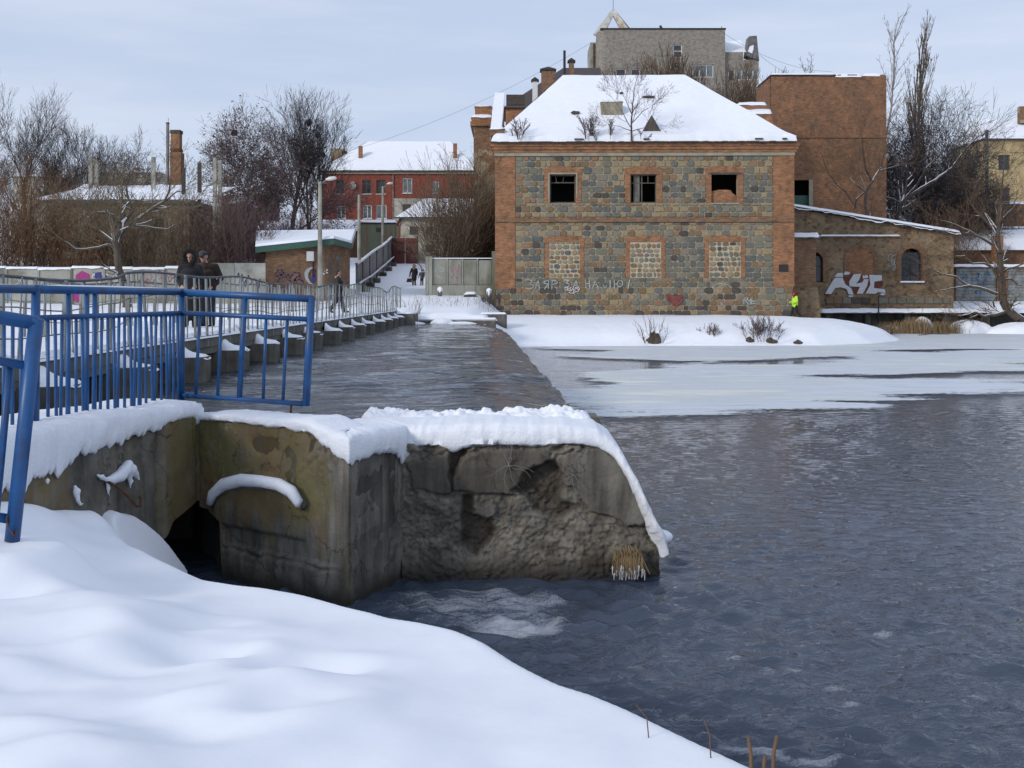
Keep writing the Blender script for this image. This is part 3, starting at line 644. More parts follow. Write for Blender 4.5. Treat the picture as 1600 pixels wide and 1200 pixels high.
snow_loft('snow_cap', [along(SA, SB, q, 1.62) for q in qs], [sn]*len(qs), 0.95, [.14]*10+[.12,.08], [.3,.3,.28,.27,.25,.10,.20,.16,.12,.05,.05,.20], [.07]*len(qs), 11, ABUT)
qf = [0, .1, fs(380), fs(430), fs(480), fs(520), 1.0]
pf = [along(FA, FB, q, ftop(q)) for q in qf] + [along(RA, RB, q, 1.41-0.05*q) for q in (.35, .7, 1.0)] + [along(PA, PB, q, ptop(q)) for q in (.06, .14, .2, .28, .4, .5, .62, .7, .76, .82, .865, .9, .93, .955, .975, 0.998)]
nf = [fn]*6 + [(fn+rn)] + [rn]*2 + [rn+np.array([0,-1])] + [np.array([0.,-1])]*11 + [np.array([.15,-1]), np.array([.3,-1])] + [np.array([.5,-1]), np.array([.9,-.8]), np.array([1.,-.6])]
snow_loft('snow_cap', pf, nf, [.5]*7+[.6,.8,.95]+[1.25]*16, [.05,.05,.05,.06,.07,.10,.14,.17,.18,.17]+[.17]*10+[.14,.12,.10,.09,.09,.07], [.03,.02,.02,.03,.05,.10,.14,.10,.10,.16]+[.02,.02,.06,.03,.02,.04,.03,.02,.02,.04,.08,.10,.10,.08,.06,.04], [.04]*7+[.07]*12+[.10,.13,.16,.17,.17,.15,.10], 23, ABUT)
# crumbly back rim of the snow on the pier
xs = np.linspace(-1.75, .98, 220); ys = np.linspace(11.35, 12.06, 46); X, Y = np.meshgrid(xs, ys)
cr_ = sstep(11.35, 11.62, Y)*sstep(12.06, 11.92, Y)*sstep(-1.75, -1.5, X)*sstep(.98, .75, X)
rid = np.abs(fbm(X*3.2, Y*3.2, 4, 71)); lum = np.maximum(fbm(X*7, Y*7, 4, 72)+.1, 0)
Z = 1.33 + cr_*(0.165 + 0.10*lum + 0.045*rid + 0.06*np.maximum(fbm(X*1.7, Y*0, 3, 74), 0)) + .012*fbm(X*26, Y*26, 2, 75)*cr_
np_mesh('snow_crumble', np.stack([X, Y, Z], -1).reshape(-1, 3), grid_faces(220, 46), M['snow'], ABUT, True)
# snow sheet sliding down the end of the pier
sk = MB(); sk.ball((1.47,10.95,.36), (.15,.14,.075), 14, 8); sk.build('snow_skirt', M['snow'], ABUT, True)
# snow on the arched lip
arc = []
for px, py in ((340,787),(345,772),(362,757),(390,750),(420,752),(448,757),(468,768),(479,785),(478,792)):
    arc.append(fpt(px, py, 0.10))
ar = MB(); ar.tube(arc, [.035, .05, .062, .062, .058, .06, .058, .045, .02], 10)
ar.build('lip_snow', M['snow'], ABUT, True)
li = MB(); li.tube([fpt(px, py+4, 0.02) for px, py in ((340,790),(345,775),(362,760),(390,754),(420,756),(448,761),(468,772),(479,789))], .045, 8); li.build('arched_lip', M['conc'], ABUT, True)
# iron hook and the snow lump caught on the side wall
def sp(px, py, off=0.0):
    p_ = sw(px) + sn*off; return Vector((p_[0], p_[1], PZ(py, p_[1])))
MB().tube([sp(160,750,.02), sp(166,762,.12), sp(176,778,.16), sp(186,791,.17), sp(194,790,.16), sp(198,780,.14), sp(197,776,.13)], .013, 8).build('iron_hook', M['rust'], ABUT, True)
sl = MB(); rg = random.Random(6)
for pts_, rr in (([(160,750),(170,749),(181,744),(190,735),(196,724)],[.02,.045,.055,.06,.045]), ([(188,735),(199,734),(207,741),(211,748)],[.05,.055,.03,.015]), ([(146,742),(153,746),(160,749)],[.012,.022,.02]), ([(163,752),(163,764),(164,774)],[.02,.018,.008]), ([(196,742),(198,752),(198,762)],[.03,.02,.008]), ([(111,758),(113,768),(116,782),(121,790)],[.012,.03,.02,.012]), ([(66,750),(69,755)],[.02,.014])):
    sl.tube([sp(a, b_, .035) for a, b_ in pts_], rr, 8)
    for (a, b_), r_ in zip(pts_, rr): sl.ball(sp(a+rg.gauss(0,1.2), b_+rg.gauss(0,1.0), .04), (r_*1.0, r_*1.15, r_*.9), 8, 6)
so = sl.build('snow_lumps', M['snow'], ABUT, True); so['kind'] = 'stuff'; md = so.modifiers.new('join', 'REMESH'); md.mode = 'VOXEL'; md.voxel_size = .012; md.use_smooth_shade = True; sm = so.modifiers.new('soften', 'SMOOTH'); sm.iterations = 4
# heap of snow against the side wall
hp = MB(); bx = []
H = [sp(157,832,.25), sp(162,800,.06), sp(172,793,.04), sp(190,806,.08), sp(215,818,.10), sp(232,842,.15), sp(250,882,.30), sp(225,880,.5), sp(185,862,.5)]
hq = [(150,868),(154,815),(160,800),(170,794),(184,801),(193,800),(208,812),(224,830),(234,848),(250,888),(240,905),(190,885)]
hp.add([sp(a,b_,-.03) for a, b_ in hq]+[sp(a,b_+6,.10+.22*(b_-794)/100) for a, b_ in hq], [tuple(range(12))[::-1], tuple(range(12,24))]+[(i_, (i_+1) % 12, (i_+1) % 12+12, i_+12) for i_ in range(12)])
tag(hp.build('snow_heap', M['snow_soft'], None, True, at=sp(200,862,.2)), 'small heap of snow slumped against the stained side wall', 'snow heap')
ho = bpy.data.objects['snow_heap']; md = ho.modifiers.new('join', 'REMESH'); md.mode = 'VOXEL'; md.voxel_size = .02; md.use_smooth_shade = True; sm = ho.modifiers.new('soften', 'SMOOTH'); sm.iterations = 10
# dead grass with icicles at the pier foot
def strand_geo(segs, n):
    """segs: (k,8) p0 p1 r0 r1 -> n-sided tapered prisms (n = 1: thin blades)"""
    S = np.asarray(segs, float); k = len(S); p0, p1 = S[:, 0:3], S[:, 3:6]; r0, r1 = S[:, 6], S[:, 7]
    d = p1-p0; L = np.linalg.norm(d, axis=1)[:, None]+1e-9; d = d/L
    up = np.where(np.abs(d[:, 2:3]) < .9, np.array([[0, 0, 1.]]), np.array([[1., 0, 0]]))
    u = np.cross(d, up); u /= np.linalg.norm(u, axis=1)[:, None]; w = np.cross(u, d)
    Vs = np.empty((k, 2*n, 3))
    for i in range(n):
        a = 2*math.pi*i/n; o_ = u*math.cos(a)+w*math.sin(a)
        Vs[:, i] = p0+o_*r0[:, None]; Vs[:, n+i] = p1+o_*r1[:, None]
    if n == 1:
        a = np.random.RandomState(k).uniform(0, 6.283, k)[:, None]; o_ = u*np.cos(a)+w*np.sin(a)
        Vs = np.stack([p0-o_*r0[:, None], p0+o_*r0[:, None], p1+o_*r1[:, None], p1-o_*r1[:, None]], 1)
        return Vs.reshape(-1, 3), np.arange(4*k).reshape(-1, 4)
    base = (np.arange(k)*2*n)[:, None, None]
    q = np.array([[i, (i+1) % n, n+(i+1) % n, n+i] for i in range(n)])[None]
    return Vs.reshape(-1, 3), (base+q).reshape(-1, 4)
def strand_mesh(name, segs, mat, parent=None, n=3, fine=None):
    V_, F_ = strand_geo(segs, n)
    if fine is not None and len(fine):
        V2, F2 = strand_geo(fine, 1); F_ = np.concatenate([F_, F2+len(V_)]); V_ = np.concatenate([V_, V2])
    return np_mesh(name, V_, F_, mat, parent, n > 3)
g = P(980, 880, 10.62); GT = root('grass_tuft', (g.x, g.y, 0.1), 'ochre dead grass tuft with icicles at the foot of the pier', 'grass')
rg = random.Random(2); sg = []; ic = []
for k in range(150):
    u_ = rg.uniform(-1, 1); x_ = PX(982+23*u_*abs(u_)**.3, 10.62); z_ = PZ(868-10*(1-u_*u_)*rg.random()+rg.gauss(0,3), 10.62); y_ = 10.70; x2 = x_+rg.gauss(0, .035)
    sg.append((x_, y_, z_, x_+rg.gauss(0, .015), 10.58, z_-.04, .004, .004)); sg.append((x_, 10.58, z_-.04, x2, 10.54+rg.gauss(0, .02), PZ(rg.uniform(884, 900), 10.6), .004, .002))
strand_mesh('blades', sg, M['reed'], GT)
for k in range(46):
    x_ = PX(rg.uniform(957, 1008), 10.6); ic.append((x_, 10.55+rg.uniform(-.03,.03), PZ(889+rg.gauss(0,4), 10.6), x_+rg.gauss(0,.006), 10.55, PZ(rg.uniform(893, 905), 10.6), .008, .002))
mi, t, b = new_mat('icicle_ice'); n_ = _noise(t, 20, 2, .5, _obj(t)); r_ = _ramp(t, [(.3,(.62,.68,.74)),(.7,(.8,.84,.88))]); t.links.new(n_.outputs['Fac'], r_.inputs[0]); t.links.new(r_.outputs[0], b.inputs['Base Color']); b.inputs['Roughness'].default_value = .15; M['icicle'] = mi
strand_mesh('icicles', ic, mi, GT, 5)
# pale dry weed stuck to the pier face
WD = root('dry_weed', P(795, 740, 10.66), 'pale leafless weed sprawling over the dark slab of the pier', 'plant')
def weed(cx_, cy_, n, L, seed):
    rg = random.Random(seed); out = []
    for k in range(n):
        a = rg.uniform(0, 6.28); p_ = Vector((PX(cx_, 10.64), 10.68, PZ(cy_, 10.64))); r_ = .006
        for j in range(4):
            q = p_ + Vector((math.cos(a), rg.uniform(-.3,.05), math.sin(a)))*L/4; out.append((*p_, *q, r_, r_*.7)); p_ = q; r_ *= .7; a += rg.gauss(0, .45)
            p_.y = min(max(p_.y, 10.5), 10.66)
    return out
strand_mesh('stems', weed(795, 728, 9, .26, 4), M['bark_birch'], WD)
WD2 = root('dry_weed', P(895, 750, 10.66), 'small pale weed beside the brown hollow of the pier', 'plant'); strand_mesh('stems', weed(895, 742, 5, .18, 9), M['bark_birch'], WD2)
# twigs poking through the snow at the shore
for i, (px, py, Yq, n) in enumerate(((1176,1206,3.75,1),(1205,1206,3.75,1),(1193,1206,3.76,1),(1022,1142,4.2,0),(1115,1172,3.95,0))):
    p_ = P(px, py, Yq); hgt = [.12,.125,.055,.10,.11][i]
    lean = [-.015,.02,.005,-.07,-.035][i]
    tw = MB(); tw.tube([p_-Vector((0,0,.25)), p_+Vector((lean*.4,0,hgt*.5)), p_+Vector((lean,0,hgt))], [.008,.007,.006] if n else [.003,.0025,.0015], 6)
    tag(tw.build('twig', M['twig_rust'], None, True, at=p_-Vector((0,0,.25))), ['cut reddish stem stub sticking out of the shore snow, paired with another','taller cut reddish stem stub beside a pale one at the shore','short thin reddish stub between two thicker stem stubs','thin reddish leaning twig poking over the snow edge','thin straw-coloured stalk poking over the snow edge'][i], 'twig', 'stems in the shore snow')
# ================================================================ BLUE RAILINGS
def bar_unit(name, r, n=10):
    return None
def rail_part(name, a, b_, r, mat, parent, n=10):
    o = MB().tube([a, b_], r, n).build(name, mat, parent, True); return o
def blue_line(px):       # railing line, 0.25 m behind the edge of the side wall
    Yq = 5.65/((800-px)/F + 0.2); return -3.45-0.2*(11-Yq), Yq
def bp(px, py): x_, y_ = blue_line(px); return Vector((x_, y_, PZ(py, y_)))
# panel along the wall
rA = bp(50, 640); RL = root('blue_railing', bp(165, 630), 'blue tubular railing panel with dense bars along the snowy wall', 'railing')
rail_part('post', bp(54, 690), bp(56, 446), .036, M['blue'], RL); rail_part('post', bp(283, 628), bp(284, 451), .034, M['blue'], RL)
tr_ = rail_part('top_rail', bp(54, 452), bp(286, 456), .036, M['blue'], RL); MB().tube([bp(60,452)+Vector((0,0,.022)), bp(120,453)+Vector((0,0,.024)), bp(200,454)+Vector((0,0,.021)), bp(280,456)+Vector((0,0,.022))], [.012,.020,.019,.012], 8).build('frost', M['snow'], tr_, True); rail_part('middle_rail', bp(56, 497), bp(284, 489), .024, M['blue'], RL)
zb = lambda px: np.interp(px, [50, 285], [700, 628])
for px, top in ((107,456),(136,456),(148,456),(219,456)): rail_part('baluster', bp(px-1, zb(px)), bp(px, top), .021, M['blue'], RL)
ts = [75, 86, 97, 119, 128, 159, 168.5, 177.5, 186, 194.5, 203.5, 212, 228, 236, 244, 252, 259, 266, 271, 277]
for k, px in enumerate(ts): rail_part('baluster', bp(px + 3*math.sin(k*2.1), zb(px)), bp(px, np.interp(px, [56, 284], [497, 489])), .0145, M['blue'], RL, 6)
# the next panel, running out of the picture
RL2 = root('blue_railing', bp(20, 690), 'blue railing panel continuing the wall railing behind a leaning post', 'railing')
tr_ = rail_part('top_rail', bp(52, 452), bp(-330, 444), .036, M['blue'], RL2); MB().tube([bp(48,452)+Vector((0,0,.022)), bp(-60,449.7)+Vector((0,0,.024)), bp(-320,444.2)+Vector((0,0,.021))], [.012,.020,.014], 8).build('frost', M['snow'], tr_, True); rail_part('middle_rail', bp(50, 498), bp(-330, 505), .024, M['blue'], RL2)
rail_part('post', bp(-330, 800), bp(-330, 440), .036, M['blue'], RL2)
for k in range(22): px = 46-12.5*k-k*k*.25; rail_part('baluster', bp(px-1, 712+k*6), bp(px, np.interp(px, [-330, 50], [505, 498])), .0145, M['blue'], RL2, 6)
# near leaning panel
lp = lambda px, py, Yq=6.62: P(px, py, Yq)
RL3 = root('blue_railing', lp(20, 835), 'leaning blue railing section with a thick post sunk in snow', 'railing')
rail_part('post', lp(19, 845), lp(57, 498), .045, M['blue'], RL3, 14)
rail_part('top_rail', lp(58, 505), lp(-260, 455, 6.3), .043, M['blue'], RL3, 14); rail_part('middle_rail', lp(46, 572), lp(-260, 520, 6.3), .028, M['blue'], RL3)
rail_part('bottom_rail', lp(22, 812), lp(-260, 770, 6.3), .030, M['blue'], RL3)
rail_part('baluster', lp(-6, 800), lp(17, 560), .022, M['blue'], RL3); rail_part('post', lp(-262, 815, 6.3), lp(-258, 450, 6.3), .045, M['blue'], RL3)
for k in range(7): rail_part('baluster', lp(-40-30*k, 795, 6.5), lp(-20-30*k, 555, 6.5), .018, M['blue'], RL3, 6)
MB().tube([lp(12,805,6.58), lp(10,812,6.57), lp(13,822,6.58), lp(22,838,6.58), lp(27,830,6.58)], .006, 6).build('wire', M['rust'], RL3, True)
# loose gate section hanging over the pond
gp = lambda px, py: P(px, py, np.interp(px, [285, 490], [11.2, 10.85]))
RL4 = root('blue_railing', gp(385, 632), 'tilted blue railing section hanging free over the upper water', 'railing')
rail_part('top_rail', gp(284, 457), gp(489, 467), .036, M['blue'], RL4); rail_part('middle_rail', gp(284, 489), gp(486, 499), .025, M['blue'], RL4)
rail_part('bottom_rail', gp(284, 617), gp(474, 631), .027, M['blue'], RL4); rail_part('post', gp(478, 634), gp(487, 464), .038, M['blue'], RL4, 12); rail_part('post', gp(374, 624), gp(383, 462), .028, M['blue'], RL4)
for a, b_ in ((306,312),(340,346),(411,416),(442,449)): rail_part('baluster', gp(a, np.interp(a, [284, 474], [617, 631])), gp(b_, np.interp(b_, [284, 486], [489, 499])), .017, M['blue'], RL4, 6)
MB().tube([gp(448,626), gp(455,630), gp(454,650)], [.014,.016,.012], 6).build('bracket', M['rust'], RL4, True)

# ================================================================ FOOTBRIDGE
DZ = 2.08; BX0, BX1 = -8.2, -5.72; BY0 = 10.2; SP = 2.85; NP = 15
BR = root('footbridge', (-6.9, 33, 1.2), 'narrow concrete footbridge on a long row of stubby piers', 'bridge')
rg = random.Random(8)
def pier_mesh():
    b = MB(); pts = [(-8.6,-.5),(-5.5,-.5),(-5.36,-.40),(-5.28,-.25),(-5.26,0),(-5.28,.25),(-5.36,.40),(-5.5,.5),(-8.6,.5)]
    b.vprism(pts, -.9, 1.70); return b
pier0 = None
for k in range(NP):
    yk = 13.1 + SP*k
    if pier0 is None:
        b = MB(); pts = [(-8.6,yk-.5),(-5.5,yk-.5),(-5.34,yk-.42),(-5.24,yk-.25),(-5.22,yk),(-5.24,yk+.25),(-5.34,yk+.42),(-5.5,yk+.5),(-8.6,yk+.5)]
        b.vprism(pts, -.9, 1.72); pier0 = b.build('pier', M['conc'], BR, at=(-6.9, yk, 0))
        # snow saddle on the nose
        s = MB(); rows = []; nu = 9
        for i, (x_, h, w) in enumerate(((-5.70,.24,.30),(-5.63,.16,.38),(-5.54,.105,.44),(-5.42,.085,.43),(-5.31,.07,.36),(-5.235,.03,.24),(-5.215,-.02,.2))):
            for j in range(nu):
                q = -1+2*j/(nu-1); rows.append((x_, yk+q*w, 1.70 + h*(1-q**4)))
        s.add(rows, [tuple(int(a) for a in f) for f in grid_faces(nu, 7)[:, ::-1]]); snow0 = s.build('pier_snow', M['snow'], BR, True, at=(-6.9, yk, 0))
        bm_ = MB().box(-8.05, -7.9, yk+.5, yk+SP-.5, -.9, 1.66); board0 = bm_.build('sluice_board', M['wood_old'], BR, at=(-6.9, yk, 0))
        sl_ = MB().box(BX0, BX1, yk-.01, yk+SP-.02, 1.80, 2.02); slab0 = sl_.build('deck_slab', M['conc'], BR, at=(-6.9, yk, 0))
        be = MB().box(BX1-.22, BX1-.02, yk-.01, yk+SP-.02, 1.68, 1.80); beam0 = be.build('edge_beam', M['conc'], BR, at=(-6.9, yk, 0))
    else:
        dxx = rg.uniform(-.05, .05)
        link_copy(pier0, (-6.9+dxx, yk, rg.uniform(-.03, .03)), BR); link_copy(snow0, (-6.9+dxx, yk, rg.uniform(-.01,.0)), BR, scale=(1, rg.uniform(.82,1.04), 1), rot=(rg.uniform(-.03,.03), 0, rg.uniform(-.01,.01)))
        link_copy(board0, (-6.9, yk, 0), BR)
        link_copy(slab0, (-6.9, yk, rg.uniform(-.012, .012)), BR); link_copy(beam0, (-6.9, yk, 0), BR)
for yk in (13.1-SP, 13.1-2*SP):
    for s_ in (slab0, beam0, board0, pier0): link_copy(s_, (-6.9, yk, 0), BR)
MB().box(BX0, BX1, 13.1+SP*NP, 58.5, 1.55, 2.02).build('deck_slab', M['conc'], BR)
for q in ((53.9,.5),(56.2,.7)): MB().box(-5.75, -4.75-q[1]*.3, q[0], q[0]+1.3, .6, 1.86).build('abutment_block', M['conc'], BR)
for q in ((53.9,.5),(56.2,.7)):
    s = MB(); rows = []
    for x_, h in ((-5.8,.34),(-5.5,.26),(-5.1,.14),(-4.85-q[1]*.3,.10),(-4.72-q[1]*.3,-.02)):
        for j in range(7): w = -1+2*j/6; rows.append((x_, q[0]+.65+w*.68, 1.84+h*(1-abs(w)**4)))
    s.add(rows, [tuple(int(a) for a in f) for f in grid_faces(7, 5)[:, ::-1]]); s.build('pier_snow', M['snow'], BR, True)
# snow on the deck
xs = np.linspace(BX0-.02, BX1+.03, 26); ys = np.linspace(7.5, 58.6, 520); X, Y = np.meshgrid(xs, ys)
e = np.minimum(X-BX0+.02, BX1+.03-X)
Z = 2.035 + 0.05*sstep(0, .10, e) + 0.04*np.maximum(fbm(X*1.4, Y*1.1, 4, 9), -.2)*sstep(0, .15, e) + 0.10*np.maximum(fbm(X*.5, Y*2.4, 3, 29), 0)*sstep(.7, .15, e)*sstep(0, .10, e) - .05*(e <= 0.001)
np_mesh('deck_snow', np.stack([X, Y, Z], -1).reshape(-1, 3), grid_faces(26, 520), M['snow'], BR, True)
# lumps of snow along the kerb side of the deck
def railing(xr, y0, y1, label, seed, zwob):
    rr = root('bridge_railing', (xr, (y0+y1)/2, DZ), label, 'railing', None)
    rg = random.Random(seed); ztop = lambda y_: 3.10 + 0.05*math.sin(y_*.33+seed) + 0.035*math.sin(y_*1.07+2*seed) + zwob(y_)
    wide = thin = None; y_ = y0; k = 0
    while y_ < y1:
        h = ztop(y_) - 1.86; lean = rg.gauss(0, .03); ly = rg.gauss(0, .025)
        if k % 2 == 0:
            if wide is None: wide = MB().box(xr-.012, xr+.022, y_-.03, y_+.03, 0, 1.0).build('post', M['galv'], rr, at=(xr, y_, 0)); wide.location.z = 1.86-DZ; wide.scale.z = h
            else: link_copy(wide, (xr+rg.uniform(0,.03), y_, 1.82), rr, scale=(1, 1, h+.04), rot=(ly, lean, rg.uniform(-.2, .2)))
        else:
            if thin is None: thin = MB().tube([(xr, y_, 0), (xr, y_, 1)], .012, 5).build('baluster', M['galv'], rr, at=(xr, y_, 0)); thin.location.z = 2.02-DZ; thin.scale.z = h-.16
            else: link_copy(thin, (xr, y_, 2.0), rr, scale=(1, 1, h-.14), rot=(ly, lean, 0))
        y_ += 0.405 + rg.uniform(-.03, .03); k += 1
    tp = [(xr + .015*math.sin(y_*.9+seed), y_, ztop(y_)) for y_ in np.arange(y0, y1+.1, .4)]
    MB().tube(tp, .021, 6).build('top_rail', M['dark_rail'], rr, True)
    for hh in (.37, .70): MB().tube([(xr+.012, y_, ztop(y_)-hh+.02*math.sin(y_*2.3+hh*9+seed)) for y_ in np.arange(y0, y1+.1, .4)], .009, 5).build('wire_rail', M['galv'], rr, True)
    return rr
railing(-5.74, 9.0, 56.2, 'bent grey railing on the bridge edge above the pier noses', 1, lambda y_: -0.13*math.exp(-((y_-50)/1.4)**2) + .10*math.exp(-((y_-53.5)/2)**2) - (.06 if y_ < 16 else 0))
railing(-8.12, 7.5, 57.0, 'grey railing on the snowy upstream edge of the bridge', 4, lambda y_: -0.03)

# ================================================================ PEOPLE
def blob(name, mat, parent, build_fn, voxel, smooth_it=6, at=None):
    b = MB(); build_fn(b); o = b.build(name, mat, parent, True)
    md = o.modifiers.new('join', 'REMESH'); md.mode = 'VOXEL'; md.voxel_size = voxel; md.use_smooth_shade = True
    sm = o.modifiers.new('soften', 'SMOOTH'); sm.factor = .5; sm.iterations = smooth_it
    return o
def cap_tube(b, pts, rad, n=10):
    b.tube(pts, rad, n)
    for p_, r_ in ((pts[0], rad[0]), (pts[-1], rad[-1])): b.ball(p_, r_, n, 6)
def hand(b, w, d, side, curl=.5):
    """w wrist, d pointing direction of the hand; five fingers"""
    w = Vector(w); d = Vector(d).normalized(); sd_ = d.cross(Vector((0,1,0))).normalized() if abs(d.y) < .9 else Vector((1,0,0))
    nrm_ = sd_.cross(d).normalized(); pc = w + d*.045
    b.ball(pc, (.036,.03,.045), 8, 6)
    for i, (o_, L) in enumerate(((-.030,.065),(-.010,.078),(.010,.074),(.029,.06))):
        a = w + d*.08 + sd_*o_; m_ = a + d*L*.55; e_ = m_ + (d*(1-curl)+nrm_*curl).normalized()*L*.55
        b.tube([a - d*.02, m_, e_], [.010,.0095,.008], 6)
    a = w + d*.03 - sd_*.035; b.tube([a, a+d*.03-sd_*.02, a+d*.06-sd_*.018], [.011,.010,.009], 6)
MS = {k: plain('cloth_'+k, c, r_, var=.25, scale=14) for k, (c, r_) in {'black': ((.012,.012,.015), .9), 'brown': ((.030,.018,.015), .85), 'navy': ((.018,.024,.042), .9), 'grey': ((.045,.045,.055), .9), 'hivis': ((.45,.75,.05), .8), 'red': ((.20,.012,.015), .85), 'dark': ((.018,.016,.016), .8), 'yellow': ((.45,.33,.11), .9), 'fur': ((.010,.009,.009), 1), 'greyfur': ((.19,.165,.14), 1), 'slate': ((.06,.06,.075), .9)}.items()}
MS['skin'] = plain('skin', (.42, .25, .18), .55, var=.1); MS['hair'] = plain('dark_hair', (.02, .014, .011), .7); MS['eye'] = plain('eye_dark', (.02,.018,.016), .3); MS['lip'] = plain('lips', (.28,.10,.09), .5)
def person(loc, face, H, label, J=None, coat='black', coat_len=.5, legs='dark', hood=None, cap=None, hair=None, scarf=None, shoulders=.2, vox=.012, arms_in=False, legcol=None, group=None, headturn=0.0, nod=0.0):
    """local axes: x right of the figure, -y the way it faces, z up; J overrides joints (fractions of H)"""
    k = H/1.72
    j = dict(pelvis=(0,0,.93), chest=(0,0,1.28), neck=(0,.0,1.45), head=(0,-.03,1.60), sl=(-shoulders,0,1.40), sr=(shoulders,0,1.40), el=(-shoulders-.07,.02,1.12), er=(shoulders+.07,.02,1.12), wl=(-shoulders-.05,-.07,.90), wr=(shoulders+.05,-.07,.90),
             hl=(-.09,0,.90), hr=(.09,0,.90), kl=(-.10,-.02,.49), kr=(.10,-.02,.49), al=(-.10,.02,.09), ar=(.10,.02,.09), tl=(-.12,-.16,.04), tr=(.12,-.16,.04))
    if J: j.update(J)
    c_, s_ = math.cos(face), math.sin(face)
    def W(p_): x_, y_, z_ = p_[0]*k, p_[1]*k, p_[2]*k; return Vector((loc[0]+x_*c_-y_*s_, loc[1]+x_*s_+y_*c_, loc[2]+z_))
    def off(n_, dx=0, dy=0, dz=0): p_ = j[n_]; return W((p_[0]+dx, p_[1]+dy, p_[2]+dz))
    hd = j['head']; ht = headturn
    def HD(x_, y_, z_):    # head-local to world, with turn and nod
        yy = y_*math.cos(nod)-z_*math.sin(nod); zz = y_*math.sin(nod)+z_*math.cos(nod)
        return W((hd[0]+x_*math.cos(ht)-yy*math.sin(ht), hd[1]+x_*math.sin(ht)+yy*math.cos(ht), hd[2]+zz))
    def body(b):
        cap_tube(b, [W(j['hl']), W(j['kl']), W(j['al'])], [.085*k,.058*k,.042*k]); cap_tube(b, [W(j['hr']), W(j['kr']), W(j['ar'])], [.085*k,.058*k,.042*k])
        for a, t_ in (('al','tl'),('ar','tr')): cap_tube(b, [off(a, dz=-.04), W(j[t_])], [.042*k,.032*k], 8)
        cap_tube(b, [W(j['pelvis']), W(j['chest']), off('neck', dz=-.06)], [.14*k,.145*k,.08*k], 12)
        b.tube([off('neck', dz=-.08), W(j['neck']), HD(0,.01,-.04)], [.065*k,.055*k,.052*k], 10)
        for a, e_, w_ in (('sl','el','wl'),('sr','er','wr')):
            cap_tube(b, [off('neck', dz=-.07), W(j[a])], [.06*k,.058*k], 8); cap_tube(b, [W(j[a]), W(j[e_]), W(j[w_])], [.052*k,.042*k,.028*k], 8); 
            hand(b, W(j[w_]), W(j[w_])-W(j[e_]), 1)
        cap_tube(b, [HD(0,.012,.04), HD(0,-.012,-.045)], [.088*k,.062*k], 12); b.ball(HD(0,.015,.045), (.078*k,.09*k,.085*k), 12, 8)
        b.tube([HD(0,-.082,.02), HD(0,-.108,-.022)], [.012*k,.018*k], 6); b.ball(HD(0,-.072,-.085), .026*k, 8, 6)
        b.ball(HD(-.08,.01,-.005), (.016*k,.026*k,.034*k), 6, 6); b.ball(HD(.08,.01,-.005), (.016*k,.026*k,.034*k), 6, 6)
    b = MB(); body(b); o = b.build('person', MS['skin'], None, True, at=loc); ORG[o] = Vector(loc)
    md = o.modifiers.new('join', 'REMESH'); md.mode = 'VOXEL'; md.voxel_size = vox; md.use_smooth_shade = True
    sm = o.modifiers.new('soften', 'SMOOTH'); sm.factor = .4; sm.iterations = 2
    tag(o, label, 'person', group)
    e_ = MB(); e_.ball(HD(-.032,-.082,.012), .013*k, 8, 6); e_.ball(HD(.032,-.082,.012), .013*k, 8, 6); e_.build('eyes', MS['eye'], o, True)
    MB().tube([HD(-.024,-.088,-.055), HD(0,-.096,-.057), HD(.024,-.088,-.055)], .007*k, 6).build('mouth', MS['lip'], o, True)
    def trousers(b):
        for h_, n_, a in (('hl','kl','al'),('hr','kr','ar')): cap_tube(b, [off(h_, dz=.02), W(j[n_]), off(a, dz=.0)], [.105*k,.082*k,.070*k])
        cap_tube(b, [off('pelvis', dz=-.04), off('pelvis', dz=.1)], [.15*k,.15*k], 12)
    blob('trousers', MS[legcol or legs], o, trousers, vox*1.1)
    def shoes(b):
        for a, t_ in (('al','tl'),('ar','tr')): cap_tube(b, [off(a, dz=-.015, dy=.02), W(j[t_])], [.058*k,.044*k], 8); cap_tube(b, [off(a, dz=-.01), off(a, dz=.09)], [.058*k,.06*k], 8)
    blob('boots', MS['black'], o, shoes, vox)
    def jacket(b):
        pz = j['pelvis']; hem = .93 - coat_len
        cap_tube(b, [off('pelvis', dz=-coat_len+.08) if coat_len > .2 else off('pelvis', dz=-.05), W(j['pelvis']), W(j['chest']), off('neck', dz=-.09)], [.215*k if coat_len > .3 else .19*k,.195*k,.205*k,.11*k], 16)
        if coat_len > .2:
            for h_, n_ in (('hl','kl'),('hr','kr')): b.tube([W(j[h_]), W(j[h_]).lerp(W(j[n_]), min(1, coat_len/.42))], [.15*k,.13*k], 10)
        b.tube([off('neck', dz=-.1), off('neck', dz=.0)], [.11*k,.085*k], 12)
        for a, e2, w_ in (('sl','el','wl'),('sr','er','wr')):
            cap_tube(b, [off('neck', dz=-.08), W(j[a])], [.085*k,.078*k], 10); cap_tube(b, [W(j[a]), W(j[e2]), W(j[w_])], [.080*k,.070*k,.058*k], 10)
    blob('coat', MS[coat], o, jacket, vox, 8)
    if hood:
        def hd_(b):
            n_ = 14
            for i in range(n_): 
                a = 2*math.pi*i/n_; b.ball(HD(.118*math.cos(a), -.055, .015+.148*math.sin(a)), (.050+.008*math.sin(i*5))*k, 8, 6)
            b.ball(HD(0,.055,.03), (.125*k,.10*k,.145*k), 14, 10); b.tube([HD(0,-.02,-.13), off('neck', dz=-.08)], [.10*k,.12*k], 12)
            for i in range(n_):
                a = 2*math.pi*i/n_; b.tube([HD(.105*math.cos(a), -.045, .02+.135*math.sin(a)), HD(.09*math.cos(a), .06, .03+.115*math.sin(a))], .035*k, 6)
        blob('hood', MS[hood], o, hd_, vox, 3)
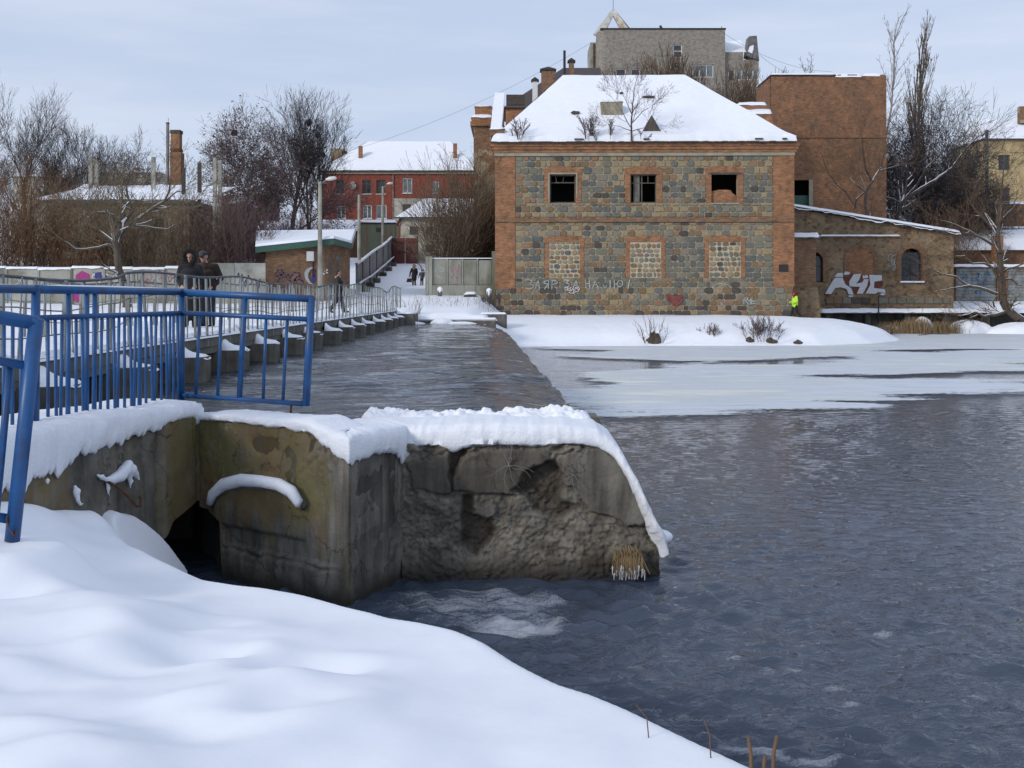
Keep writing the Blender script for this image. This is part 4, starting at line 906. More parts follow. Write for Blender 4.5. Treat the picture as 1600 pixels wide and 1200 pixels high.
    if cap:
        def cp(b):
            b.ball(HD(0,.012,.075), (.098*k,.112*k,.068*k), 14, 8); b.tube([HD(0,-.06,.060), HD(0,-.135,.050)], [.05*k,.035*k], 10)
            b.ball(HD(0,.015,.05), (.095*k,.105*k,.03*k), 14, 6)
        blob('cap', MS[cap], o, cp, vox, 3)
    if hair:
        def hr_(b): b.ball(HD(0,.03,.055), (.094*k,.10*k,.088*k), 14, 10); b.ball(HD(0,.055,-.01), (.085*k,.07*k,.08*k), 12, 8)
        blob('hair', MS[hair], o, hr_, vox, 3)
    if scarf:
        def sc(b):
            for i in range(12): a = 2*math.pi*i/12; b.ball(W((j['neck'][0]+.095*math.cos(a), j['neck'][1]+.09*math.sin(a), j['neck'][2]-.02)), .038*k, 8, 6)
        blob('collar', MS[scarf], o, sc, vox, 2)
    return o
dz_ = 2.06
person((PX(297,23.3), 23.3, dz_), R(4), 1.66, 'person in a long black coat with a fur-rimmed hood standing at the railing', dict(sl=(-.19,.01,1.36), sr=(.19,.01,1.36), wl=(-.17,-.10,.97), wr=(.17,-.10,.97), el=(-.27,.05,1.10), er=(.27,.05,1.10)), coat='black', coat_len=.62, hood='fur', legs='dark', nod=.30, shoulders=.21, vox=.011)
person((PX(324,23.9), 23.9, dz_), R(-8), 1.72, 'person in a dark brown jacket and peaked cap leaning over the railing', dict(chest=(0,-.05,1.27), neck=(0,-.10,1.43), head=(-.02,-.16,1.555), sl=(-.21,-.05,1.345), sr=(.21,-.05,1.345), el=(-.30,.05,1.08), er=(.30,.05,1.08), wl=(-.18,-.10,.93), wr=(.18,-.10,.93)), coat='brown', coat_len=.18, cap='grey', legs='navy', nod=.34, shoulders=.24, vox=.011)
person((PX(528,42.5), 42.5, dz_), R(100), 1.70, 'person in a dark jacket with a pale yellow collar striding along the bridge', dict(kl=(-.09,-.16,.50), al=(-.09,-.22,.09), tl=(-.09,-.40,.06), kr=(.09,.06,.48), ar=(.09,.30,.14), tr=(.09,.20,.03), wl=(-.22,-.20,1.00), wr=(.22,-.16,.98)), coat='dark', coat_len=.05, hair='hair', legs='navy', scarf='yellow', vox=.013)
yw = 86.0; gz = GZ(PX(648,yw), yw)
WM = person((PX(647,yw), yw, gz-.02), R(5), 1.62, 'person in a long black coat with a grey fur hood carrying a bag downhill', dict(kl=(-.09,-.10,.49), kr=(.09,.03,.48), ar=(.09,.10,.10), al=(-.09,-.12,.09), wl=(-.36,-.02,.80), el=(-.31,.0,1.10)), coat='black', coat_len=.42, hood='greyfur', legs='black', vox=.016)
person((PX(659.5,yw), yw-.2, gz-.02), R(-5), 1.24, 'child in a dark patterned jacket and knitted hat walking beside an adult', dict(wl=(-.34,-.0,.98), el=(-.30,.02,1.14)), coat='slate', coat_len=.1, cap='slate', legs='black', vox=.014)
wl_ = Vector((PX(647,yw)-.36*.94, yw-.04, gz+.70))
bg_ = root('handbag', wl_-Vector((.02,0,.45)), 'dark brown handbag held by the person in the fur hood', 'bag')
bx = MB(); c_ = wl_-Vector((.04,0,.28)); bx.prism([(c_.x-.22,c_.z-.17),(c_.x+.22,c_.z-.17),(c_.x+.17,c_.z+.12),(c_.x-.15,c_.z+.12)], c_.y-.08, c_.y+.08); bx.build('pouch', MS['brown'], bg_)
MB().tube([c_+Vector((-.11,0,.11)), c_+Vector((-.06,0,.28)), c_+Vector((.06,0,.28)), c_+Vector((.11,0,.11))], .012, 6).build('strap', MS['brown'], bg_, True)
yh = 70.0; gz = GZ(PX(1242,yh), yh)
person((PX(1242,yh), yh, gz-.03), R(-75), 1.68, 'walking person in a fluorescent yellow jacket and red hood by the mill corner', dict(kl=(-.09,-.14,.50), al=(-.09,-.24,.10), tl=(-.09,-.42,.08), kr=(.09,.08,.48), ar=(.09,.34,.16), tr=(.09,.26,.04), wl=(-.2,-.26,1.05), wr=(.2,-.24,1.03)), coat='hivis', coat_len=.06, hood='red', legs='black', vox=.015)
# ================================================================ BUILDINGS
def holed_wall(name, x0, x1, z0, z1, Y, holes, mat, parent, thick=.45, top=None, reveal=None):
    """frontal wall at depth Y with rectangular openings (x0,x1,z0,z1) and their reveals; world coordinates"""
    xs_ = sorted({x0, x1, *[h[0] for h in holes], *[h[1] for h in holes]}); zs_ = sorted({z0, z1, *[h[2] for h in holes], *[h[3] for h in holes]})
    b = MB()
    for i in range(len(xs_)-1):
        for j in range(len(zs_)-1):
            xm, zm = (xs_[i]+xs_[i+1])/2, (zs_[j]+zs_[j+1])/2
            if any(h[0] < xm < h[1] and h[2] < zm < h[3] for h in holes): continue
            b.add([(xs_[i],Y,zs_[j]),(xs_[i+1],Y,zs_[j]),(xs_[i+1],Y,zs_[j+1]),(xs_[i],Y,zs_[j+1])], [(0,1,2,3)])
    for a, c, d, e in holes:
        b.add([(a,Y,d),(c,Y,d),(c,Y,e),(a,Y,e),(a,Y+thick,d),(c,Y+thick,d),(c,Y+thick,e),(a,Y+thick,e)], [(0,4,5,1),(1,5,6,2),(2,6,7,3),(3,7,4,0)])
    return b.build(name, mat, parent)
def rect(px0, px1, py0, py1, Y): return (PX(px0, Y), PX(px1, Y), PZ(py1, Y), PZ(py0, Y))
def window(parent, h, Y, frame, pane, cols=2, transom=None, bar=.05, name='window', sill=None, surround=None):
    x0, x1, z0, z1 = h; b = MB(); y0, y1 = Y, Y+.06
    b.box(x0, x0+bar, y0, y1, z0, z1); b.box(x1-bar, x1, y0, y1, z0, z1); b.box(x0+bar, x1-bar, y0, y1, z0, z0+bar); b.box(x0+bar, x1-bar, y0, y1, z1-bar, z1)
    for c in range(1, cols):
        xc = x0+(x1-x0)*c/cols; b.box(xc-bar*.4, xc+bar*.4, y0+.004, y1-.004, z0+bar, z1-bar)
    if transom is not None:
        zc = z0+(z1-z0)*transom; b.box(x0+bar, x1-bar, y0+.008, y1-.008, zc-bar*.4, zc+bar*.4)
    w = b.build(name, frame, parent)
    if pane: MB().box(x0+bar*.5, x1-bar*.5, Y+.025, Y+.035, z0+bar*.5, z1-bar*.5).build('pane', pane, w)
    if sill: MB().box(x0-.08, x1+.08, Y-.25, Y-.02, z0-.06, z0).build('sill', sill, w)
    return w
def snow_roof(name, pts_rows, mat, parent):
    """rows of points (equal length) -> smooth snow surface"""
    V = np.array([[tuple(p) for p in r] for r in pts_rows]); nv, nu, _ = V.shape
    return np_mesh(name, V.reshape(-1, 3), grid_faces(nu, nv), mat, parent, True)
def slab_snow(parent, x0, x1, y0, y1, z, th, seed, nu=None, slope=(0, 0), over=.06, name='snow'):
    """blanket of snow on a flat or sloping rectangle with rounded, uneven rims"""
    nx = nu or max(6, int((x1-x0)/.18)); ny = max(6, int((y1-y0)/.18)); nx = min(nx, 120); ny = min(ny, 50)
    xs_ = np.linspace(x0-over, x1+over, nx); ys_ = np.linspace(y0-over, y1+over, ny); X, Y = np.meshgrid(xs_, ys_)
    e = np.minimum(np.minimum(X-xs_[0], xs_[-1]-X), np.minimum(Y-ys_[0], ys_[-1]-Y)); w = min(.16, (y1-y0)*.3, (x1-x0)*.3)
    Z = z + slope[0]*(X-x0) + slope[1]*(Y-y0) + th*(1-(1-np.clip(e/w, 0, 1))**2)*(1+.25*fbm(X*1.3, Y*1.3, 3, seed)) - .05*(e <= 0)*(1+fbm(X*2.2, Y*2.2, 3, seed+3))
    return np_mesh(name, np.stack([X, Y, Z], -1).reshape(-1, 3), grid_faces(nx, ny), M['snow'], parent, True)
def strokes(name, lines, Y, w, mat, parent, Yoff=0.0):
    b = MB()
    for ln in lines:
        pts = [Vector((PX(x_, Y), Y+Yoff, PZ(y_, Y))) for x_, y_ in ln]
        for p_, q_ in zip(pts[:-1], pts[1:]):
            d = (q_-p_); L = d.length
            if L < 1e-6: continue
            d /= L; n_ = Vector((-d.z, 0, d.x))*w/2; e = d*w*.35; f = Vector((0, .006, 0))
            a = [p_-e-n_, q_+e-n_, q_+e+n_, p_-e+n_]; b.add(a+[v_+f for v_ in a], [(0,1,2,3),(0,4,5,1),(1,5,6,2),(2,6,7,3),(3,7,4,0)])
    return b.build(name, mat, parent)
def fillpoly(name, polys, Y, mat, parent, th=.008):
    b = MB()
    for pl in polys:
        p_ = [(PX(x_, Y), PZ(y_, Y)) for x_, y_ in pl]
        ar_ = sum(p_[i][0]*p_[(i+1) % len(p_)][1]-p_[(i+1) % len(p_)][0]*p_[i][1] for i in range(len(p_)))
        if ar_ < 0: p_ = p_[::-1]
        b.prism(p_, Y, Y+th)
    return b.build(name, mat, parent)
M['gr_white'] = plain('white_spray_paint', (.55, .56, .58), .6, var=.15, scale=9); M['gr_pale'] = plain('faded_white_paint', (.36, .38, .36), .8, var=.3, scale=3)
M['gr_purple'] = plain('purple_spray_paint', (.075, .045, .10), .7, var=.3); M['gr_blue'] = plain('blue_spray_paint', (.03, .035, .16), .7, var=.3); M['gr_magenta'] = plain('magenta_spray_paint', (.30, .03, .17), .7, var=.2); M['gr_red'] = plain('faded_red_paint', (.16, .048, .04), .8, var=.45, scale=4)
M['gr_rust'] = plain('rust_red_outline_paint', (.13, .038, .026), .8, var=.3); M['gr_sky'] = plain('light_blue_paint', (.10, .22, .38), .7, var=.3); M['gr_pink'] = plain('pale_pink_paint', (.34, .17, .18), .8, var=.3)

# ---------------------------------------------------------------- the mill
MY = 71.0; MX0, MX1 = PX(775, MY), PX(1238, MY); MZ0, MZT = 0.9, PZ(243, MY)
MILL = root('stone_mill', ((MX0+MX1)/2, MY, MZ0), 'old two-storey mill of grey stone blocks with brick corners and snowy hip roof', 'building')
UPW = [rect(859,900,272,317,MY), rect(985,1026,272,317,MY), rect(1111,1152,272,317,MY)]
LOA = [rect(858,906,378,434,MY), rect(984,1033,378,434,MY), rect(1107,1157,378,434,MY)]
holed_wall('front_wall', MX0, MX1, MZ0, MZT+.3, MY, UPW, M['mortar'], MILL, .5)
DEP = 15.5
sb = MB(); sb.box(MX0, MX0+.5, MY+.502, MY+DEP, MZ0, MZT+.3).box(MX1-.5, MX1, MY+.502, MY+DEP, MZ0, MZT+.3).box(MX0+.5, MX1-.5, MY+DEP-.5, MY+DEP, MZ0, MZT+.3); sb.build('rear_walls', M['brick'], MILL)
MB().box(MX0+.5, MX1-.5, MY+3.2, MY+3.3, MZ0, MZT).build('partition', M['room_shade'], MILL)
MB().box(MX0+.5, MX1-.5, MY+.5, MY+3.2, PZ(345, MY), PZ(340, MY)).build('upper_floor', M['room_shade'], MILL)
def brick_frame(h, wpx, top, name, arch=False, proud=.05):
    x0, x1, z0, z1 = h; w = wpx*MY/F; y0, y1 = MY-proud, MY-.002
    b = MB(); b.box(x0-w, x0, y0, y1, z0, z1); b.box(x1, x1+w, y0, y1, z0, z1)
    n_ = 14; lo = []; hi = []
    for i in range(n_+1):
        q = i/n_; xx = x0-w*1.35+(x1-x0+2.7*w)*q; hgt = math.sin(math.pi*q)
        xi = min(max(xx, x0-w), x1+w)
        lo.append((xi, z1+0.002)); hi.append((xx, z1+top*(.72+.28*hgt)))
    poly = [(x0-w, z1+.002), (x1+w, z1+.002)] + hi[::-1]
    b.prism(poly, y0-.012, y1); return b.build(name, M['brick'], MILL)
for h in UPW: brick_frame(h, 8.5, .50, 'brick_surround')
for h in LOA: brick_frame(h, 6.5, .40, 'brick_surround')
# corner pilasters, cornice, string course
for a, b_, zb_ in ((773.5,805,452), (1207,1239.5,448)): MB().box(PX(a,MY), PX(b_,MY), MY-.07, MY-.002, PZ(zb_,MY), MZT-.03).build('brick_pilaster', M['brick'], MILL)
MB().box(PX(773.5,MY), PX(1239.5,MY), MY-.16, MY-.072, PZ(347,MY), PZ(340,MY)).build('string_course', M['brick_hut'], MILL)
MB().box(PX(772,MY), PX(1240,MY), MY-.15, MY+.4, MZT-.03, PZ(238.5,MY)).build('plaster_band', M['plaster'], MILL)
co = MB()
for i, (py0, py1, o_) in enumerate(((238.5,234,.20),(234,229,.27),(229,224,.34))): co.box(PX(775,MY)-o_, PX(1238,MY)+o_, MY-o_, MY+.6+.01*i, PZ(py0,MY), PZ(py1,MY)-.004)
co.build('cornice', M['brick'], MILL)
# stones
rg = random.Random(77); stones = []
def free(x0, x1, z0, z1, ex):
    iv = [(x0, x1)]
    for a, b_, c, d in ex:
        if d <= z0+.06 or c >= z1-.06: continue
        nv_ = []
        for p_, q_ in iv:
            if b_ <= p_ or a >= q_: nv_.append((p_, q_)); continue
            if a-p_ > .12: nv_.append((p_, a))
            if q_-b_ > .12: nv_.append((b_, q_))
        iv = nv_
    return iv
W_ = 8.5*MY/F; WL = 6.5*MY/F
EX = [(h[0]-W_, h[1]+W_, h[2], h[3]) for h in UPW] + [(h[0]-1.35*W_, h[1]+1.35*W_, h[3], h[3]+.46) for h in UPW] + [(h[0]-WL, h[1]+WL, h[2], h[3]+.02) for h in LOA] + [(h[0]-1.35*WL, h[1]+1.35*WL, h[3], h[3]+.36) for h in LOA]
EX += [(PX(770,MY), PX(1245,MY), PZ(347,MY)-.01, PZ(340,MY)+.01)]
z = MZ0+.05
while z < MZT-.12:
    h = rg.uniform(.31, .43); zt = min(z+h, MZT-.02)
    for lim in (PZ(347,MY), MZT-.02, UPW[0][2], UPW[0][3], UPW[0][3]+.46, LOA[0][2], LOA[0][3], LOA[0][3]+.36):
        if z < lim < zt+.14 and lim > z+.15: zt = lim-.005
    if PZ(347,MY)-.05 < z < PZ(340,MY): z = PZ(340,MY)+.005; continue
    py = HZ-((z+zt)/2-CZ)*F/MY
    xa, xb = (PX(775,MY), PX(1238,MY)) if py > 450 else (PX(805,MY)+.01, PX(1207,MY)-.01)
    for p_, q_ in free(xa, xb, z, zt, EX):
        x_ = p_
        while x_ < q_-.05:
            w = rg.uniform(.30, .64)*(1.0 if rg.random() < .85 else 1.3)
            if q_-(x_+w) < .22: w = q_-x_
            if w > .9: w *= .5
            stones.append((x_, x_+w, z, zt, py, False)); x_ += w
    z = zt
for h in LOA:        # rubble infill of the blocked arches
    z = h[2]+.02
    while z < h[3]-.12:
        hh = min(rg.uniform(.26, .38), h[3]-z); x_ = h[0]+.02
        while x_ < h[1]-.12:
            w = min(rg.uniform(.24, .5), h[1]-.02-x_); stones.append((x_, x_+w, z, z+hh, 0, True)); x_ += w
        z += hh
for h in LOA: MB().box(h[0]+.002, h[1]-.002, MY-.02, MY-.004, h[2], h[3]-.002).build('arch_infill', M['mortar_pale'], MILL)
def stone_geo(s):
    x0, x1, z0, z1, py, rub = s; g_ = .035 if rub else .020
    x0 += g_; x1 -= g_; z0 += g_; z1 -= g_; w, h = x1-x0, z1-z0; c = min(w, h)*(.30 if rub else rg.uniform(.10, .22)); pr = rg.uniform(.035, .075)+(.02 if rub else 0)
    j = lambda a: rg.uniform(-a, a)
    out = [(x0+c,z0),(x1-c,z0),(x1,z0+c),(x1,z1-c),(x1-c,z1),(x0+c,z1),(x0,z1-c),(x0,z0+c)]; ja = .03 if not rub else .045
    out = [(a+j(ja)*.6, b_+j(ja)*.6) for a, b_ in out]; cx_, cz_ = (x0+x1)/2, (z0+z1)/2; k = .80
    inn = [(cx_+(a-cx_)*k, cz_+(b_-cz_)*k) for a, b_ in out]
    v_ = [(a, MY-.003 if not rub else MY-.021, b_) for a, b_ in out] + [(a, MY-pr*.75, b_) for a, b_ in [(cx_+(a-cx_)*.94, cz_+(b_-cz_)*.94) for a, b_ in out]] + [(a, MY-pr, b_) for a, b_ in inn]
    f_ = [tuple(range(16, 24))]
    for r_ in (0, 8): f_ += [(r_+i, r_+(i+1) % 8, r_+8+(i+1) % 8, r_+8+i) for i in range(8)]
    return v_, f_
def stone_col(s):
    py, rub = s[4], s[5]; nn = float(fbm(np.array([s[0]*.28]), np.array([s[2]*.55]), 3, 91)[0]); r_ = rg.random()
    if rub: w = [.14,.08,.12,.14,.30,.10,.02,.18]
    elif py > 476: w = [.05,.05,.10,.20,.07,.10,.38,.22]
    elif py > 452: w = [.06,.04,.12,.28,.16,.12,.12,.22]
    elif 346 < py < 372: w = [.10,.05,.16,.14,.26,.13,.03,.22]
    elif py > 372: w = [.30,.24,.16,.07,.05,.04,.06,.12]
    elif py < 258 or 318 < py < 340: w = [.08,.05,.14,.18,.24,.13,.02,.20]
    else: w = [.25,.15,.18,.10,.10,.06,.04,.15]
    if nn > .12 and not rub: w = [a*b_ for a, b_ in zip(w, (.5,.4,.9,1.3,1.7,1.2,.8,1.3))]
    if nn < -.12 and not rub: w = [a*b_ for a, b_ in zip(w, (1.7,1.7,1.2,.6,.5,.6,1.1,.9))]
    return rg.choices(range(8), w)[0]
stones.sort(key=lambda s: -(s[1]-s[0])*(s[3]-s[2]))
rest = MB()
for i, s in enumerate(stones):
    v_, f_ = stone_geo(s); ci = stone_col(s)
    if i < 300: b = MB(); b.add(v_, f_); b.build('stone', STONE[ci], MILL)
    else: rest.add(v_, f_, ci)
rest.build('small_stones', STONE, MILL)['kind'] = 'stuff'
# upper windows
h = UPW[0]; x0, x1, z0, z1 = h
b = MB(); b.box(x0-.12, x0-.002, MY-.09, MY-.052, z0, z1+.10).box(x0+.002, x1+.10, MY-.092, MY-.066, z1+.003, z1+.10).box(x1+.002, x1+.10, MY-.09, MY-.052, z0+.3, z1); b.build('plaster_reveal', M['plaster'], MILL)
window(MILL, h, MY+.25, M['wood_old'], None, 1, .72, .09)
b = MB(); b.tube([(x0+.38, MY+.28, z1-.06), (x0+.46, MY+.28, z0+(z1-z0)*.72)], .025, 4).tube([(x0+.95, MY+.28, z1-.06), (x0+.85, MY+.28, z0+(z1-z0)*.72)], .025, 4); b.build('broken_bar', M['wood_old'], MILL)
h = UPW[1]; x0, x1, z0, z1 = h
window(MILL, h, MY+.22, M['wood_old'], None, 1, .70, .08)
b = MB(); b.box(x0+.22, x0+.62, MY+.24, MY+.3, z0+.08, z1-.08); b.build('grey_board', M['conc'], MILL)
b = MB(); b.box(x0+.72, x0+.80, MY+.23, MY+.29, z0+.08, z1-.08).box(x0+1.14, x0+1.20, MY+.23, MY+.29, z0+(z1-z0)*.7, z1-.08); b.build('mullion', M['wood_old'], MILL)
h = UPW[2]; x0, x1, z0, z1 = h
prof = [(x0, z0+.02), (x1, z0+.02), (x1, z0+.42), (x1-.12, z0+.50), (x1-.30, z0+.62), (x1-.42, z0+.82), (x1-.62, z0+.85), (x0+.5, z0+.86), (x0+.25, z0+.80), (x0, z0+.74)]
MB().prism(prof, MY+.12, MY+.42).build('brick_rubble', M['brick'], MILL)
MB().box(x0-.1, x1+.1, MY-.10, MY-.053, z0-.09, z0-.01).build('sill', M['conc_light'], MILL)
MB().box(x0-.18, x1+.2, MY-.12, MY-.066, z1+.003, z1+.09).build('lintel_board', M['wood_old'], MILL)
MB().box(PX(1215.5,MY), PX(1229.5,MY), MY-.13, MY-.071, PZ(424.5,MY), PZ(413.5,MY)).build('plaque', M['black'], MILL)
# graffiti
zx = lambda pts: [[(810+x_/8.42, 425+y_/8.42) for x_, y_ in ln] for ln in pts]
TXT = zx([[(100,105),(150,100),(185,125),(150,150),(195,175),(190,210),(140,225),(95,212)], [(215,225),(262,110),(280,225)], [(232,180),(276,178)], [(395,215),(398,110),(345,120),(335,150),(395,160)], [(385,165),(345,225)], [(440,225),(445,110),(505,120),(515,145),(455,165)],
          [(605,105),(665,110),(630,140),(670,160),(660,200),(610,195)], [(715,225),(760,110),(785,200)], [(730,180),(778,172)], [(878,105),(890,205)], [(935,105),(940,215)], [(885,155),(938,152)], [(975,215),(1010,112),(1050,215)], [(985,170),(1035,168)], [(1120,175),(1140,215),(1160,180)], [(1205,110),(1205,215)], [(1262,105),(1262,215)], [(1262,160),(1300,155)], [(1340,105),(1370,130),(1365,180),(1330,200),(1300,175),(1302,130),(1340,105)], [(1460,105),(1440,215)]])
for q in ((0,1),(1,3),(3,5),(5,6),(6,7),(7,9),(9,12),(12,14),(14,15),(15,16),(16,19),(19,20)): strokes('painted_letter', TXT[q[0]:q[1]], MY, .055, M['gr_pale'], MILL, -.10)
SC = zx([[(610,215),(650,190),(640,235),(690,200),(680,260),(720,215),(730,280)], [(615,235),(700,245)], [(745,205),(790,195),(805,225),(780,262),(745,255),(738,225),(770,215),(790,235)], [(660,270),(700,280),(745,270)]])
strokes('graffiti_scribble', SC, MY, .04, M['gr_white'], MILL, -.105)
fillpoly('painted_heart', [[(1039,461),(1046,459),(1053,463),(1060,460),(1067,461),(1068,468),(1063,474),(1056,480),(1052,477),(1044,471)]], MY-.085, M['gr_red'], MILL)
strokes('graffiti_tag', [[(1161,475),(1162,465),(1168,466),(1164,470),(1169,476)],[(1172,466),(1171,475)],[(1174,465),(1173,475),(1179,474)],[(1163,468),(1178,471)]], MY, .05, M['gr_pale'], MILL, -.10)
strokes('graffiti_arc', [[(1112,450),(1116,445),(1126,443),(1136,445),(1141,450)],[(1127,443),(1127,447)],[(1115,456),(1118,461),(1121,456)],[(1124,472),(1131,478)],[(1131,472),(1124,478)]], MY, .035, M['gr_pale'], MILL, -.10)

# ---- roof
EY, RY = MY-.55, MY+8.0; EZ, RZ = PZ(219.5, EY)+.06, PZ(118, RY)
ex0, ex1 = PX(768, EY), PX(1244, EY); rx0, rx1 = PX(876, RY), PX(1066, RY)
BYk = MY+DEP+.5
rb = MB(); o_ = .10
rb.add([(ex0,EY,EZ-o_),(ex1,EY,EZ-o_),(ex1,BYk,EZ-o_),(ex0,BYk,EZ-o_),(rx0,RY,RZ-o_),(rx1,RY,RZ-o_),(ex0,EY,EZ-o_-.07),(ex1,EY,EZ-o_-.07),(ex1,BYk,EZ-o_-.07),(ex0,BYk,EZ-o_-.07)], [(0,1,5,4),(1,2,5),(2,3,4,5),(3,0,4),(0,6,7,1),(1,7,8,2),(2,8,9,3),(3,9,6,0),(6,9,8,7)])
ROOF = rb.build('roof', M['roof_edge'], MILL)
def roof_face(c0, c1, t0, t1, nu, nv, seed):
    """snow on one roof slope: eave c0->c1, ridge t0->t1"""
    c0, c1, t0, t1 = map(np.array, (c0, c1, t0, t1)); s = np.linspace(0, 1, nu)[None, :, None]; w = np.linspace(0, 1, nv)[:, None, None]
    w2 = np.where(w == 0, 0, w)
    Pt = (c0+(c1-c0)*s)*(1-w2)+(t0+(t1-t0)*s)*w2
    n_ = np.cross(c1-c0, t0-c0); n_ /= np.linalg.norm(n_)
    if n_[2] < 0: n_ = -n_
    th = .10+.05*fbm(Pt[..., 0]*.5+seed, Pt[..., 1]*.5, 4, seed)+.10*np.exp(-((np.linspace(0,1,nv)[:, None]-.03)/.05)**2)*(1+.8*fbm(Pt[..., 0]*.9+seed, Pt[..., 1]*.9, 3, seed+3))
    th[0] = -.09-.09*fbm(Pt[0, :, 0]*1.6, Pt[0, :, 1]*1.6, 4, seed+6); th[1] += .06*fbm(Pt[0, :, 0]*2.6, Pt[0, :, 1]*2.6, 3, seed+8); 
    ed = np.minimum(np.linspace(0, 1, nu), 1-np.linspace(0, 1, nu))[None, :]; th = th*(.55+.45*sstep(0, .03, ed)) if seed == 2 else th
    return Pt+n_*th[..., None]
fr = roof_face((ex0-.02,EY-.05,EZ-.05), (ex1+.03,EY-.05,EZ-.05), (rx0,RY,RZ-.05), (rx1,RY,RZ-.05), 150, 60, 1)
for nm, A_ in (('roof_snow', fr), ('roof_snow', roof_face((ex1+.03,EY-.05,EZ-.05), (ex1+.03,BYk,EZ-.05), (rx1,RY,RZ-.05), (rx1,RY,RZ-.05), 60, 40, 3)), ('roof_snow', roof_face((ex0-.02,BYk,EZ-.05), (ex0-.02,EY-.05,EZ-.05), (rx0,RY,RZ-.05), (rx0,RY,RZ-.05), 60, 40, 4)), ('roof_snow', roof_face((ex1+.03,BYk,EZ-.05), (ex0-.02,BYk,EZ-.05), (rx1,RY,RZ-.05), (rx0,RY,RZ-.05), 60, 20, 5))):
    np_mesh(nm, A_.reshape(-1, 3), grid_faces(A_.shape[1], A_.shape[0]), M['snow_soft'], ROOF, True)
def roof_pt(px, py):
    lo, hi = 0.0, 1.0
    for _ in range(40):
        q = (lo+hi)/2; Yq = EY+(RY-EY)*q; Zq = EZ+(RZ-EZ)*q; y_ = HZ-(Zq-CZ)*F/Yq
        if y_ > py: lo = q
        else: hi = q
    return Vector((PX(px, Yq), Yq, Zq))
# rendered stack, little gable dormer, holes
p_ = roof_pt(955, 181); MB().box(p_.x-.72, p_.x+.72, p_.y-.05, p_.y+1.0, p_.z-.3, PZ(158, p_.y)).build('rendered_stack', M['plaster'], ROOF)
slab_snow(ROOF, p_.x-.72, p_.x+.72, p_.y-.05, p_.y+1.0, PZ(158, p_.y), .12, 4)
p_ = roof_pt(1018, 207); dm = MB(); hw = .66; zt = PZ(180, p_.y)
dm.add([(p_.x-hw,p_.y,p_.z),(p_.x+hw,p_.y,p_.z),(p_.x,p_.y,zt),(p_.x,p_.y+1.6,zt+.02)], [(0,1,2),(1,3,2),(0,2,3)]); DM = dm.build('dormer', M['snow'], ROOF)
MB().prism([(p_.x-hw,p_.z-.02),(p_.x+hw,p_.z-.02),(p_.x,zt+.02)], p_.y-.06, p_.y-.01).build('dormer_board', M['wood_old'], DM)
for px, py, w, hh in ((898,178,.32,.14),(1011,153,.5,.07),(968,147,.14,.06)):
    p_ = roof_pt(px, py); b = MB(); n_ = 9; rr = random.Random(px)
    pts_ = [(p_.x+w*math.cos(6.283*i/n_)*rr.uniform(.7, 1.1), p_.z+.05+hh*math.sin(6.283*i/n_)*rr.uniform(.7, 1.2)) for i in range(n_)]
    b.prism(pts_, p_.y-.30, p_.y+.2); b.build('bare_patch', M['roof_edge'], ROOF)
for px, w in ((905,14),(1185,12),(1225,7),(1010,9)):
    p_ = roof_pt(px, 219); MB().box(p_.x-w*.021, p_.x+w*.021, EY-.12, EY-.02, EZ-.02, EZ+.07).build('loose_sheet', M['roof_edge'], ROOF)
# raised end wall at the left edge, brick stub
p0 = Vector((PX(767, 71.5), 71.5, PZ(216, 71.5)))
MB().box(PX(766,71.2), PX(788,71.2), 70.9, 72.0, PZ(222,71.2), PZ(201,71.2)).build('parapet_pier', M['brick_hut'], MILL)
pw = MB(); zA, zB = PZ(202, 71.5), PZ(147, 78.5)
pw.add([(PX(767,71.5),71.3,EZ-.2),(PX(783,71.5),71.3,EZ-.2),(PX(783,71.5),71.3,zA),(PX(767,71.5),71.3,zA),(PX(767,71.5),78.5,EZ-.2),(PX(783,71.5),78.5,EZ-.2),(PX(783,71.5),78.5,zB),(PX(767,71.5),78.5,zB)], [(0,1,2,3),(1,5,6,2),(5,4,7,6),(4,0,3,7),(3,2,6,7)])
pw.build('parapet', M['brick_hut'], MILL)
sp_ = MB(); x0, x1 = PX(766,71.5), PX(784,71.5)
sp_.add([(x0,71.22,zA-.03),(x1,71.22,zA-.03),(x1-.03,71.3,zA+.14),(x0+.03,71.3,zA+.14),(x0,78.6,zB-.03),(x1,78.6,zB-.03),(x1-.03,78.5,zB+.14),(x0+.03,78.5,zB+.14)], [(0,1,2,3),(1,5,6,2),(5,4,7,6),(4,0,3,7),(3,2,6,7)])
sp_.build('parapet_snow', M['snow'], MILL)
slab_snow(MILL, PX(766,71.2), PX(788,71.2), 70.9, 71.3, PZ(201,71.2), .12, 9)
MILL.rotation_euler.z = R(-1.2)

# ---------------------------------------------------------------- tall neighbour on the left of the mill with its stack
NB = root('brick_annex', (PX(752,80), 81, 1.5), 'narrow brick annex with patchy plaster and corniced stack between mill and bushes', 'building')
YN = 80.0
MB().box(PX(740,YN), PX(775,YN)+.8, YN, YN+6, 1.2, PZ(197,YN)).build('wall', M['brick_plaster'], NB)
MB().box(PX(735,YN), PX(772,YN), YN-.25, YN+5.9, PZ(197,YN)+.003, PZ(190,YN)).build('cornice', M['brick'], NB)
MB().box(PX(737,YN), PX(770,YN), YN-.12, YN+5.5, PZ(190,YN)+.003, PZ(183,YN)).build('cornice', M['brick'], NB)
MB().box(PX(742,YN), PX(768,YN), YN+.1, YN+1.5, PZ(183,YN), PZ(165,YN)).build('stack', M['brick'], NB)
slab_snow(NB, PX(737,YN), PX(770,YN), YN-.12, YN+5.4, PZ(183,YN), .2, 3); slab_snow(NB, PX(742,YN), PX(768,YN), YN+.1, YN+1.5, PZ(165,YN), .1, 5)

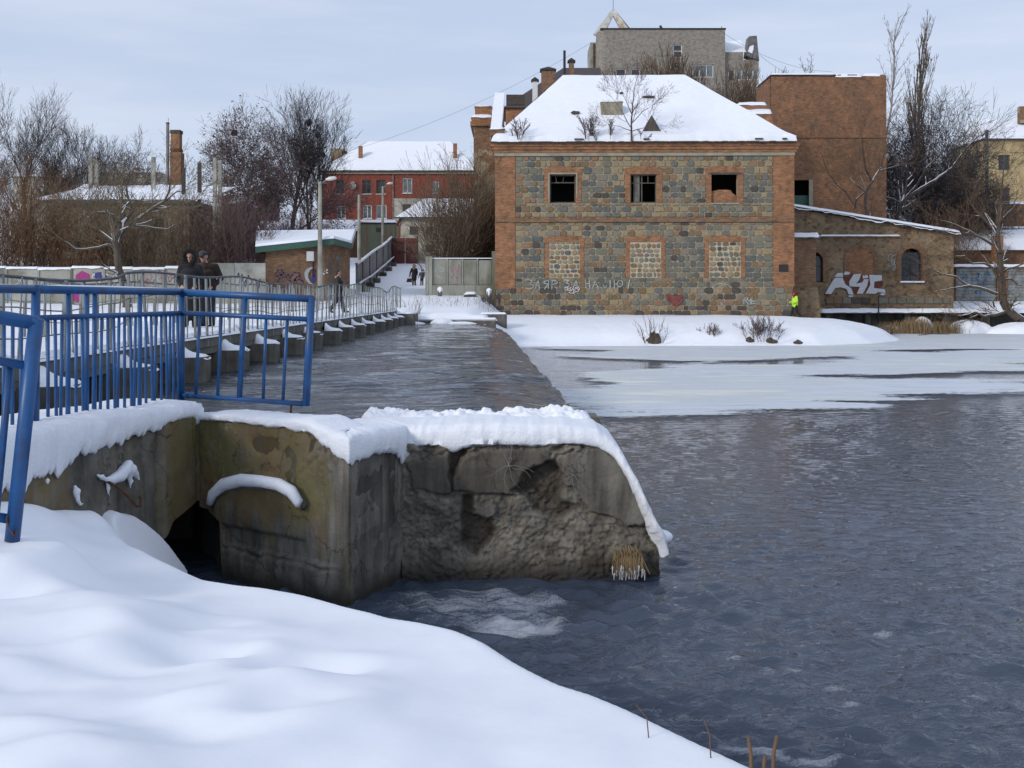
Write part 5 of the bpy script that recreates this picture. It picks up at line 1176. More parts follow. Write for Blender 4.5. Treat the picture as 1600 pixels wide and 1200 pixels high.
# ---------------------------------------------------------------- low wing with arched windows
WY = 81.0; wx0, wx1 = PX(1238,WY)-2.4, PX(1490,WY)
WING = root('stone_wing', ((wx0+wx1)/2, WY, 1.2), 'low rubble-stone wing with arched openings, graffiti and sloping snowy roof', 'building')
m, t, b = new_mat('rubble_masonry'); v = _obj(t)
vo = t.nodes.new('ShaderNodeTexVoronoi'); vo.inputs['Scale'].default_value = 3.1; mpn = t.nodes.new('ShaderNodeMapping'); mpn.inputs['Scale'].default_value = (1, 1, 1.4); t.links.new(v, mpn.inputs[0]); t.links.new(mpn.outputs[0], vo.inputs['Vector'])
sp2 = t.nodes.new('ShaderNodeSeparateColor'); t.links.new(vo.outputs['Color'], sp2.inputs[0])
rr = _ramp(t, [(0, (.11,.08,.048)), (.3, (.19,.13,.075)), (.5, (.27,.20,.12)), (.7, (.17,.16,.12)), (.85, (.23,.14,.08)), (1, (.31,.24,.15))]); t.links.new(sp2.outputs[0], rr.inputs[0])
ve = t.nodes.new('ShaderNodeTexVoronoi'); ve.feature = 'DISTANCE_TO_EDGE'; ve.inputs['Scale'].default_value = 3.1; t.links.new(mpn.outputs[0], ve.inputs['Vector'])
re_ = _ramp(t, [(0.02, (1,1,1)), (.09, (0,0,0))]); t.links.new(ve.outputs['Distance'], re_.inputs[0])
c = _mix(t, _math(t, 'MULTIPLY', re_.outputs[0], .6), rr.outputs[0], (.31,.24,.16)); nn = _noise(t, .5, 5, .6, v); rn_ = _ramp(t, [(.35,(.62,.58,.55)),(.65,(1.15,1.08,1))]); t.links.new(nn.outputs['Fac'], rn_.inputs[0]); c = _mix(t, 1, c, rn_.outputs[0], 'MULTIPLY')
t.links.new(c, b.inputs['Base Color']); b.inputs['Roughness'].default_value = .9; _bump(t, b, ve.outputs['Distance'], .6, .05); M['rubble'] = m
HW = [rect(1408,1441,388,439,WY), rect(1262,1286,394,441,WY)]
zl, zr = PZ(326,WY), PZ(366,WY); ztop_r = zr
def wing_top(x_): return zl+(zr-zl)*(x_-PX(1240,WY))/(wx1-PX(1240,WY))
holed_wall('front_wall', wx0, wx1, .6, zr-.5, WY, HW, M['rubble'], WING, .5)
MB().prism([(wx0, zr-.5), (wx1, zr-.5), (wx1, zr), (wx0, wing_top(wx0))], WY, WY+.4).build('gable_wall', M['rubble'], WING)
MB().box(wx1-.5, wx1, WY+.502, WY+6.5, .6, zr-.1).build('end_wall', M['rubble'], WING); MB().box(wx0, wx1, WY+6.5, WY+6.9, .6, zr).build('rear_wall', M['rubble'], WING)
MB().box(wx0+.1, wx1-.5, WY+2.6, WY+2.7, .6, zr-.2).build('partition', M['room_shade'], WING)
def arch_trim(h, w, rise, mat, infill=None, rectfill=True):
    x0, x1, z0, z1 = h; n_ = 12; cx_ = (x0+x1)/2; r_ = (x1-x0)/2; b = MB(); zs_ = z1-rise
    for i in range(n_):
        a0, a1 = math.pi*i/n_, math.pi*(i+1)/n_; i0 = (cx_+r_*math.cos(a0), zs_+rise*math.sin(a0)); i1 = (cx_+r_*math.cos(a1), zs_+rise*math.sin(a1)); o0 = (cx_+(r_+w)*math.cos(a0), zs_+(rise+w)*math.sin(a0)); o1 = (cx_+(r_+w)*math.cos(a1), zs_+(rise+w)*math.sin(a1))
        b.prism([i0, o0, o1, i1], WY-.06, WY+.3)
    b.box(x0-w, x0, WY-.06, WY-.002, z0, zs_); b.box(x1, x1+w, WY-.06, WY-.002, z0, zs_); return b.build('brick_arch', mat, WING)
for h in HW: arch_trim(h, .38, .75, M['brick_hut'])
for h, wch in zip(HW, (0, 1)): window(WING, (h[0]+.02,h[1]-.02,h[2]+.02,h[3]-.25), WY+.3, M['black'], M['glass'], 2, .6, .06)
BL = rect(1326,1365,389,441,WY); arch_trim(BL, .36, .7, M['brick_hut'])
n_ = 12; cx_ = (BL[0]+BL[1])/2; MB().prism([(BL[0],BL[2]),(BL[1],BL[2])]+[(cx_+(BL[1]-BL[0])/2*math.cos(math.pi*i/n_), BL[3]-.7+.7*math.sin(math.pi*i/n_)) for i in range(n_+1)], WY-.03, WY-.002).build('brick_infill', M['brick'], WING)
MB().box(HW[0][0]-.1, HW[0][1]+.1, WY-.2, WY-.004, HW[0][2]-.12, HW[0][2]).build('sill', M['snow'], WING)
MB().box(PX(1281,WY), PX(1405,WY), WY-.16, WY-.003, PZ(371,WY), PZ(368,WY)).build('ledge', M['brick_hut'], WING); slab_snow(WING, PX(1281,WY), PX(1405,WY), WY-.14, WY-.03, PZ(368,WY), .06, 6, 40)
# plinth blocks
rg2 = random.Random(4); pl = MB(); x_ = PX(1290,WY)
while x_ < wx1-.3:
    w = rg2.uniform(.5, .85); mi_ = rg2.choice([3,6,7,2]); ob = MB(); ob.box(x_+.02, x_+w-.02, WY-.09-rg2.uniform(0,.04), WY-.003, PZ(474,WY), PZ(465,WY)); ob.build('plinth_stone', STONE[mi_], WING); x_ += w
# roof with ragged snow edge
rf = MB(); xo = wx1+.35; zo = wing_top(xo)
rf.add([(wx0,WY-.35,wing_top(wx0)+.02),(xo,WY-.35,zo+.02),(xo,WY+7,zo+.9),(wx0,WY+7,wing_top(wx0)+.9),(wx0,WY-.35,wing_top(wx0)+.16),(xo,WY-.35,zo+.16),(xo,WY+7,zo+1.04),(wx0,WY+7,wing_top(wx0)+1.04)], [(0,3,2,1),(4,5,6,7),(0,1,5,4),(1,2,6,5),(2,3,7,6),(3,0,4,7)])
WR = rf.build('roof', M['roof_edge'], WING)
xs = np.linspace(wx0, xo+.05, 140); ws = np.linspace(0, 1, 26); S, W = np.meshgrid(xs, ws)
bare = sstep(.12, .45, fbm(S*.55, W*3+0*S, 4, 15))*sstep(PX(1350,WY), PX(1380,WY), S)*sstep(PX(1470,WY), PX(1440,WY), S)*sstep(0.0,.08,W)*sstep(.5,.2,W)
Zs = zl+(zr-zl)*(S-PX(1240,WY))/(wx1-PX(1240,WY)) + .16 + .88*W + .17*(1-np.exp(-W*14))*(1-1.6*bare) + .02*fbm(S*2, W*8, 3, 3) - .14*(W <= 0.0)*(1+1.5*fbm(S*1.4, S*0, 4, 27))
np_mesh('roof_snow', np.stack([S, WY-.42+7.4*W, Zs], -1).reshape(-1, 3), grid_faces(140, 26), M['snow'], WR, True)
# big white graffiti with rust outlines
gx = lambda pts: [(1280+x_/8, 370+y_/8) for x_, y_ in pts]
GL = [gx([(75,710),(150,580),(200,510),(290,510),(330,600),(400,640),(430,720),(370,720),(340,650),(270,630),(200,640),(150,715)]), gx([(190,500),(225,455),(290,450),(300,500)]), gx([(300,470),(330,432),(385,445),(380,470),(320,475)]),
      gx([(380,620),(375,560),(430,470),(525,462),(500,540),(460,585),(540,570),(560,530),(618,530),(600,610),(545,710),(470,712),(510,625)]), gx([(545,520),(545,478),(570,490),(585,468),(600,490),(612,478),(612,515)]), gx([(625,475),(785,480),(785,545),(690,560),(685,640),(820,655),(830,700),(740,690),(700,712),(580,708),(640,600)]), gx([(752,718),(790,700),(835,712),(800,735)]), gx([(362,735),(425,730),(420,750),(370,752)])]
fillpoly('graffiti_letters', GL, WY-.10, M['gr_white'], WING)
GO = [gx([(300,470),(330,560),(365,590),(420,480),(440,465),(410,455),(330,500)]), gx([(395,630),(515,628),(475,700),(445,712)]), gx([(520,470),(540,470),(535,545),(500,560)]), gx([(690,565),(800,555),(800,600),(760,640),(690,640)]), gx([(612,470),(632,470),(640,590),(600,700),(575,712),(610,600)]), gx([(60,725),(90,690),(160,725),(100,745)])]
fillpoly('graffiti_shadow', GO, WY-.085, M['gr_rust'], WING)
strokes('graffiti_tag', [gx([(925,235),(890,215),(860,245),(862,290),(900,300),(935,320),(920,360),(880,370),(855,340)]), gx([(940,230),(900,260),(905,340),(940,345),(945,290),(915,285)]), gx([(955,270),(985,250),(1005,290),(985,340),(950,350)]), gx([(930,420),(915,390),(960,380),(940,350)]), gx([(965,230),(985,190),(1010,170),(1015,200)]), gx([(950,220),(1000,220),(1015,300),(980,390),(930,415)])], WY, .045, M['gr_pale'], WING, -.01)
# buttress block between mill and wing
BT = root('brick_buttress', (PX(1260,73), 75, 1.2), 'squat brick buttress block on a stone footing at the mill corner', 'buttress')
MB().box(PX(1239,72.5)+.03, PX(1275,73), 73, 80.9, PZ(449,73), PZ(373,73)).build('brickwork', M['brick_hut'], BT)
MB().prism([(PX(1238,73)+.05,.6),(PX(1283,73),.6),(PX(1279,73),PZ(462,73)),(PX(1276.5,73),PZ(449,73)),(PX(1238,73)+.05,PZ(449,73))], 72.9, 80.9).build('footing', M['rubble'], BT)
MB().box(PX(1239,72.5)+.03, PX(1280,73), 72.8, 80.9, PZ(373,73)+.003, PZ(369.5,73)).build('coping', M['conc'], BT); slab_snow(BT, PX(1239,72.5)+.05, PX(1280,73), 72.8, 80.7, PZ(369.5,73), .26, 2)
# quay in front of the wing
QY = 79.2; QX0, QX1 = PX(1284,QY), PX(1680,QY)
QU = root('quay', ((QX0+QX1)/2, QY+1, .2), 'dark undercut concrete quay with a white snow top below the wing', 'quay')
MB().box(QX0, QX1, QY, WY-.002, PZ(487.5,QY)-.12, PZ(487.5,QY)).build('slab', M['conc'], QU); slab_snow(QU, QX0, QX1, QY, WY-.1, PZ(487.5,QY), .24, 8, 160)
for k in range(7): x_ = QX0+.4+k*2.9; MB().box(x_, x_+.4, QY+.4, QY+.9, -.5, PZ(487.5,QY)-.122).build('prop', M['conc'], QU)
MB().box(QX0, QX1, QY+1.5, QY+1.7, -.5, PZ(487.5,QY)-.122).build('back_wall', M['conc'], QU)
tag(MB().tube([(PX(1372,QY),QY-.1,.2),(PX(1372,QY),QY-.1,PZ(462,QY))], .05, 6).build('post', M['black'], None, True, at=(PX(1372,QY),QY-.1,.2)), 'thin dark post standing before the quay', 'post')

# ---------------------------------------------------------------- brick tower
TY = 88.0; tx0, tx1 = PX(1205,TY), PX(1385,TY); tzt = PZ(120,TY)
TW = root('brick_tower', ((tx0+tx1)/2, TY+2, 1.5), 'tall windowless orange brick block with crumbling snowy top behind the wing', 'building')
HT = [rect(1240,1266,281,322,TY)]
holed_wall('front_wall', tx0, tx1, 1.5, tzt, TY, HT, M['brick_tower'], TW, .5)
sw_ = MB(); sw_.box(tx0, tx0+.5, TY+.502, TY+5, 1.5, tzt).box(tx1-.5, tx1, TY+.502, TY+5, 1.5, tzt).box(tx0, tx1, TY+5, TY+5.4, 1.5, tzt); sw_.build('side_walls', M['brick_tower'], TW)
MB().box(tx0+.5, tx1-.5, TY+.5, TY+5, tzt-.6, tzt-.3).build('roof', M['roof_edge'], TW)
MB().box(tx0+.5, tx1-.5, TY+3, TY+3.1, 2, tzt-.6).build('partition', M['room_shade'], TW)
MB().box(PX(1264,TY), PX(1270,TY), TY-.05, TY-.003, HT[0][2], HT[0][3]).build('window_jamb', M['plaster'], TW)
MB().box(HT[0][0], HT[0][1], TY+.4, TY+.45, HT[0][2], HT[0][2]+.9).build('board', M['green_paint'], TW)
MB().box(tx0-.02, tx1+.02, TY-.10, TY-.003, PZ(215.5,TY), PZ(212.5,TY)).build('string_course', M['brick_hut'], TW)
# ragged top courses
rg3 = random.Random(12); x_ = tx0; cr_ = MB()
while x_ < tx1-.05:
    w = rg3.uniform(.25, .8); hh = rg3.uniform(.0, .12)*(1.5 if x_ > tx0+5 else .3); cr_.box(x_, min(x_+w, tx1)-.004, TY+.002, TY+.49, tzt-.003, tzt+hh+.02); x_ += w
cr_.build('broken_top_course', M['brick_tower'], TW)
MB().box(tx0-.08, tx0+5.2, TY-.10, TY+.6, tzt+.10, tzt+.17).build('coping', M['roof_edge'], TW)
slab_snow(TW, tx0-.05, tx0+5.2, TY-.05, TY+5.2, tzt+.18, .14, 21); slab_snow(TW, tx0+5.2, tx0+7.4, TY-.02, TY+5.2, tzt+.02, .26, 22); slab_snow(TW, tx0+7.5, tx1-.2, TY+.1, TY+5.2, tzt+.12, .2, 23)
# little snow-capped stack between roof and tower
ST = root('snowy_stack', (PX(1178,84), 85, 9), 'low two-stepped brick stack with snow caps beside the tower', 'chimney')
MB().box(PX(1152,84), PX(1207,84), 84, 85.6, 9, PZ(177,84)).build('lower_step', M['brick'], ST); MB().box(PX(1155,84), PX(1199,84), 84.2, 85.4, PZ(177,84)+.003, PZ(163,84)).build('upper_step', M['brick'], ST)
slab_snow(ST, PX(1150,84), PX(1207,84), 84, 85.6, PZ(177,84), .36, 31); slab_snow(ST, PX(1154,84), PX(1200,84), 84.2, 85.4, PZ(163,84), .24, 32)

# ---------------------------------------------------------------- house behind the mill: dark roof, stacks, pipe
HB = root('dark_roofed_house', (PX(870,98), 100, 8), 'house behind the mill showing only its dark roof edge and chimneys', 'building')
YB = 98.0
MB().box(PX(790,YB), PX(945,YB), YB+.3, YB+8, 6, PZ(168,YB)).build('wall', M['brick'], HB)
hr2 = MB(); q0 = [(785,170),(945,170),(945,107),(897,107)]; 
hr2.add([(PX(786,YB),YB,PZ(168,YB)),(PX(948,YB),YB,PZ(168,YB)),(PX(948,YB),YB+7,PZ(106,YB+7)),(PX(880,YB+7),YB+7,PZ(106,YB+7)),(PX(786,YB),YB+8,PZ(168,YB)),(PX(948,YB),YB+14,PZ(168,YB))], [(0,1,2,3),(0,3,4),(1,5,2),(3,2,5,4)]); hr2.build('roof', plain('brown_sheet_roof', (.05,.035,.032), .5), HB)
MB().box(PX(791,95), PX(820,95), 94.6, 95, PZ(165,95), PZ(149,95)).build('gable_edge', M['roof_edge'], HB)
def chimney(px0, px1, py0, py1, Y, mat, label, cap=True, zbase=9.0, grp=None, capm='black'):
    r_ = root('chimney', (PX((px0+px1)/2,Y), Y+.4, zbase), label, 'chimney', grp); d = max(.5, (px1-px0)*Y/F*.8)
    MB().box(PX(px0,Y), PX(px1,Y), Y, Y+d, zbase, PZ(py0,Y)).build('stack', mat, r_)
    if cap:
        b = MB(); o_ = .12; z_ = PZ(py0,Y); b.box(PX(px0,Y)-o_, PX(px1,Y)+o_, Y-o_, Y+d+o_, z_+.003, z_+.12); b.add([(PX(px0,Y)-o_,Y-o_,z_+.13),(PX(px1,Y)+o_,Y-o_,z_+.13),(PX(px1,Y)+o_,Y+d+o_,z_+.13),(PX(px0,Y)-o_,Y+d+o_,z_+.13),(PX((px0+px1)/2,Y),Y+d/2,z_+.45)], [(0,1,4),(1,2,4),(2,3,4),(3,0,4)]); b.build('hood', M[capm], r_)
    return r_
chimney(846,867,110,130,97.2,M['brick_hut'],'broad brick chimney with a dark metal hood behind the mill roof', zbase=12); chimney(889,897,97,118,97.2,M['brick_hut'],'slim brick chimney with a pointed metal hood beside the dark pipe', zbase=12); chimney(832,840,127,136,97.2,M['white_paint'],'small whitish vent chimney beside the broad hooded chimney', zbase=12)
tag(MB().tube([(PX(882,97),97,12),(PX(882,97),97,PZ(79,97))], .12, 8).build('stove_pipe', M['black'], None, True, at=(PX(882,97),97,12)), 'tall thin black stove pipe rising behind the mill roof', 'pipe')

# ---------------------------------------------------------------- grey modern block
GYb = 135.0
GB = root('grey_block', (PX(1035,GYb), GYb+5, 8), 'large grey brick block with a curved front and white windows above the mill', 'building')
def gw(a, b_, c, d, Y=GYb): return rect(a, b_, c, d, Y)
WIN = [(gw(1052,1066,69,90), 1, .5), (gw(962,978,107,124), 1, None), (gw(986,1000,107,124), 1, None), (gw(1052,1064,100,122), 1, .7), (gw(1082,1115,101,121), 3, None)]
holed_wall('front_wall', PX(946,GYb), PX(1133,GYb), 8, PZ(46,GYb), GYb, [w[0] for w in WIN], M['grey_brick'], GB, .4)
for h, cN, tr in WIN: window(GB, h, GYb+.15, M['white_paint'], M['glass_pale'] if cN == 3 else M['glass'], cN, tr, .12)
cv = MB(); n_ = 8    # the curved left end
for i in range(n_):
    a0, a1 = i/n_, (i+1)/n_; f = lambda q: (PX(946,GYb)-1.0*math.sin(q*math.pi/2), GYb+2.4*(1-math.cos(q*math.pi/2)))
    p0, p1 = f(a0), f(a1); cv.add([(p1[0],p1[1],8),(p0[0],p0[1],8),(p0[0],p0[1],PZ(46,GYb)),(p1[0],p1[1],PZ(46,GYb))], [(0,1,2,3)])
cv.build('curved_wall', M['grey_brick'], GB, True)
MB().box(PX(1133,GYb)-.3, PX(1133,GYb), GYb+.01, GYb+12, 8, PZ(46,GYb)).box(PX(933,GYb), PX(1133,GYb), GYb+12, GYb+12.3, 8, PZ(46,GYb)).build('rear_walls', M['grey_brick'], GB)
MB().box(PX(938,GYb), PX(1133,GYb)+.1, GYb-.12, GYb+12.2, PZ(46,GYb)+.003, PZ(44,GYb)).build('parapet_trim', M['black'], GB)
MB().box(PX(925,GYb), PX(941,GYb), GYb+2.5, GYb+8, 8, PZ(59,GYb)).build('stair_tower', M['conc_light'], GB)
for px in (930,936,939): MB().tube([(PX(px,GYb),GYb+2.4,10),(PX(px,GYb),GYb+2.4,PZ(61,GYb))], .09, 6).build('drain_pipe', M['rust'], GB, True)
MB().box(PX(928,GYb), PX(941,GYb), GYb+2.36, GYb+2.44, PZ(83.5,GYb), PZ(82,GYb)).build('drain_pipe', M['rust'], GB)
WN2 = [(gw(1139,1150,107,126), 1, None), (gw(1152,1187,108,124), 4, None)]
holed_wall('side_wing', PX(1133,GYb)+.004, PX(1187,GYb), 8, PZ(92,GYb), GYb+.5, [w[0] for w in WN2], M['grey_brick'], GB, .4)
for h, cN, tr in WN2: window(GB, h, GYb+.65, M['white_paint'], M['glass'] if cN == 1 else M['glass_pale'], cN, tr, .12)
MB().box(PX(1133,GYb)+.01, PX(1163,GYb), GYb+.6, GYb+6, PZ(92,GYb)+.003, PZ(79.5,GYb)).build('step_block', M['grey_brick'], GB); MB().box(PX(1133,GYb)+.01, PX(1187,GYb), GYb+1.0, GYb+8, 8, PZ(93,GYb)).build('wing_core', M['grey_brick'], GB)
b = MB(); b.add([(PX(1133,GYb)+.02,GYb+.8,PZ(79,GYb)),(PX(1170,GYb),GYb+.8,PZ(79,GYb)),(PX(1170,GYb),GYb+5,PZ(63,GYb+5)),(PX(1133,GYb)+.02,GYb+5,PZ(66,GYb+5))], [(0,1,2,3)]); b.build('roof_snow', M['snow'], GB)
b = MB(); b.prism([(PX(1167,GYb),PZ(86,GYb)),(PX(1187,GYb),PZ(94,GYb)),(PX(1183,GYb),PZ(55,GYb)),(PX(1171,GYb),PZ(56,GYb))], GYb+.2, GYb+2); b.build('skylight', M['fence_grey'], GB)
b = MB(); b.prism([(PX(1169,GYb),PZ(80,GYb)),(PX(1177,GYb),PZ(84,GYb)),(PX(1178,GYb),PZ(70,GYb)),(PX(1172,GYb),PZ(72,GYb))], GYb+.1, GYb+.19); b.build('skylight_snow', M['snow'], GB)
b = MB(); ap_ = Vector((PX(958,GYb+4.5), GYb+4.5, PZ(18,GYb+4.5)))
for cx_, cyy in ((933,GYb+3),(982,GYb+3),(986,GYb+9),(936,GYb+9)):
    e_ = Vector((PX(cx_,cyy), cyy, PZ(57,cyy))); d = (e_-ap_).normalized(); s_ = d.cross(Vector((0,1,0))).normalized()*.42
    b.add([ap_-s_*.6+Vector((0,-.3,0)), ap_+s_*.6+Vector((0,-.3,0)), e_+s_*1.3+Vector((0,-.3,0)), e_-s_*1.3+Vector((0,-.3,0)), ap_-s_*.6+Vector((0,.3,0)), ap_+s_*.6+Vector((0,.3,0)), e_+s_*1.3+Vector((0,.3,0)), e_-s_*1.3+Vector((0,.3,0))], [(0,1,2,3),(7,6,5,4),(0,4,5,1),(1,5,6,2),(2,6,7,3),(3,7,4,0)])
b.build('pyramid_frame', noisy('rusty_white_paint', (.50,.50,.47), (.62,.62,.58), 1.5, .6, 0, c2=(.34,.26,.16), s2=.8), GB)
MB().tube([ap_, ap_+Vector((0,0,1.9))], .03, 5).build('antenna', M['black'], GB, True); MB().tube([(PX(1037,GYb),GYb+1,PZ(44,GYb)-.02),(PX(1033,GYb),GYb+1,PZ(37,GYb))], .16, 8).build('vent', M['black'], GB, True)
MB().tube([(PX(1130,GYb),GYb+1,PZ(45,GYb)),(PX(1130,GYb),GYb+1,PZ(38,GYb))], .04, 5).build('antenna', M['black'], GB, True)
# ---------------------------------------------------------------- red house up the road
RHY = 140.0
RH = root('red_house', (PX(610,RHY), RHY, 6.5), 'long two-storey red painted brick house with snowy hip roof and white windows', 'building')
rwin = [(525,538,281,303),(566,580,281,303),(588,602,281,303),(629,644,278,302),(676,686,283,302),(526,540,321,342),(567,581,320,342),(588,604,320,342)]
hs = [rect(*w, RHY) for w in rwin]
cream = rect(615.5,660,310,345,RHY)
holed_wall('front_wall', PX(503,RHY), PX(742,RHY), 6, PZ(272,RHY), RHY, hs, M['brick_red'], RH, .3)
for i, h in enumerate(hs): window(RH, h, RHY+.12, M['wood_old'] if i in (0,1,2) else M['white_paint'], M['glass'] if i < 3 else M['glass_pale'], 2, .72 if i < 3 else None, .12, sill=M['snow'])
MB().box(PX(503,RHY), PX(503,RHY)+.3, RHY+.302, RHY+11, 6, PZ(272,RHY)).box(PX(742,RHY)-.3, PX(742,RHY), RHY+.302, RHY+11, 6, PZ(272,RHY)).box(PX(503,RHY), PX(742,RHY), RHY+11, RHY+11.3, 6, PZ(272,RHY)).build('rear_walls', M['brick_red'], RH)
MB().box(PX(501,RHY), PX(744,RHY), RHY-.25, RHY+11.4, PZ(272,RHY)+.003, PZ(268.5,RHY)).build('eaves_board', M['plaster'], RH)
MB().box(cream[0], cream[1], RHY-.09, RHY-.003, cream[2], cream[3]).build('plaster_panel', M['cream_wall'], RH)
window(RH, rect(629,642,319,330,RHY), RHY-.16, M['wood_old'], M['glass'], 3, None, .09)
MB().tube([(PX(614.5,RHY),RHY-.12,7),(PX(614.5,RHY),RHY-.12,PZ(272,RHY))], .07, 6).build('drain_pipe', M['galv'], RH, True)
ds = MB(); c_ = Vector((PX(552,RHY), RHY-.35, PZ(290,RHY))); 
for i in range(18):
    a0, a1 = 6.2832*i/18, 6.2832*(i+1)/18; ds.add([(c_.x,c_.y+.12,c_.z),(c_.x+.40*math.cos(a0),c_.y,c_.z+.52*math.sin(a0)),(c_.x+.40*math.cos(a1),c_.y,c_.z+.52*math.sin(a1))], [(0,1,2),(0,2,1)])
ds.tube([(c_.x,c_.y+.12,c_.z),(c_.x,RHY,c_.z)], .04, 5)
tag(ds.build('satellite_dish', M['white_paint'], None, False, at=c_), 'white satellite dish on the red brick wall', 'dish')
e0, e1, eyy, ez = PX(498,RHY), PX(747,RHY), RHY-.5, PZ(268.5,RHY); ryy = RHY+6; rz = PZ(222,ryy); r0, r1 = PX(575,ryy), PX(704,ryy)
rb = MB(); rb.add([(e0,eyy,ez),(e1,eyy,ez),(e1,RHY+12.5,ez),(e0,RHY+12.5,ez),(r0,ryy,rz),(r1,ryy,rz),(e0,eyy,ez+.1),(e1,eyy,ez+.1),(e1,RHY+12.5,ez+.1),(e0,RHY+12.5,ez+.1)], [(0,3,2,1),(6,7,5,4),(7,8,5),(8,9,4,5),(9,6,4),(0,1,7,6),(1,2,8,7),(2,3,9,8),(3,0,6,9)])
RR = rb.build('roof', M['roof_edge'], RH)
for c0, c1, t0, t1, sd_ in (((e0,eyy,ez+.08),(e1,eyy,ez+.08),(r0,ryy,rz),(r1,ryy,rz),1),((e1,eyy,ez+.08),(e1,RHY+12.5,ez+.08),(r1,ryy,rz),(r1,ryy,rz),3),((e0,RHY+12.5,ez+.08),(e0,eyy,ez+.08),(r0,ryy,rz),(r0,ryy,rz),4)):
    A_ = roof_face(c0, c1, t0, t1, 60, 24, sd_); np_mesh('roof_snow', A_.reshape(-1, 3), grid_faces(60, 24), M['snow_soft'], RR, True)
chimney(560,566,228,252,RHY+2,M['brick'],'slim brick chimney standing on the front slope of the red house roof', False, zbase=PZ(254,RHY+2)); chimney(708,714,224,250,RHY+2,M['brick'],'slim brick chimney near the bare bushes on the red house roof', False, zbase=PZ(252,RHY+2))
chimney(517,537,232,256,RHY+7,M['brick_plaster'],'broad plastered brick chimney behind the hip of the red house', False, zbase=ez); chimney(535,542,236,256,RHY+7.5,M['brick_hut'],'short brick chimney tucked beside the broad plastered one', False, zbase=ez)
# low sheds in front of it
SH = root('long_shed', (PX(500,128), 128, 6.5), 'long low shed with snow roof below the red house', 'building')
MB().box(PX(395,128), PX(562,128), 128, 132, 5.5, PZ(362,128)).build('wall', M['brick_hut'], SH); slab_snow(SH, PX(393,128), PX(563,128), 127.8, 132, PZ(362,128)+.1, .2, 6, 60, (0, .30)); MB().box(PX(393,128), PX(563,128), 127.75, 127.9, PZ(363,128), PZ(361,128)).build('eaves_board', M['rust'], SH)
MB().box(PX(446,131), PX(618,131), 132.2, 132.6, 6, PZ(344.5,132)).build('wall', M['wood_old'], SH); slab_snow(SH, PX(446,132), PX(619,132), 132.1, 134, PZ(345,132), .15, 8, 60)
GS = root('green_shed', (PX(590,126), 126, 6.5), 'faded green boarded shed beside the maroon gate', 'building')
holed_wall('wall', PX(563,126), PX(618,126), 5, PZ(350,126), 126, [rect(588,596,356,363,126)], M['green_wall'], GS, .2)
MB().box(PX(563,126), PX(618,126), 126.6, 129.5, 5, PZ(350,126)).build('rear', M['green_wall'], GS); MB().box(PX(563,126), PX(618,126), 125.9, 129.5, PZ(350,126)+.003, PZ(347,126)).build('fascia', M['rust'], GS); slab_snow(GS, PX(562,126), PX(619,126), 125.8, 129.5, PZ(347,126), .12, 5, 40)
window(GS, rect(588,596,356,363,126), 126.1, M['wood_old'], M['glass'], 2, None, .06)
# white cottage
CYh = 116.0
CH = root('white_cottage', (PX(648,CYh), CYh, 5.5), 'small whitewashed cottage with snowy gable roof by the gate', 'building')
cw = [rect(640,654,354,367,CYh), rect(666,677,354,367,CYh), rect(665,678,382,394,CYh)]
holed_wall('front_wall', PX(626,CYh), PX(735,CYh), 5, PZ(340,CYh), CYh, cw, M['cream_wall'], CH, .3)
for h in cw: window(CH, h, CYh+.1, M['wood_old'], M['glass'], 2, .6, .07)
MB().box(PX(626,CYh), PX(735,CYh), CYh+.31, CYh+7, 5, PZ(340,CYh)).build('rear_walls', M['cream_wall'], CH)
MB().box(PX(626,CYh)-.05, PX(735,CYh), CYh-.06, CYh-.003, PZ(372,CYh), PZ(370.5,CYh)).build('string_course', M['cream_wall'], CH)
rf = MB(); rf.add([(PX(618,CYh),CYh-.5,PZ(340,CYh)),(PX(742,CYh),CYh-.5,PZ(340,CYh)),(PX(742,CYh),CYh+4,PZ(310,CYh+4)),(PX(662,CYh+4),CYh+4,PZ(310,CYh+4)),(PX(618,CYh),CYh+8,PZ(340,CYh)),(PX(742,CYh),CYh+8,PZ(340,CYh))], [(0,1,2,3),(0,3,4),(3,2,5,4),(0,4,5,1)]); rf.build('roof', M['snow'], CH)
MB().box(PX(617,CYh), PX(742,CYh), CYh-.52, CYh-.40, PZ(341.5,CYh), PZ(339.5,CYh)).build('gutter', M['black'], CH); MB().tube([(PX(627,CYh),CYh-.2,PZ(341,CYh)),(PX(620,CYh),CYh-.2,PZ(352,CYh))], .12, 6).build('drain_pipe', M['rust'], CH, True)
# maroon gate, grey gate leaf
GA = root('maroon_gate', (PX(632,114), 114, 5.9), 'maroon sheet-metal double gate at the top of the road', 'gate')
for a, b_ in ((613.5,632.7),(633.3,652)): MB().box(PX(a,114), PX(b_,114), 114, 114.06, PZ(402,114)-.9, PZ(372,114)).build('leaf', M['gate_red'], GA)
for a in (612.5,652.5): MB().box(PX(a,114)-.07, PX(a,114)+.07, 113.95, 114.1, PZ(402,114)-1, PZ(369,114)).build('post', M['black'], GA)
for py in (378,394): MB().box(PX(613.5,114), PX(652,114), 113.95, 113.998, PZ(py+.8,114), PZ(py-.8,114)).build('cross_bar', M['rust'], GA)
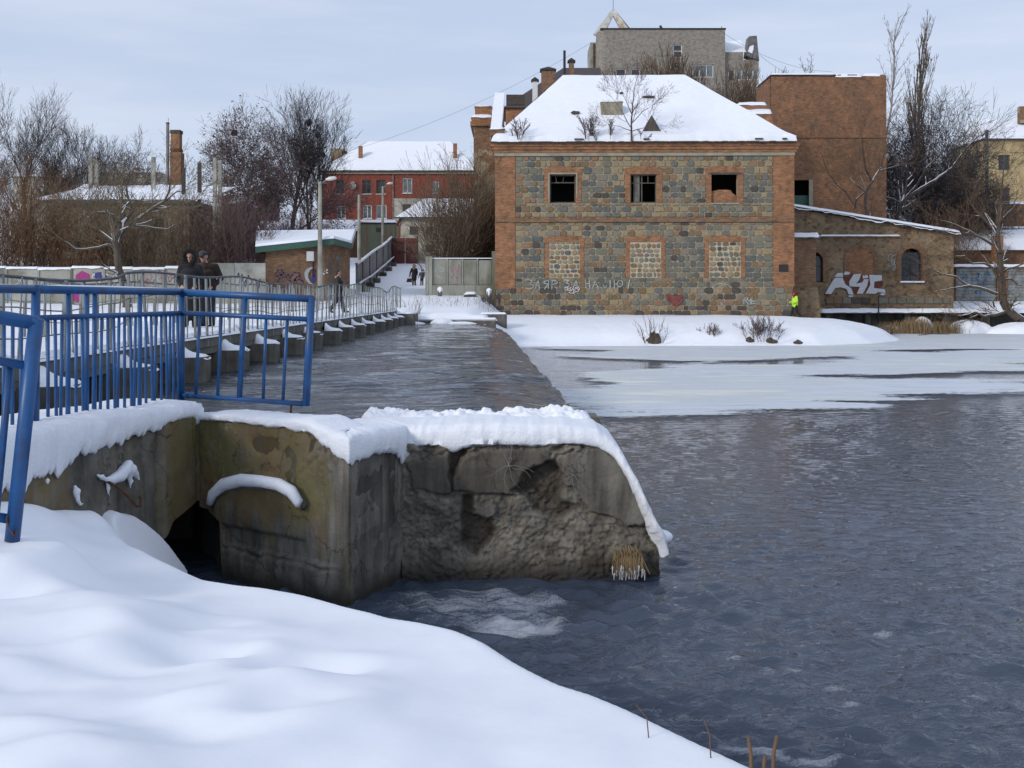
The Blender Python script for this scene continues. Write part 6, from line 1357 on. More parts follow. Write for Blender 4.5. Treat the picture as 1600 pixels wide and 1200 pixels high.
# grey sheet fence climbing beside the road
pts = [(557,417,74),(566,411,80),(577,402,87),(588,393,94),(598,384,101),(606,378,108),(612,372,114)]
FN = root('sheet_fence', (PX(575,86), 86, 3.5), 'grey sheet fence with snow on top and bottom climbing beside the road', 'fence')
tops = [(556,415),(563,408),(574,398),(583,390),(592,384),(601,377),(611,371)]
for i in range(6):
    (xa, _, Ya), (xb, _, Yb) = pts[i], pts[i+1]; za, zb_ = PZ(tops[i][1],Ya), PZ(tops[i+1][1],Yb); Xa, Xb = PX(xa,Ya), PX(xb,Yb); ga, gb_ = GZ(Xa, Ya)-.2, GZ(Xb, Yb)-.2
    za = max(za, ga+2.2); zb_ = max(zb_, gb_+2.2)
    b = MB(); b.add([(Xa,Ya,ga),(Xb,Yb,gb_),(Xb,Yb,zb_),(Xa,Ya,za),(Xa-.06,Ya,ga),(Xb-.06,Yb,gb_),(Xb-.06,Yb,zb_),(Xa-.06,Ya,za)], [(0,1,2,3),(7,6,5,4),(3,2,6,7),(0,3,7,4),(1,5,6,2)]); b.build('sheet', M['fence_grey'], FN)
    MB().tube([(Xa,Ya,za+.05),(Xb,Yb,zb_+.05)], .11, 6).build('snow', M['snow'], FN, True); MB().box(Xa-.05, Xa+.09, Ya-.06, Ya+.06, ga, za+.1).build('post', M['fence_grey'], FN)
    MB().box(Xa+.02, Xa+.6, Ya+2, Ya+2.6, ga, ga+.75).build('footing', M['conc'], FN)
    MB().tube([(Xa+.25,Ya,ga+.95),(Xb+.25,Yb,gb_+.95)], .07, 6).build('snow', M['snow'], FN, True)
# ---------------------------------------------------------------- utility hut with green fascia
UY = 68.0; ux0, ux1, uxr = PX(415,UY), PX(508,UY), PX(545,72)
UH = root('brick_hut', (PX(465,UY), UY, 2.0), 'brick utility hut with green fascia, snowy flat roof and purple graffiti', 'building')
MB().add([(ux0,UY,1.5),(ux1,UY,1.5),(uxr,72.5,1.5),(ux0,74,1.5),(ux0,UY,PZ(384,UY)),(ux1,UY,PZ(379,UY)),(uxr,72.5,PZ(384,72.5)),(ux0,74,PZ(384,UY)+.2)], [(0,1,5,4),(1,2,6,5),(2,3,7,6),(3,0,4,7),(4,5,6,7)]).build('wall', M['brick_hut'], UH)
fa = [(PX(399,UY-.5),UY-.5),(PX(522,UY-.5),UY-.5),(PX(549,72),72.3),(PX(556,75.5),75.5),(PX(400,75.5),75.5)]; zf = [PZ(386,UY),PZ(373,UY),PZ(380,72.3),PZ(362,75.5),PZ(364,75.5)]; n_ = 5
vv = [(a[0],a[1],z_-.38) for a, z_ in zip(fa, zf)]+[(a[0],a[1],z_) for a, z_ in zip(fa, zf)]
MB().add(vv, [(4,3,2,1,0),(0,1,6,5),(1,2,7,6),(2,3,8,7),(3,4,9,8),(4,0,5,9)]).build('fascia', M['green_paint'], UH)
b = MB(); rows = []; cxx, cyy, czz = (PX(465,71),71.5,PZ(371,71.5)); 
sv = [(a[0]*1.0, a[1]-.04, z_+.0) for a, z_ in zip(fa, zf)]; sv2 = [(a[0]+(cxx-a[0])*.02, a[1]+(cyy-a[1])*.02, z_+.17) for a, z_ in zip(fa, zf)]
b.add(sv+sv2+[(cxx,cyy,czz+.18)], [(i, (i+1) % 5, (i+1) % 5+5, i+5) for i in range(5)]+[(i+5, (i+1) % 5+5, 10) for i in range(5)]); b.build('roof_snow', M['snow'], UH)
MB().box(PX(480,UY), PX(491,UY), UY-.22, UY-.003, PZ(408,UY), PZ(393,UY)).build('meter_box', M['white_paint'], UH)
MB().tube([(PX(489.5,UY),UY-.08,PZ(408,UY)),(PX(489.5,UY),UY-.08,PZ(432,UY))], .04, 6).build('conduit', M['black'], UH, True); MB().tube([(PX(492,UY),UY-.08,PZ(386,UY)),(PX(493,UY),UY-.1,PZ(394,UY)),(PX(499,UY),UY-.3,PZ(394,UY))], .03, 6).build('cable', M['conc'], UH, True)
ug = lambda pts: [(400+x_/8.89, 340+y_/8.89) for x_, y_ in pts]
strokes('graffiti_scrawl', [ug([(270,790),(300,730),(360,725),(385,770),(340,800),(290,810),(330,850),(300,890)]), ug([(310,760),(360,800),(390,830)]), ug([(390,760),(420,830),(450,790),(475,840),(500,790)]), ug([(500,810),(540,760),(600,770),(610,810),(560,830),(530,870),(600,860),(640,880)]), ug([(430,860),(480,880),(470,910)]), ug([(540,850),(560,900)]), ug([(600,820),(650,880),(660,920)])], UY, .075, M['gr_purple'], UH, -.012)
fillpoly('graffiti_crescent', [ug([(670,770),(700,710),(770,685),(810,700),(760,720),(725,770),(725,840),(760,900),(800,930),(740,920),(690,870)])], UY-.02, M['gr_pale'], UH)
fillpoly('graffiti_blob', [ug([(770,830),(800,790),(835,800),(835,870),(800,915),(775,890)])], UY-.022, M['gr_blue'], UH)
strokes('graffiti_rim', [ug([(745,790),(760,730),(800,715),(830,740),(830,790)]), ug([(745,790),(755,870),(790,920)])], UY, .07, M['gr_purple'], UH, -.014)
strokes('graffiti_dabs', [ug([(925,780),(945,780)]), ug([(990,725),(965,735),(965,760),(990,765)])], UY, .09, M['gr_white'], UH, -.012)
for px in (517,528): MB().box(PX(px,69)-.09, PX(px,69)+.09, UY+1.2-.3, UY+1.0, 2.0, PZ(400,69)).build('gate_post', M['fence_grey'], UH)
# ---------------------------------------------------------------- lamp posts
def lamp(px, ptop, Y, label, arm=None, wires=True):
    x_ = PX(px,Y); g_ = GZ(x_,Y)-.2; r_ = root('lamp_post', (x_,Y,g_), label, 'lamp post')
    MB().tube([(x_,Y,g_),(x_,Y,PZ(ptop,Y))], [.17,.11], 8).build('pole', M['conc_light'], r_, True)
    if arm:
        e_ = Vector((PX(px+arm,Y),Y,PZ(ptop-4,Y))); MB().tube([(x_,Y,PZ(ptop+4,Y)),e_], .035, 6).build('arm', M['galv'], r_, True)
        b = MB(); b.tube([e_-Vector((.12,0,.03)), e_+Vector((.12,0,.03)), e_+Vector((.45,0,.08)), e_+Vector((.55,0,.08))], [.06,.13,.11,.04], 8); b.build('lamp_head', M['white_paint'], r_, True)
    MB().box(x_-.45, x_+.45, Y-.05, Y+.05, PZ(ptop+3,Y), PZ(ptop+3,Y)+.08).build('cross_arm', M['wood_old'], r_)
    return r_
lamp(500,284,67.2,'concrete lamp post with a single lamp arm in front of the brick hut', 12); lamp(561,304,87,'plain concrete pole without a lamp beside the sheet fence'); lamp(598,291,116,'concrete lamp post with a lamp arm near the white cottage', 8)
# ---------------------------------------------------------------- concrete panel fence next to the mill
CF = root('concrete_fence', (PX(720,72), 72, 2.4), 'pale ribbed concrete panel fence between road and mill', 'fence')
fy = 72.0; zt, zb_ = PZ(405,fy), PZ(446,fy)
for i, (a, b_) in enumerate(((675.5,698.2),(699.5,722),(723.6,745.2),(747,769))):
    MB().box(PX(a,fy), PX(b_,fy), fy, fy+.1, zb_, zt-.02*i).build('panel', M['conc_fence'], CF)
    MB().box(PX(a,fy)+.06, PX(b_,fy)-.06, fy-.03, fy-.003, zb_+.08, zt-.12).build('panel_field', M['conc_fence'], CF)
for a in (698.8,722.8,746.1): MB().box(PX(a,fy)-.05, PX(a,fy)+.05, fy-.07, fy+.12, zb_-.1, zt+.03).build('rib', M['conc_fence'], CF)
MB().box(PX(672,fy), PX(773,fy), fy-.12, fy+.2, 1.7, zb_-.002).build('plinth', M['conc_fence'], CF)
for a, w in ((667.5,.11),(673,.10),(771.5,.13)): MB().box(PX(a,fy)-w, PX(a,fy)+w, fy-.16, fy+.22, 1.7, PZ(402,fy)+(.4 if a > 700 else .05)).build('post', M['conc_fence'], CF)
MB().box(PX(666,fy), PX(772,fy), fy-.04, fy+.14, zt+.035, zt+.09).build('top_snow', M['snow'], CF)
MB().box(PX(665.3,fy), PX(666.8,fy), fy, fy+5, 2.2, zt).build('return_panel', M['conc_fence'], CF)
strokes('graffiti_faint', [[(702,415),(706,424),(710,414)],[(712,416),(712,424)],[(715,424),(717,414),(720,424)],[(702,430),(706,434),(709,428),(713,434),(719,429)],[(703,440),(712,444),(719,440)]], fy, .05, M['gr_pink'], CF, -.04)
strokes('graffiti_faint', [[(680,417),(684,424),(690,416),(694,423)],[(679,424),(694,424)],[(682,430),(692,436)]], fy, .04, M['gr_pale'], CF, -.04)
# blocks and stubs on the bank
BK = root('concrete_block', P(733,466,70.5), 'snow-topped concrete block lying before the panel fence', 'block'); g_ = GZ(PX(733,70.5),70.5)
MB().prism([(PX(722,70.5),g_-.3),(PX(744,70.5),g_-.3),(PX(744,70.5),PZ(459,70.5)),(PX(726,70.5),PZ(459,70.5))], 70.2, 71.2).build('body', M['conc'], BK); slab_snow(BK, PX(726,70.5), PX(744,70.5), 70.2, 71.2, PZ(459,70.5), .14, 3)
for px, py, lb in ((687.5,450,'upright stub post wearing a tall snow cap before the fence plinth'),(764,452,'upright stub post wearing a tall snow cap at the mill corner')):
    Yq = 71; g_ = GZ(PX(px,Yq),Yq); ST2 = root('stub_post', (PX(px,Yq),Yq,g_-.2), lb, 'post'); MB().box(PX(px,Yq)-.14, PX(px,Yq)+.14, Yq-.14, Yq+.14, g_-.3, PZ(py+3,Yq)).build('post', M['conc'], ST2); b = MB(); b.tube([(PX(px,Yq),Yq,g_+.1),(PX(px,Yq),Yq,PZ(py+4,Yq)),(PX(px,Yq),Yq,PZ(py,Yq)),(PX(px,Yq),Yq,PZ(py-2,Yq))], [.10,.19,.17,.05], 7); b.build('snow', M['snow'], ST2, True)
# rusty green scrap sheet and snowy floes where the bridge meets the bank
SCR = root('scrap_sheet', P(618,503,55.6), 'bent green scrap sheet lying at the water beside the last pier', 'scrap')
q = lambda x_, y_: P(x_, y_, 55.6)
MB().add([q(605,506), q(622,508), q(646,505), q(648,499), q(630,497), q(612,503)], [(0,1,2,3,4,5)]).add([q(612,503)+Vector((0,.3,.02)), q(630,497)+Vector((0,.3,.02)), q(648,499)+Vector((0,.3,.02)), q(646,505)+Vector((0,.3,0))], [(0,1,2,3)]).build('sheet', M['green_paint'], SCR)
MB().tube([q(606,507), q(614,505), q(624,501), q(631,497.5)], [.06,.09,.08,.04], 6).build('snow', M['snow'], SCR, True)
for px, Yq, w, hh, lb in ((645,56.2,.75,.16,'flat snow-covered ledge at the waterline next to the scrap sheet'),(691,56.2,.62,.32,'rounded snow hump at the waterline by the weir end'),(718,56.2,.85,.16,'low snow-covered floe between the hump and the weir end')):
    b = MB(); nU, nV = 20, 5; rows = []
    for jv in range(nV+1):
        t_ = jv/nV*math.pi/2
        for i in range(nU): a = 6.283*i/nU; rr = 1+.12*math.sin(3*a+px); rows.append((PX(px,Yq)+w*rr*math.cos(a)*math.cos(t_), Yq+.4*rr*math.sin(a)*math.cos(t_), UW-.06+hh*math.sin(t_)))
    b.add(rows, [(jv*nU+i, jv*nU+(i+1) % nU, (jv+1)*nU+(i+1) % nU, (jv+1)*nU+i) for jv in range(nV) for i in range(nU)]); tag(b.build('snow_floe', M['snow'], None, True, at=(PX(px,Yq),Yq,UW-.06)), lb, 'snow')
KB = root('bank_kerb', P(740,500,57.0), 'flat concrete kerb edge under snow at the head of the weir', 'kerb')
MB().box(PX(655,57), PX(775,57), 57.0, 57.5, 1.0, 1.48).build('slab', M['conc'], KB); MB().box(PX(752,59.5), PX(792,59.5), 59.4, 60.0, .9, 1.72).build('slab', M['conc'], KB); slab_snow(KB, PX(655,57), PX(775,57), 57.05, 57.5, 1.47, .10, 7, 60); slab_snow(KB, PX(752,59.5), PX(790,59.5), 59.5, 60.0, 1.71, .10, 7, 60)
# ---------------------------------------------------------------- concrete fence with graffiti on the left bank
LF = root('graffiti_fence', (PX(200,66), 66, 2), 'long grey concrete fence with snow top and colourful graffiti behind the footbridge', 'fence')
LY = 66.0; edges = [-190,-140,-90,-40,10,60,112,163,208,258,312,364,415]
for i in range(len(edges)-1):
    a, b_ = edges[i], edges[i+1]; last = i >= 10; zt = PZ(411 if last else 418+((i*7) % 3), LY)
    MB().box(PX(a,LY)+.02, PX(b_,LY)-.02, LY, LY+.12, 1.3, zt).build('panel', M['conc_light'], LF)
    if not last: slab_snow(LF, PX(a,LY)+.02, PX(b_,LY)-.02, LY-.02, LY+.14, zt, .10, i, 24)
    MB().box(PX(a,LY)-.07, PX(a,LY)+.07, LY-.05, LY+.15, 1.3, zt-.05).build('post', M['conc_fence'], LF)
rg = random.Random(41)
fillpoly('graffiti_blob', [[(118,430),(128,423),(139,428),(141,436),(130,440),(118,438)],[(107,455),(122,450),(129,462),(122,472),(108,468)]], LY-.02, M['gr_magenta'], LF)
fillpoly('graffiti_blob', [[(149,426),(158,425),(160,433),(152,438),(147,433)],[(163,428),(169,432),(165,437)]], LY-.02, M['gr_blue'], LF); fillpoly('graffiti_blob', [[(0,452),(10,448),(17,455),(16,468),(4,472),(-4,465)]], LY-.02, M['gr_sky'], LF)
for x0_, n_, mt in ((145,9,'gr_white'),(215,9,'gr_pink'),(25,7,'gr_pale'),(270,5,'gr_purple'),(370,6,'gr_purple')):
    ln = []
    for k in range(n_):
        x_ = x0_+k*6+rg.uniform(-2,2); y_ = 430+rg.uniform(0,14); ln.append([(x_,y_),(x_+rg.uniform(1,5),y_-rg.uniform(3,8)),(x_+rg.uniform(3,8),y_+rg.uniform(0,6)),(x_+rg.uniform(-1,4),y_+rg.uniform(5,9))])
    strokes('graffiti_scrawl', ln, LY, .06, M[mt], LF, -.012)
# ---------------------------------------------------------------- ruin with stub columns, factory chimneys
RUI = root('ruined_hall', (PX(200,98), 100, 3), 'roofless ruined brick hall with snow-covered slab and dark opening behind the graffiti fence', 'building')
YR = 96.0
holed_wall('front_wall', PX(78,YR), PX(296,YR), 2.5, PZ(318,YR), YR, [rect(238,256,338,386,YR)], noisy('ruin_wall', (.13,.10,.06), (.20,.155,.095), 1.0, .95, .3, .02), RUI, .5)
MB().box(PX(78,YR), PX(296,YR), YR+1.6, YR+10, 2.5, PZ(318,YR)).build('core', M['room_shade'], RUI)
MB().box(PX(84,YR), PX(300,YR), YR-.4, YR+10, PZ(318,YR)+.003, PZ(312,YR)).build('slab', M['conc'], RUI)
xs = np.linspace(PX(60,YR), PX(330,YR), 90); ws = np.linspace(0, 1, 26); S, W = np.meshgrid(xs, ws)
np_mesh('roof_snow', np.stack([S, YR-.45+11*W, PZ(312,YR)+.05+2.25*W*(1+.12*fbm(S*.4, W*3, 3, 8))+.15*fbm(S*.9, W*6, 3, 7)-.12*(W <= 0)], -1).reshape(-1, 3), grid_faces(90, 26), M['snow'], RUI, True)
for k, (px, pt, Yq) in enumerate(((141,244,103),(150,251,104),(239,245,103),(335,247,92),(343,250,93),(286,262,99),(311,254,101))):
    tag(MB().box(PX(px-2.6,Yq), PX(px+2.6,Yq), Yq, Yq+.32, 5, PZ(pt,Yq)).build('column_stub', M['conc_light'] if k < 5 else M['bark_dark'], None, at=(PX(px,Yq),Yq,5)),
        ['pale concrete column stub above the snowy ruin, taller of a pair','pale concrete column stub above the snowy ruin, shorter of a pair','lone pale concrete column stub beside the rusty steel chimney','pale concrete column by the dense dark tree, first of two close together','pale concrete column by the dense dark tree, second of two close together','short dark post beside the brick factory chimney','thin dark post between chimney and dense tree'][k], 'column', 'stub columns above the ruin')
CHF = root('factory_chimney', (PX(274,112), 112, 5), 'square orange brick factory chimney with a dark rim', 'chimney')
MB().box(PX(267,112), PX(280.5,112), 112, 112.9, 5, PZ(208,112)).build('shaft', M['brick'], CHF); MB().box(PX(266,112), PX(281.5,112), 111.92, 112.98, PZ(208,112)+.003, PZ(203,112)).build('rim', M['roof_edge'], CHF); MB().box(PX(266,112), PX(281.5,112), 111.9, 113, PZ(236,112), PZ(232,112)).build('iron_band', M['rust'], CHF); MB().box(PX(266,112), PX(283,112), 111.9, 113.1, 5, PZ(238,112)).build('lower_shaft', M['brick'], CHF)
MCH = root('steel_chimney', (PX(262,112), 112, 5), 'thin rusty steel chimney beside the brick one', 'chimney')
MB().tube([(PX(262,112),112,5),(PX(262,112),112,PZ(193,112))], .16, 10).build('tube', noisy('rusted_grey_steel', (.14,.11,.11), (.26,.23,.23), 1.0, .7, 0, c2=(.10,.05,.04), s2=.5), MCH, True); MB().tube([(PX(262,112),112,PZ(193,112)),(PX(262,112),112,PZ(191.5,112))], .19, 10).build('rim', M['black'], MCH); MB().tube([(PX(263,112),112,PZ(192,112)),(PX(263,112),112,PZ(184,112))], .02, 4).build('rod', M['black'], MCH)
# far roofs between the trees
for px0, px1, y0, y1, y2, Yq, lb, mt in ((345,420,297,306,340,150,'far maroon-walled house with snowy roof behind the dense trees','gate_red'),(150,250,262,270,300,170,'far snow-roofed house behind the ruin columns','cream_wall'),(20,90,268,276,300,165,'far snow-roofed house behind the tall rusty thicket','cream_wall'),(360,378,298,318,345,120,'narrow gabled brick outhouse with snow roof by the tree trunks','brick_hut')):
    r_ = root('far_house', (PX((px0+px1)/2,Yq), Yq, 7), lb, 'building'); MB().box(PX(px0,Yq), PX(px1,Yq), Yq, Yq+7, 6, PZ(y1,Yq)).build('wall', M[mt], r_)
    b = MB(); b.add([(PX(px0-2,Yq),Yq-.4,PZ(y1,Yq)),(PX(px1+2,Yq),Yq-.4,PZ(y1,Yq)),(PX(px1+2,Yq),Yq+3.5,PZ(y0,Yq)),(PX(px0-2,Yq),Yq+3.5,PZ(y0,Yq)),(PX(px0-2,Yq),Yq+7.4,PZ(y1,Yq)),(PX(px1+2,Yq),Yq+7.4,PZ(y1,Yq))], [(0,1,2,3),(3,2,5,4),(0,3,4),(1,5,2)]); b.build('snow_roof', M['snow'], r_)
    MB().box(PX((px0+px1)/2,Yq), PX((px0+px1)/2,Yq)+.5, Yq+3, Yq+3.5, PZ(y1,Yq), PZ(y0-4,Yq)).build('chimney', M['brick'], r_)
# ---------------------------------------------------------------- right edge: yellow house, brick sheds, garage
YH = root('yellow_house', (PX(1600,122), 124, 5), 'yellow plastered house with snow roof and dark wooden windows', 'building')
Yy = 120.0; yw_ = [rect(1560,1578,242,266,Yy), rect(1560,1578,293,316,Yy), rect(1620,1638,242,266,Yy), rect(1620,1638,293,316,Yy)]
holed_wall('front_wall', PX(1538,Yy), PX(1700,Yy), 4, PZ(219,Yy), Yy, yw_, M['yellow_wall'], YH, .3)
for h in yw_: window(YH, h, Yy+.12, M['wood_old'], M['glass'], 2, .65, .1)
MB().box(PX(1538,Yy), PX(1700,Yy), Yy+.31, Yy+9, 4, PZ(219,Yy)).build('rear_walls', M['yellow_wall'], YH); MB().box(PX(1537,Yy), PX(1701,Yy), Yy-.3, Yy+9, PZ(219,Yy)+.003, PZ(217.5,Yy)).build('eaves_board', M['wood_old'], YH)
b = MB(); b.add([(PX(1534,Yy),Yy-.4,PZ(217,Yy)),(PX(1702,Yy),Yy-.4,PZ(217,Yy)),(PX(1702,Yy),Yy+5,PZ(186,Yy+5)),(PX(1528,Yy+5),Yy+5,PZ(186,Yy+5)),(PX(1534,Yy),Yy+10,PZ(217,Yy)),(PX(1702,Yy),Yy+10,PZ(217,Yy))], [(0,1,2,3),(3,2,5,4),(0,3,4)]); b.build('roof_snow', M['snow'], YH)
chimney(1594,1606,166,190,Yy+3,M['brick_plaster'],'plastered brick chimney on the yellow house roof', False, zbase=PZ(192,Yy+3))
tag(MB().tube([(PX(1542,108),108,4),(PX(1542,108),108,PZ(203,108))], [.22,.15], 8).build('utility_pole', M['conc'], None, True, at=(PX(1542,108),108,4)), 'grey concrete utility pole before the yellow house', 'pole')
BS = root('brick_outbuilding', (PX(1570,106), 106, 4), 'low brick outbuilding with snow ledges below the yellow house', 'building')
MB().box(PX(1490,105), PX(1700,105), 105, 108, 3, PZ(318,105)).build('wall', M['brick'], BS); slab_snow(BS, PX(1548,105), PX(1700,105), 104.9, 108, PZ(318,105), .22, 9, 60)
for px in (1557,1590): MB().box(PX(px-3,105), PX(px+3,105), 104.8, 104.998, 3, PZ(320,105)).build('pier', M['brick'], BS)
MB().box(PX(1535,105), PX(1700,105), 104.6, 104.99, PZ(357,105), PZ(354,105)).build('ledge', M['snow'], BS)
SD = root('snowy_shed', (PX(1550,92), 92, 1.5), 'dark brick shed with a broad snowy roof behind the bank tree', 'building')
MB().box(PX(1480,92), PX(1700,92), 92, 96, 1.2, PZ(388,92)).build('wall', M['brick_tower'], SD)
b = MB(); b.add([(PX(1490,91.5),91.5,PZ(387,91.5)),(PX(1700,91.5),91.5,PZ(386,91.5)),(PX(1700,98),98,PZ(354,98)),(PX(1484,98),98,PZ(362,98)),(PX(1490,91.5),91.5,PZ(391,91.5)),(PX(1700,91.5),91.5,PZ(390,91.5))], [(0,1,2,3),(4,5,1,0)]); b.build('roof_snow', M['snow'], SD)
MB().box(PX(1557,90), PX(1568,90), 90, 91, 1.2, PZ(368,90)).build('brick_pier', M['brick'], SD)
GR = root('metal_garage', (PX(1520,86), 86, 1.5), 'pale corrugated metal garage covered in faint graffiti', 'garage')
for k in range(26): py0 = 478-2.6*k*.92; 
nb = 14; z0, z1 = 1.3, PZ(419,86)
for k in range(nb): za = z0+(z1-z0)*k/nb; MB().prism([(PX(1494,86), za+.01),(PX(1556,86), za+.01),(PX(1556,86), za+(z1-z0)/nb-.01),(PX(1494,86), za+(z1-z0)/nb-.01)], 86-(.03 if k % 2 else 0), 86.2).build('sheet_strip', M['garage'], GR)
for k in range(nb): za = z0+(z1-z0)*k/nb; MB().prism([(PX(1575,86), za+.01),(PX(1680,86), za+.01),(PX(1680,86), za+(z1-z0)/nb-.01),(PX(1575,86), za+(z1-z0)/nb-.01)], 86-(.03 if k % 2 else 0), 86.2).build('sheet_strip', M['garage'], GR)
MB().box(PX(1490,86), PX(1690,86), 86.21, 90, 1.2, z1).build('body', M['brick_tower'], GR); MB().box(PX(1557,86), PX(1574,86), 85.9, 86.2, 1.2, z1).build('brick_pier', M['brick_tower'], GR)
MB().box(PX(1490,86), PX(1690,86), 85.8, 90, z1+.003, z1+.15).build('lintel', M['brick_tower'], GR); slab_snow(GR, PX(1490,86), PX(1690,86), 85.8, 90, z1+.15, .16, 19, 80)
rg = random.Random(9); ln = []
for k in range(16): x_ = rg.uniform(1498,1550); y_ = rg.uniform(428,462); ln.append([(x_,y_),(x_+rg.uniform(-5,6),y_-rg.uniform(2,7)),(x_+rg.uniform(-4,8),y_+rg.uniform(0,6))])
strokes('graffiti_scrawl', ln, 86, .05, M['gr_sky'], GR, -.045)
# overhead wires
for i, (a, b_) in enumerate(((P(545,236,138), P(925,66,137)), (P(905,92,110), P(1080,10,160)), (P(1125,48,134), P(1300,112,150)), (P(1187,86,134), P(1290,120,150)))):
    if i == 1: continue
    pts = [a.lerp(b_, q/12)-Vector((0,0,1.2*4*(q/12)*(1-q/12))) for q in range(13)]
    tag(MB().tube(pts, .018, 4).build('overhead_wire', M['dark_rail'], None, at=a), ['thin overhead wire rising from the red house to the grey block','','thin overhead wire leaving the grey block roof corner','thin overhead wire leaving the grey block skylight'][i], 'wire')
# ================================================================ TREES AND BUSHES
def rot_about(d, ang, az, rg):
    d = d.normalized(); u = d.cross(Vector((0,0,1)) if abs(d.z) < .95 else Vector((1,0,0))).normalized(); w = u.cross(d)
    return (d*math.cos(ang)+(u*math.cos(az)+w*math.sin(az))*math.sin(ang)).normalized()
def grow(S, p, d, L, r, lvl, mx, rg, o):
    n = (o.get('seg0', 4) if lvl == 0 else 4) if lvl < 2 else 3; az = rg.uniform(0, 6.28); rmin = o.get('rmin', .012)
    r_end = max(r*o.get('taper', .45), rmin*.8); kids = o['kids'][min(lvl, len(o['kids'])-1)]
    for i in range(n):
        jit = o.get('jit', .16)*(1+.12*lvl)
        d = (d+Vector((rg.gauss(0,jit), rg.gauss(0,jit), rg.gauss(0,jit)+o.get('up', .08)))).normalized()
        q = p+d*(L/n); ra = r+(r_end-r)*i/n; rb_ = r+(r_end-r)*(i+1)/n
        S.append((p.x,p.y,p.z,q.x,q.y,q.z,ra,rb_,lvl)); p = q
        if lvl < mx:
            t_ = (i+1)/n; m = kids*(.25 if lvl == 0 and i < o.get('bare', 2) else 1)/n
            k = int(m)+(1 if rg.random() < m-int(m) else 0)
            for _ in range(k):
                az += 2.4+rg.uniform(-.6,.6); an = rg.uniform(*o.get('ang', (.45,.95)))
                grow(S, p, rot_about(d, an, az, rg), L*o.get('lr', .62)*rg.uniform(.7,1.15)*(1-.25*t_*(lvl == 0)), max(rb_*o.get('rr', .6), rmin), lvl+1, mx, rg, o)
    if lvl < mx:
        for _ in range(o.get('tips', 2)): grow(S, p, rot_about(d, rg.uniform(.15,.5), rg.uniform(0,6.28), rg), L*o.get('lr', .62)*rg.uniform(.8,1.1), max(r_end*.85, rmin), lvl+1, mx, rg, o)
NSEG = [0]
def plant(name, base, S, label, cat, bark_m, twig_m, group=None, snow=None, leaves=None, leafm=None, split=1, seed=0, kidname='crown'):
    r_ = root(name, base, label, cat, group); A = np.array(S, float); NSEG[0] += len(A)
    tr = A[A[:, 8] <= split]; tw = A[A[:, 8] > split]
    if len(tr): strand_mesh('trunk' if cat == 'tree' else 'stems', tr[:, :8], bark_m, r_, 6 if len(tr) < 3000 else 4)
    if len(tw):
        fm = tw[:, 8] >= max(tw[:, 8].max(), split+2) if len(tw) > 1500 else np.zeros(len(tw), bool)
        if len(tw) > 9000: fm |= tw[:, 8] >= 3
        strand_mesh(kidname if cat == 'tree' else 'twigs', tw[~fm][:, :8], twig_m, r_, 3, tw[fm][:, :8])
    if snow is not None:
        d = A[:, 3:6]-A[:, 0:3]; hz_ = np.hypot(d[:, 0], d[:, 1])/(np.linalg.norm(d, axis=1)+1e-9)
        k = (A[:, 6] > snow) & (hz_ > .35); B = A[k][:, :8].copy()
        if len(B):
            B[:, 2] += B[:, 6]*.62; B[:, 5] += B[:, 7]*.62; B[:, 6] *= .62; B[:, 7] *= .62; strand_mesh('snow', B, M['snow'], r_, 6)['kind'] = 'stuff'
    if leaves:
        rs = np.random.RandomState(seed+5); T = A[A[:, 8] >= A[:, 8].max()-1]; idx = rs.randint(0, len(T), leaves[0]); c = T[idx, 3:6]+rs.normal(0, leaves[2], (leaves[0], 3)); sz = leaves[1]*rs.uniform(.5,1.3,(leaves[0],1))
        u = rs.normal(size=(leaves[0],3)); u /= np.linalg.norm(u,axis=1)[:,None]; w = np.cross(u, rs.normal(size=(leaves[0],3))); w /= np.linalg.norm(w,axis=1)[:,None]
        Vl = np.stack([c-u*sz, c+w*sz*.5, c+u*sz, c-w*sz*.5], 1).reshape(-1,3); np_mesh('leaves', Vl, np.arange(len(Vl)).reshape(-1,4), leafm, r_)
    return r_
TREES = {}
def tree(px, pybase, Y, pytop, label, seed, o, bark_m='bark_dark', twig_m='twig_dark', name='tree', mx=4, lean=0.0, nst=1, trunk=.35, group=None, z=None, **kw):
    rg = random.Random(seed); x_ = PX(px,Y); zg = (GZ(x_,Y) if z is None else z)-.15; H = PZ(pytop,Y)-zg; S = []
    for k in range(nst):
        d = Vector((lean+rg.gauss(0,.05)+(k-(nst-1)/2)*o.get('sp', .28), rg.gauss(0,.06), 1)).normalized()
        grow(S, Vector((x_+(k-(nst-1)/2)*.3, Y, zg)), d, H*o.get('tl', .50)*(1 if k == 0 else rg.uniform(.75,1)), trunk*(1 if nst == 1 else .75), 0, mx, rg, o)
    A = np.array(S); top = max(A[:, 5].max(), A[:, 2].max()); f = H/(top-zg)           # scale to the height wanted
    for c in (0, 1, 2, 3, 4, 5):
        b0 = (x_, Y, zg)[c % 3]; A[:, c] = b0+(A[:, c]-b0)*f
    TREES[seed] = A
    return plant(name, (x_,Y,zg), A, label, 'tree', M[bark_m], M[twig_m], group, seed=seed, **kw)
TALL0 = dict(kids=[5,5,5,4], ang=(.4,.85), lr=.60, rr=.62, up=.10, jit=.10, rmin=.017, tips=2, bare=2, tl=.5)
BROAD = dict(kids=[6,6,6,5], ang=(.5,1.05), lr=.66, rr=.62, up=.05, jit=.14, rmin=.017, tips=2, bare=2, tl=.42)
FAN = dict(kids=[7,5,5,4], ang=(.25,.65), lr=.66, rr=.58, up=.10, jit=.08, rmin=.014, tips=2, bare=1, tl=.42)
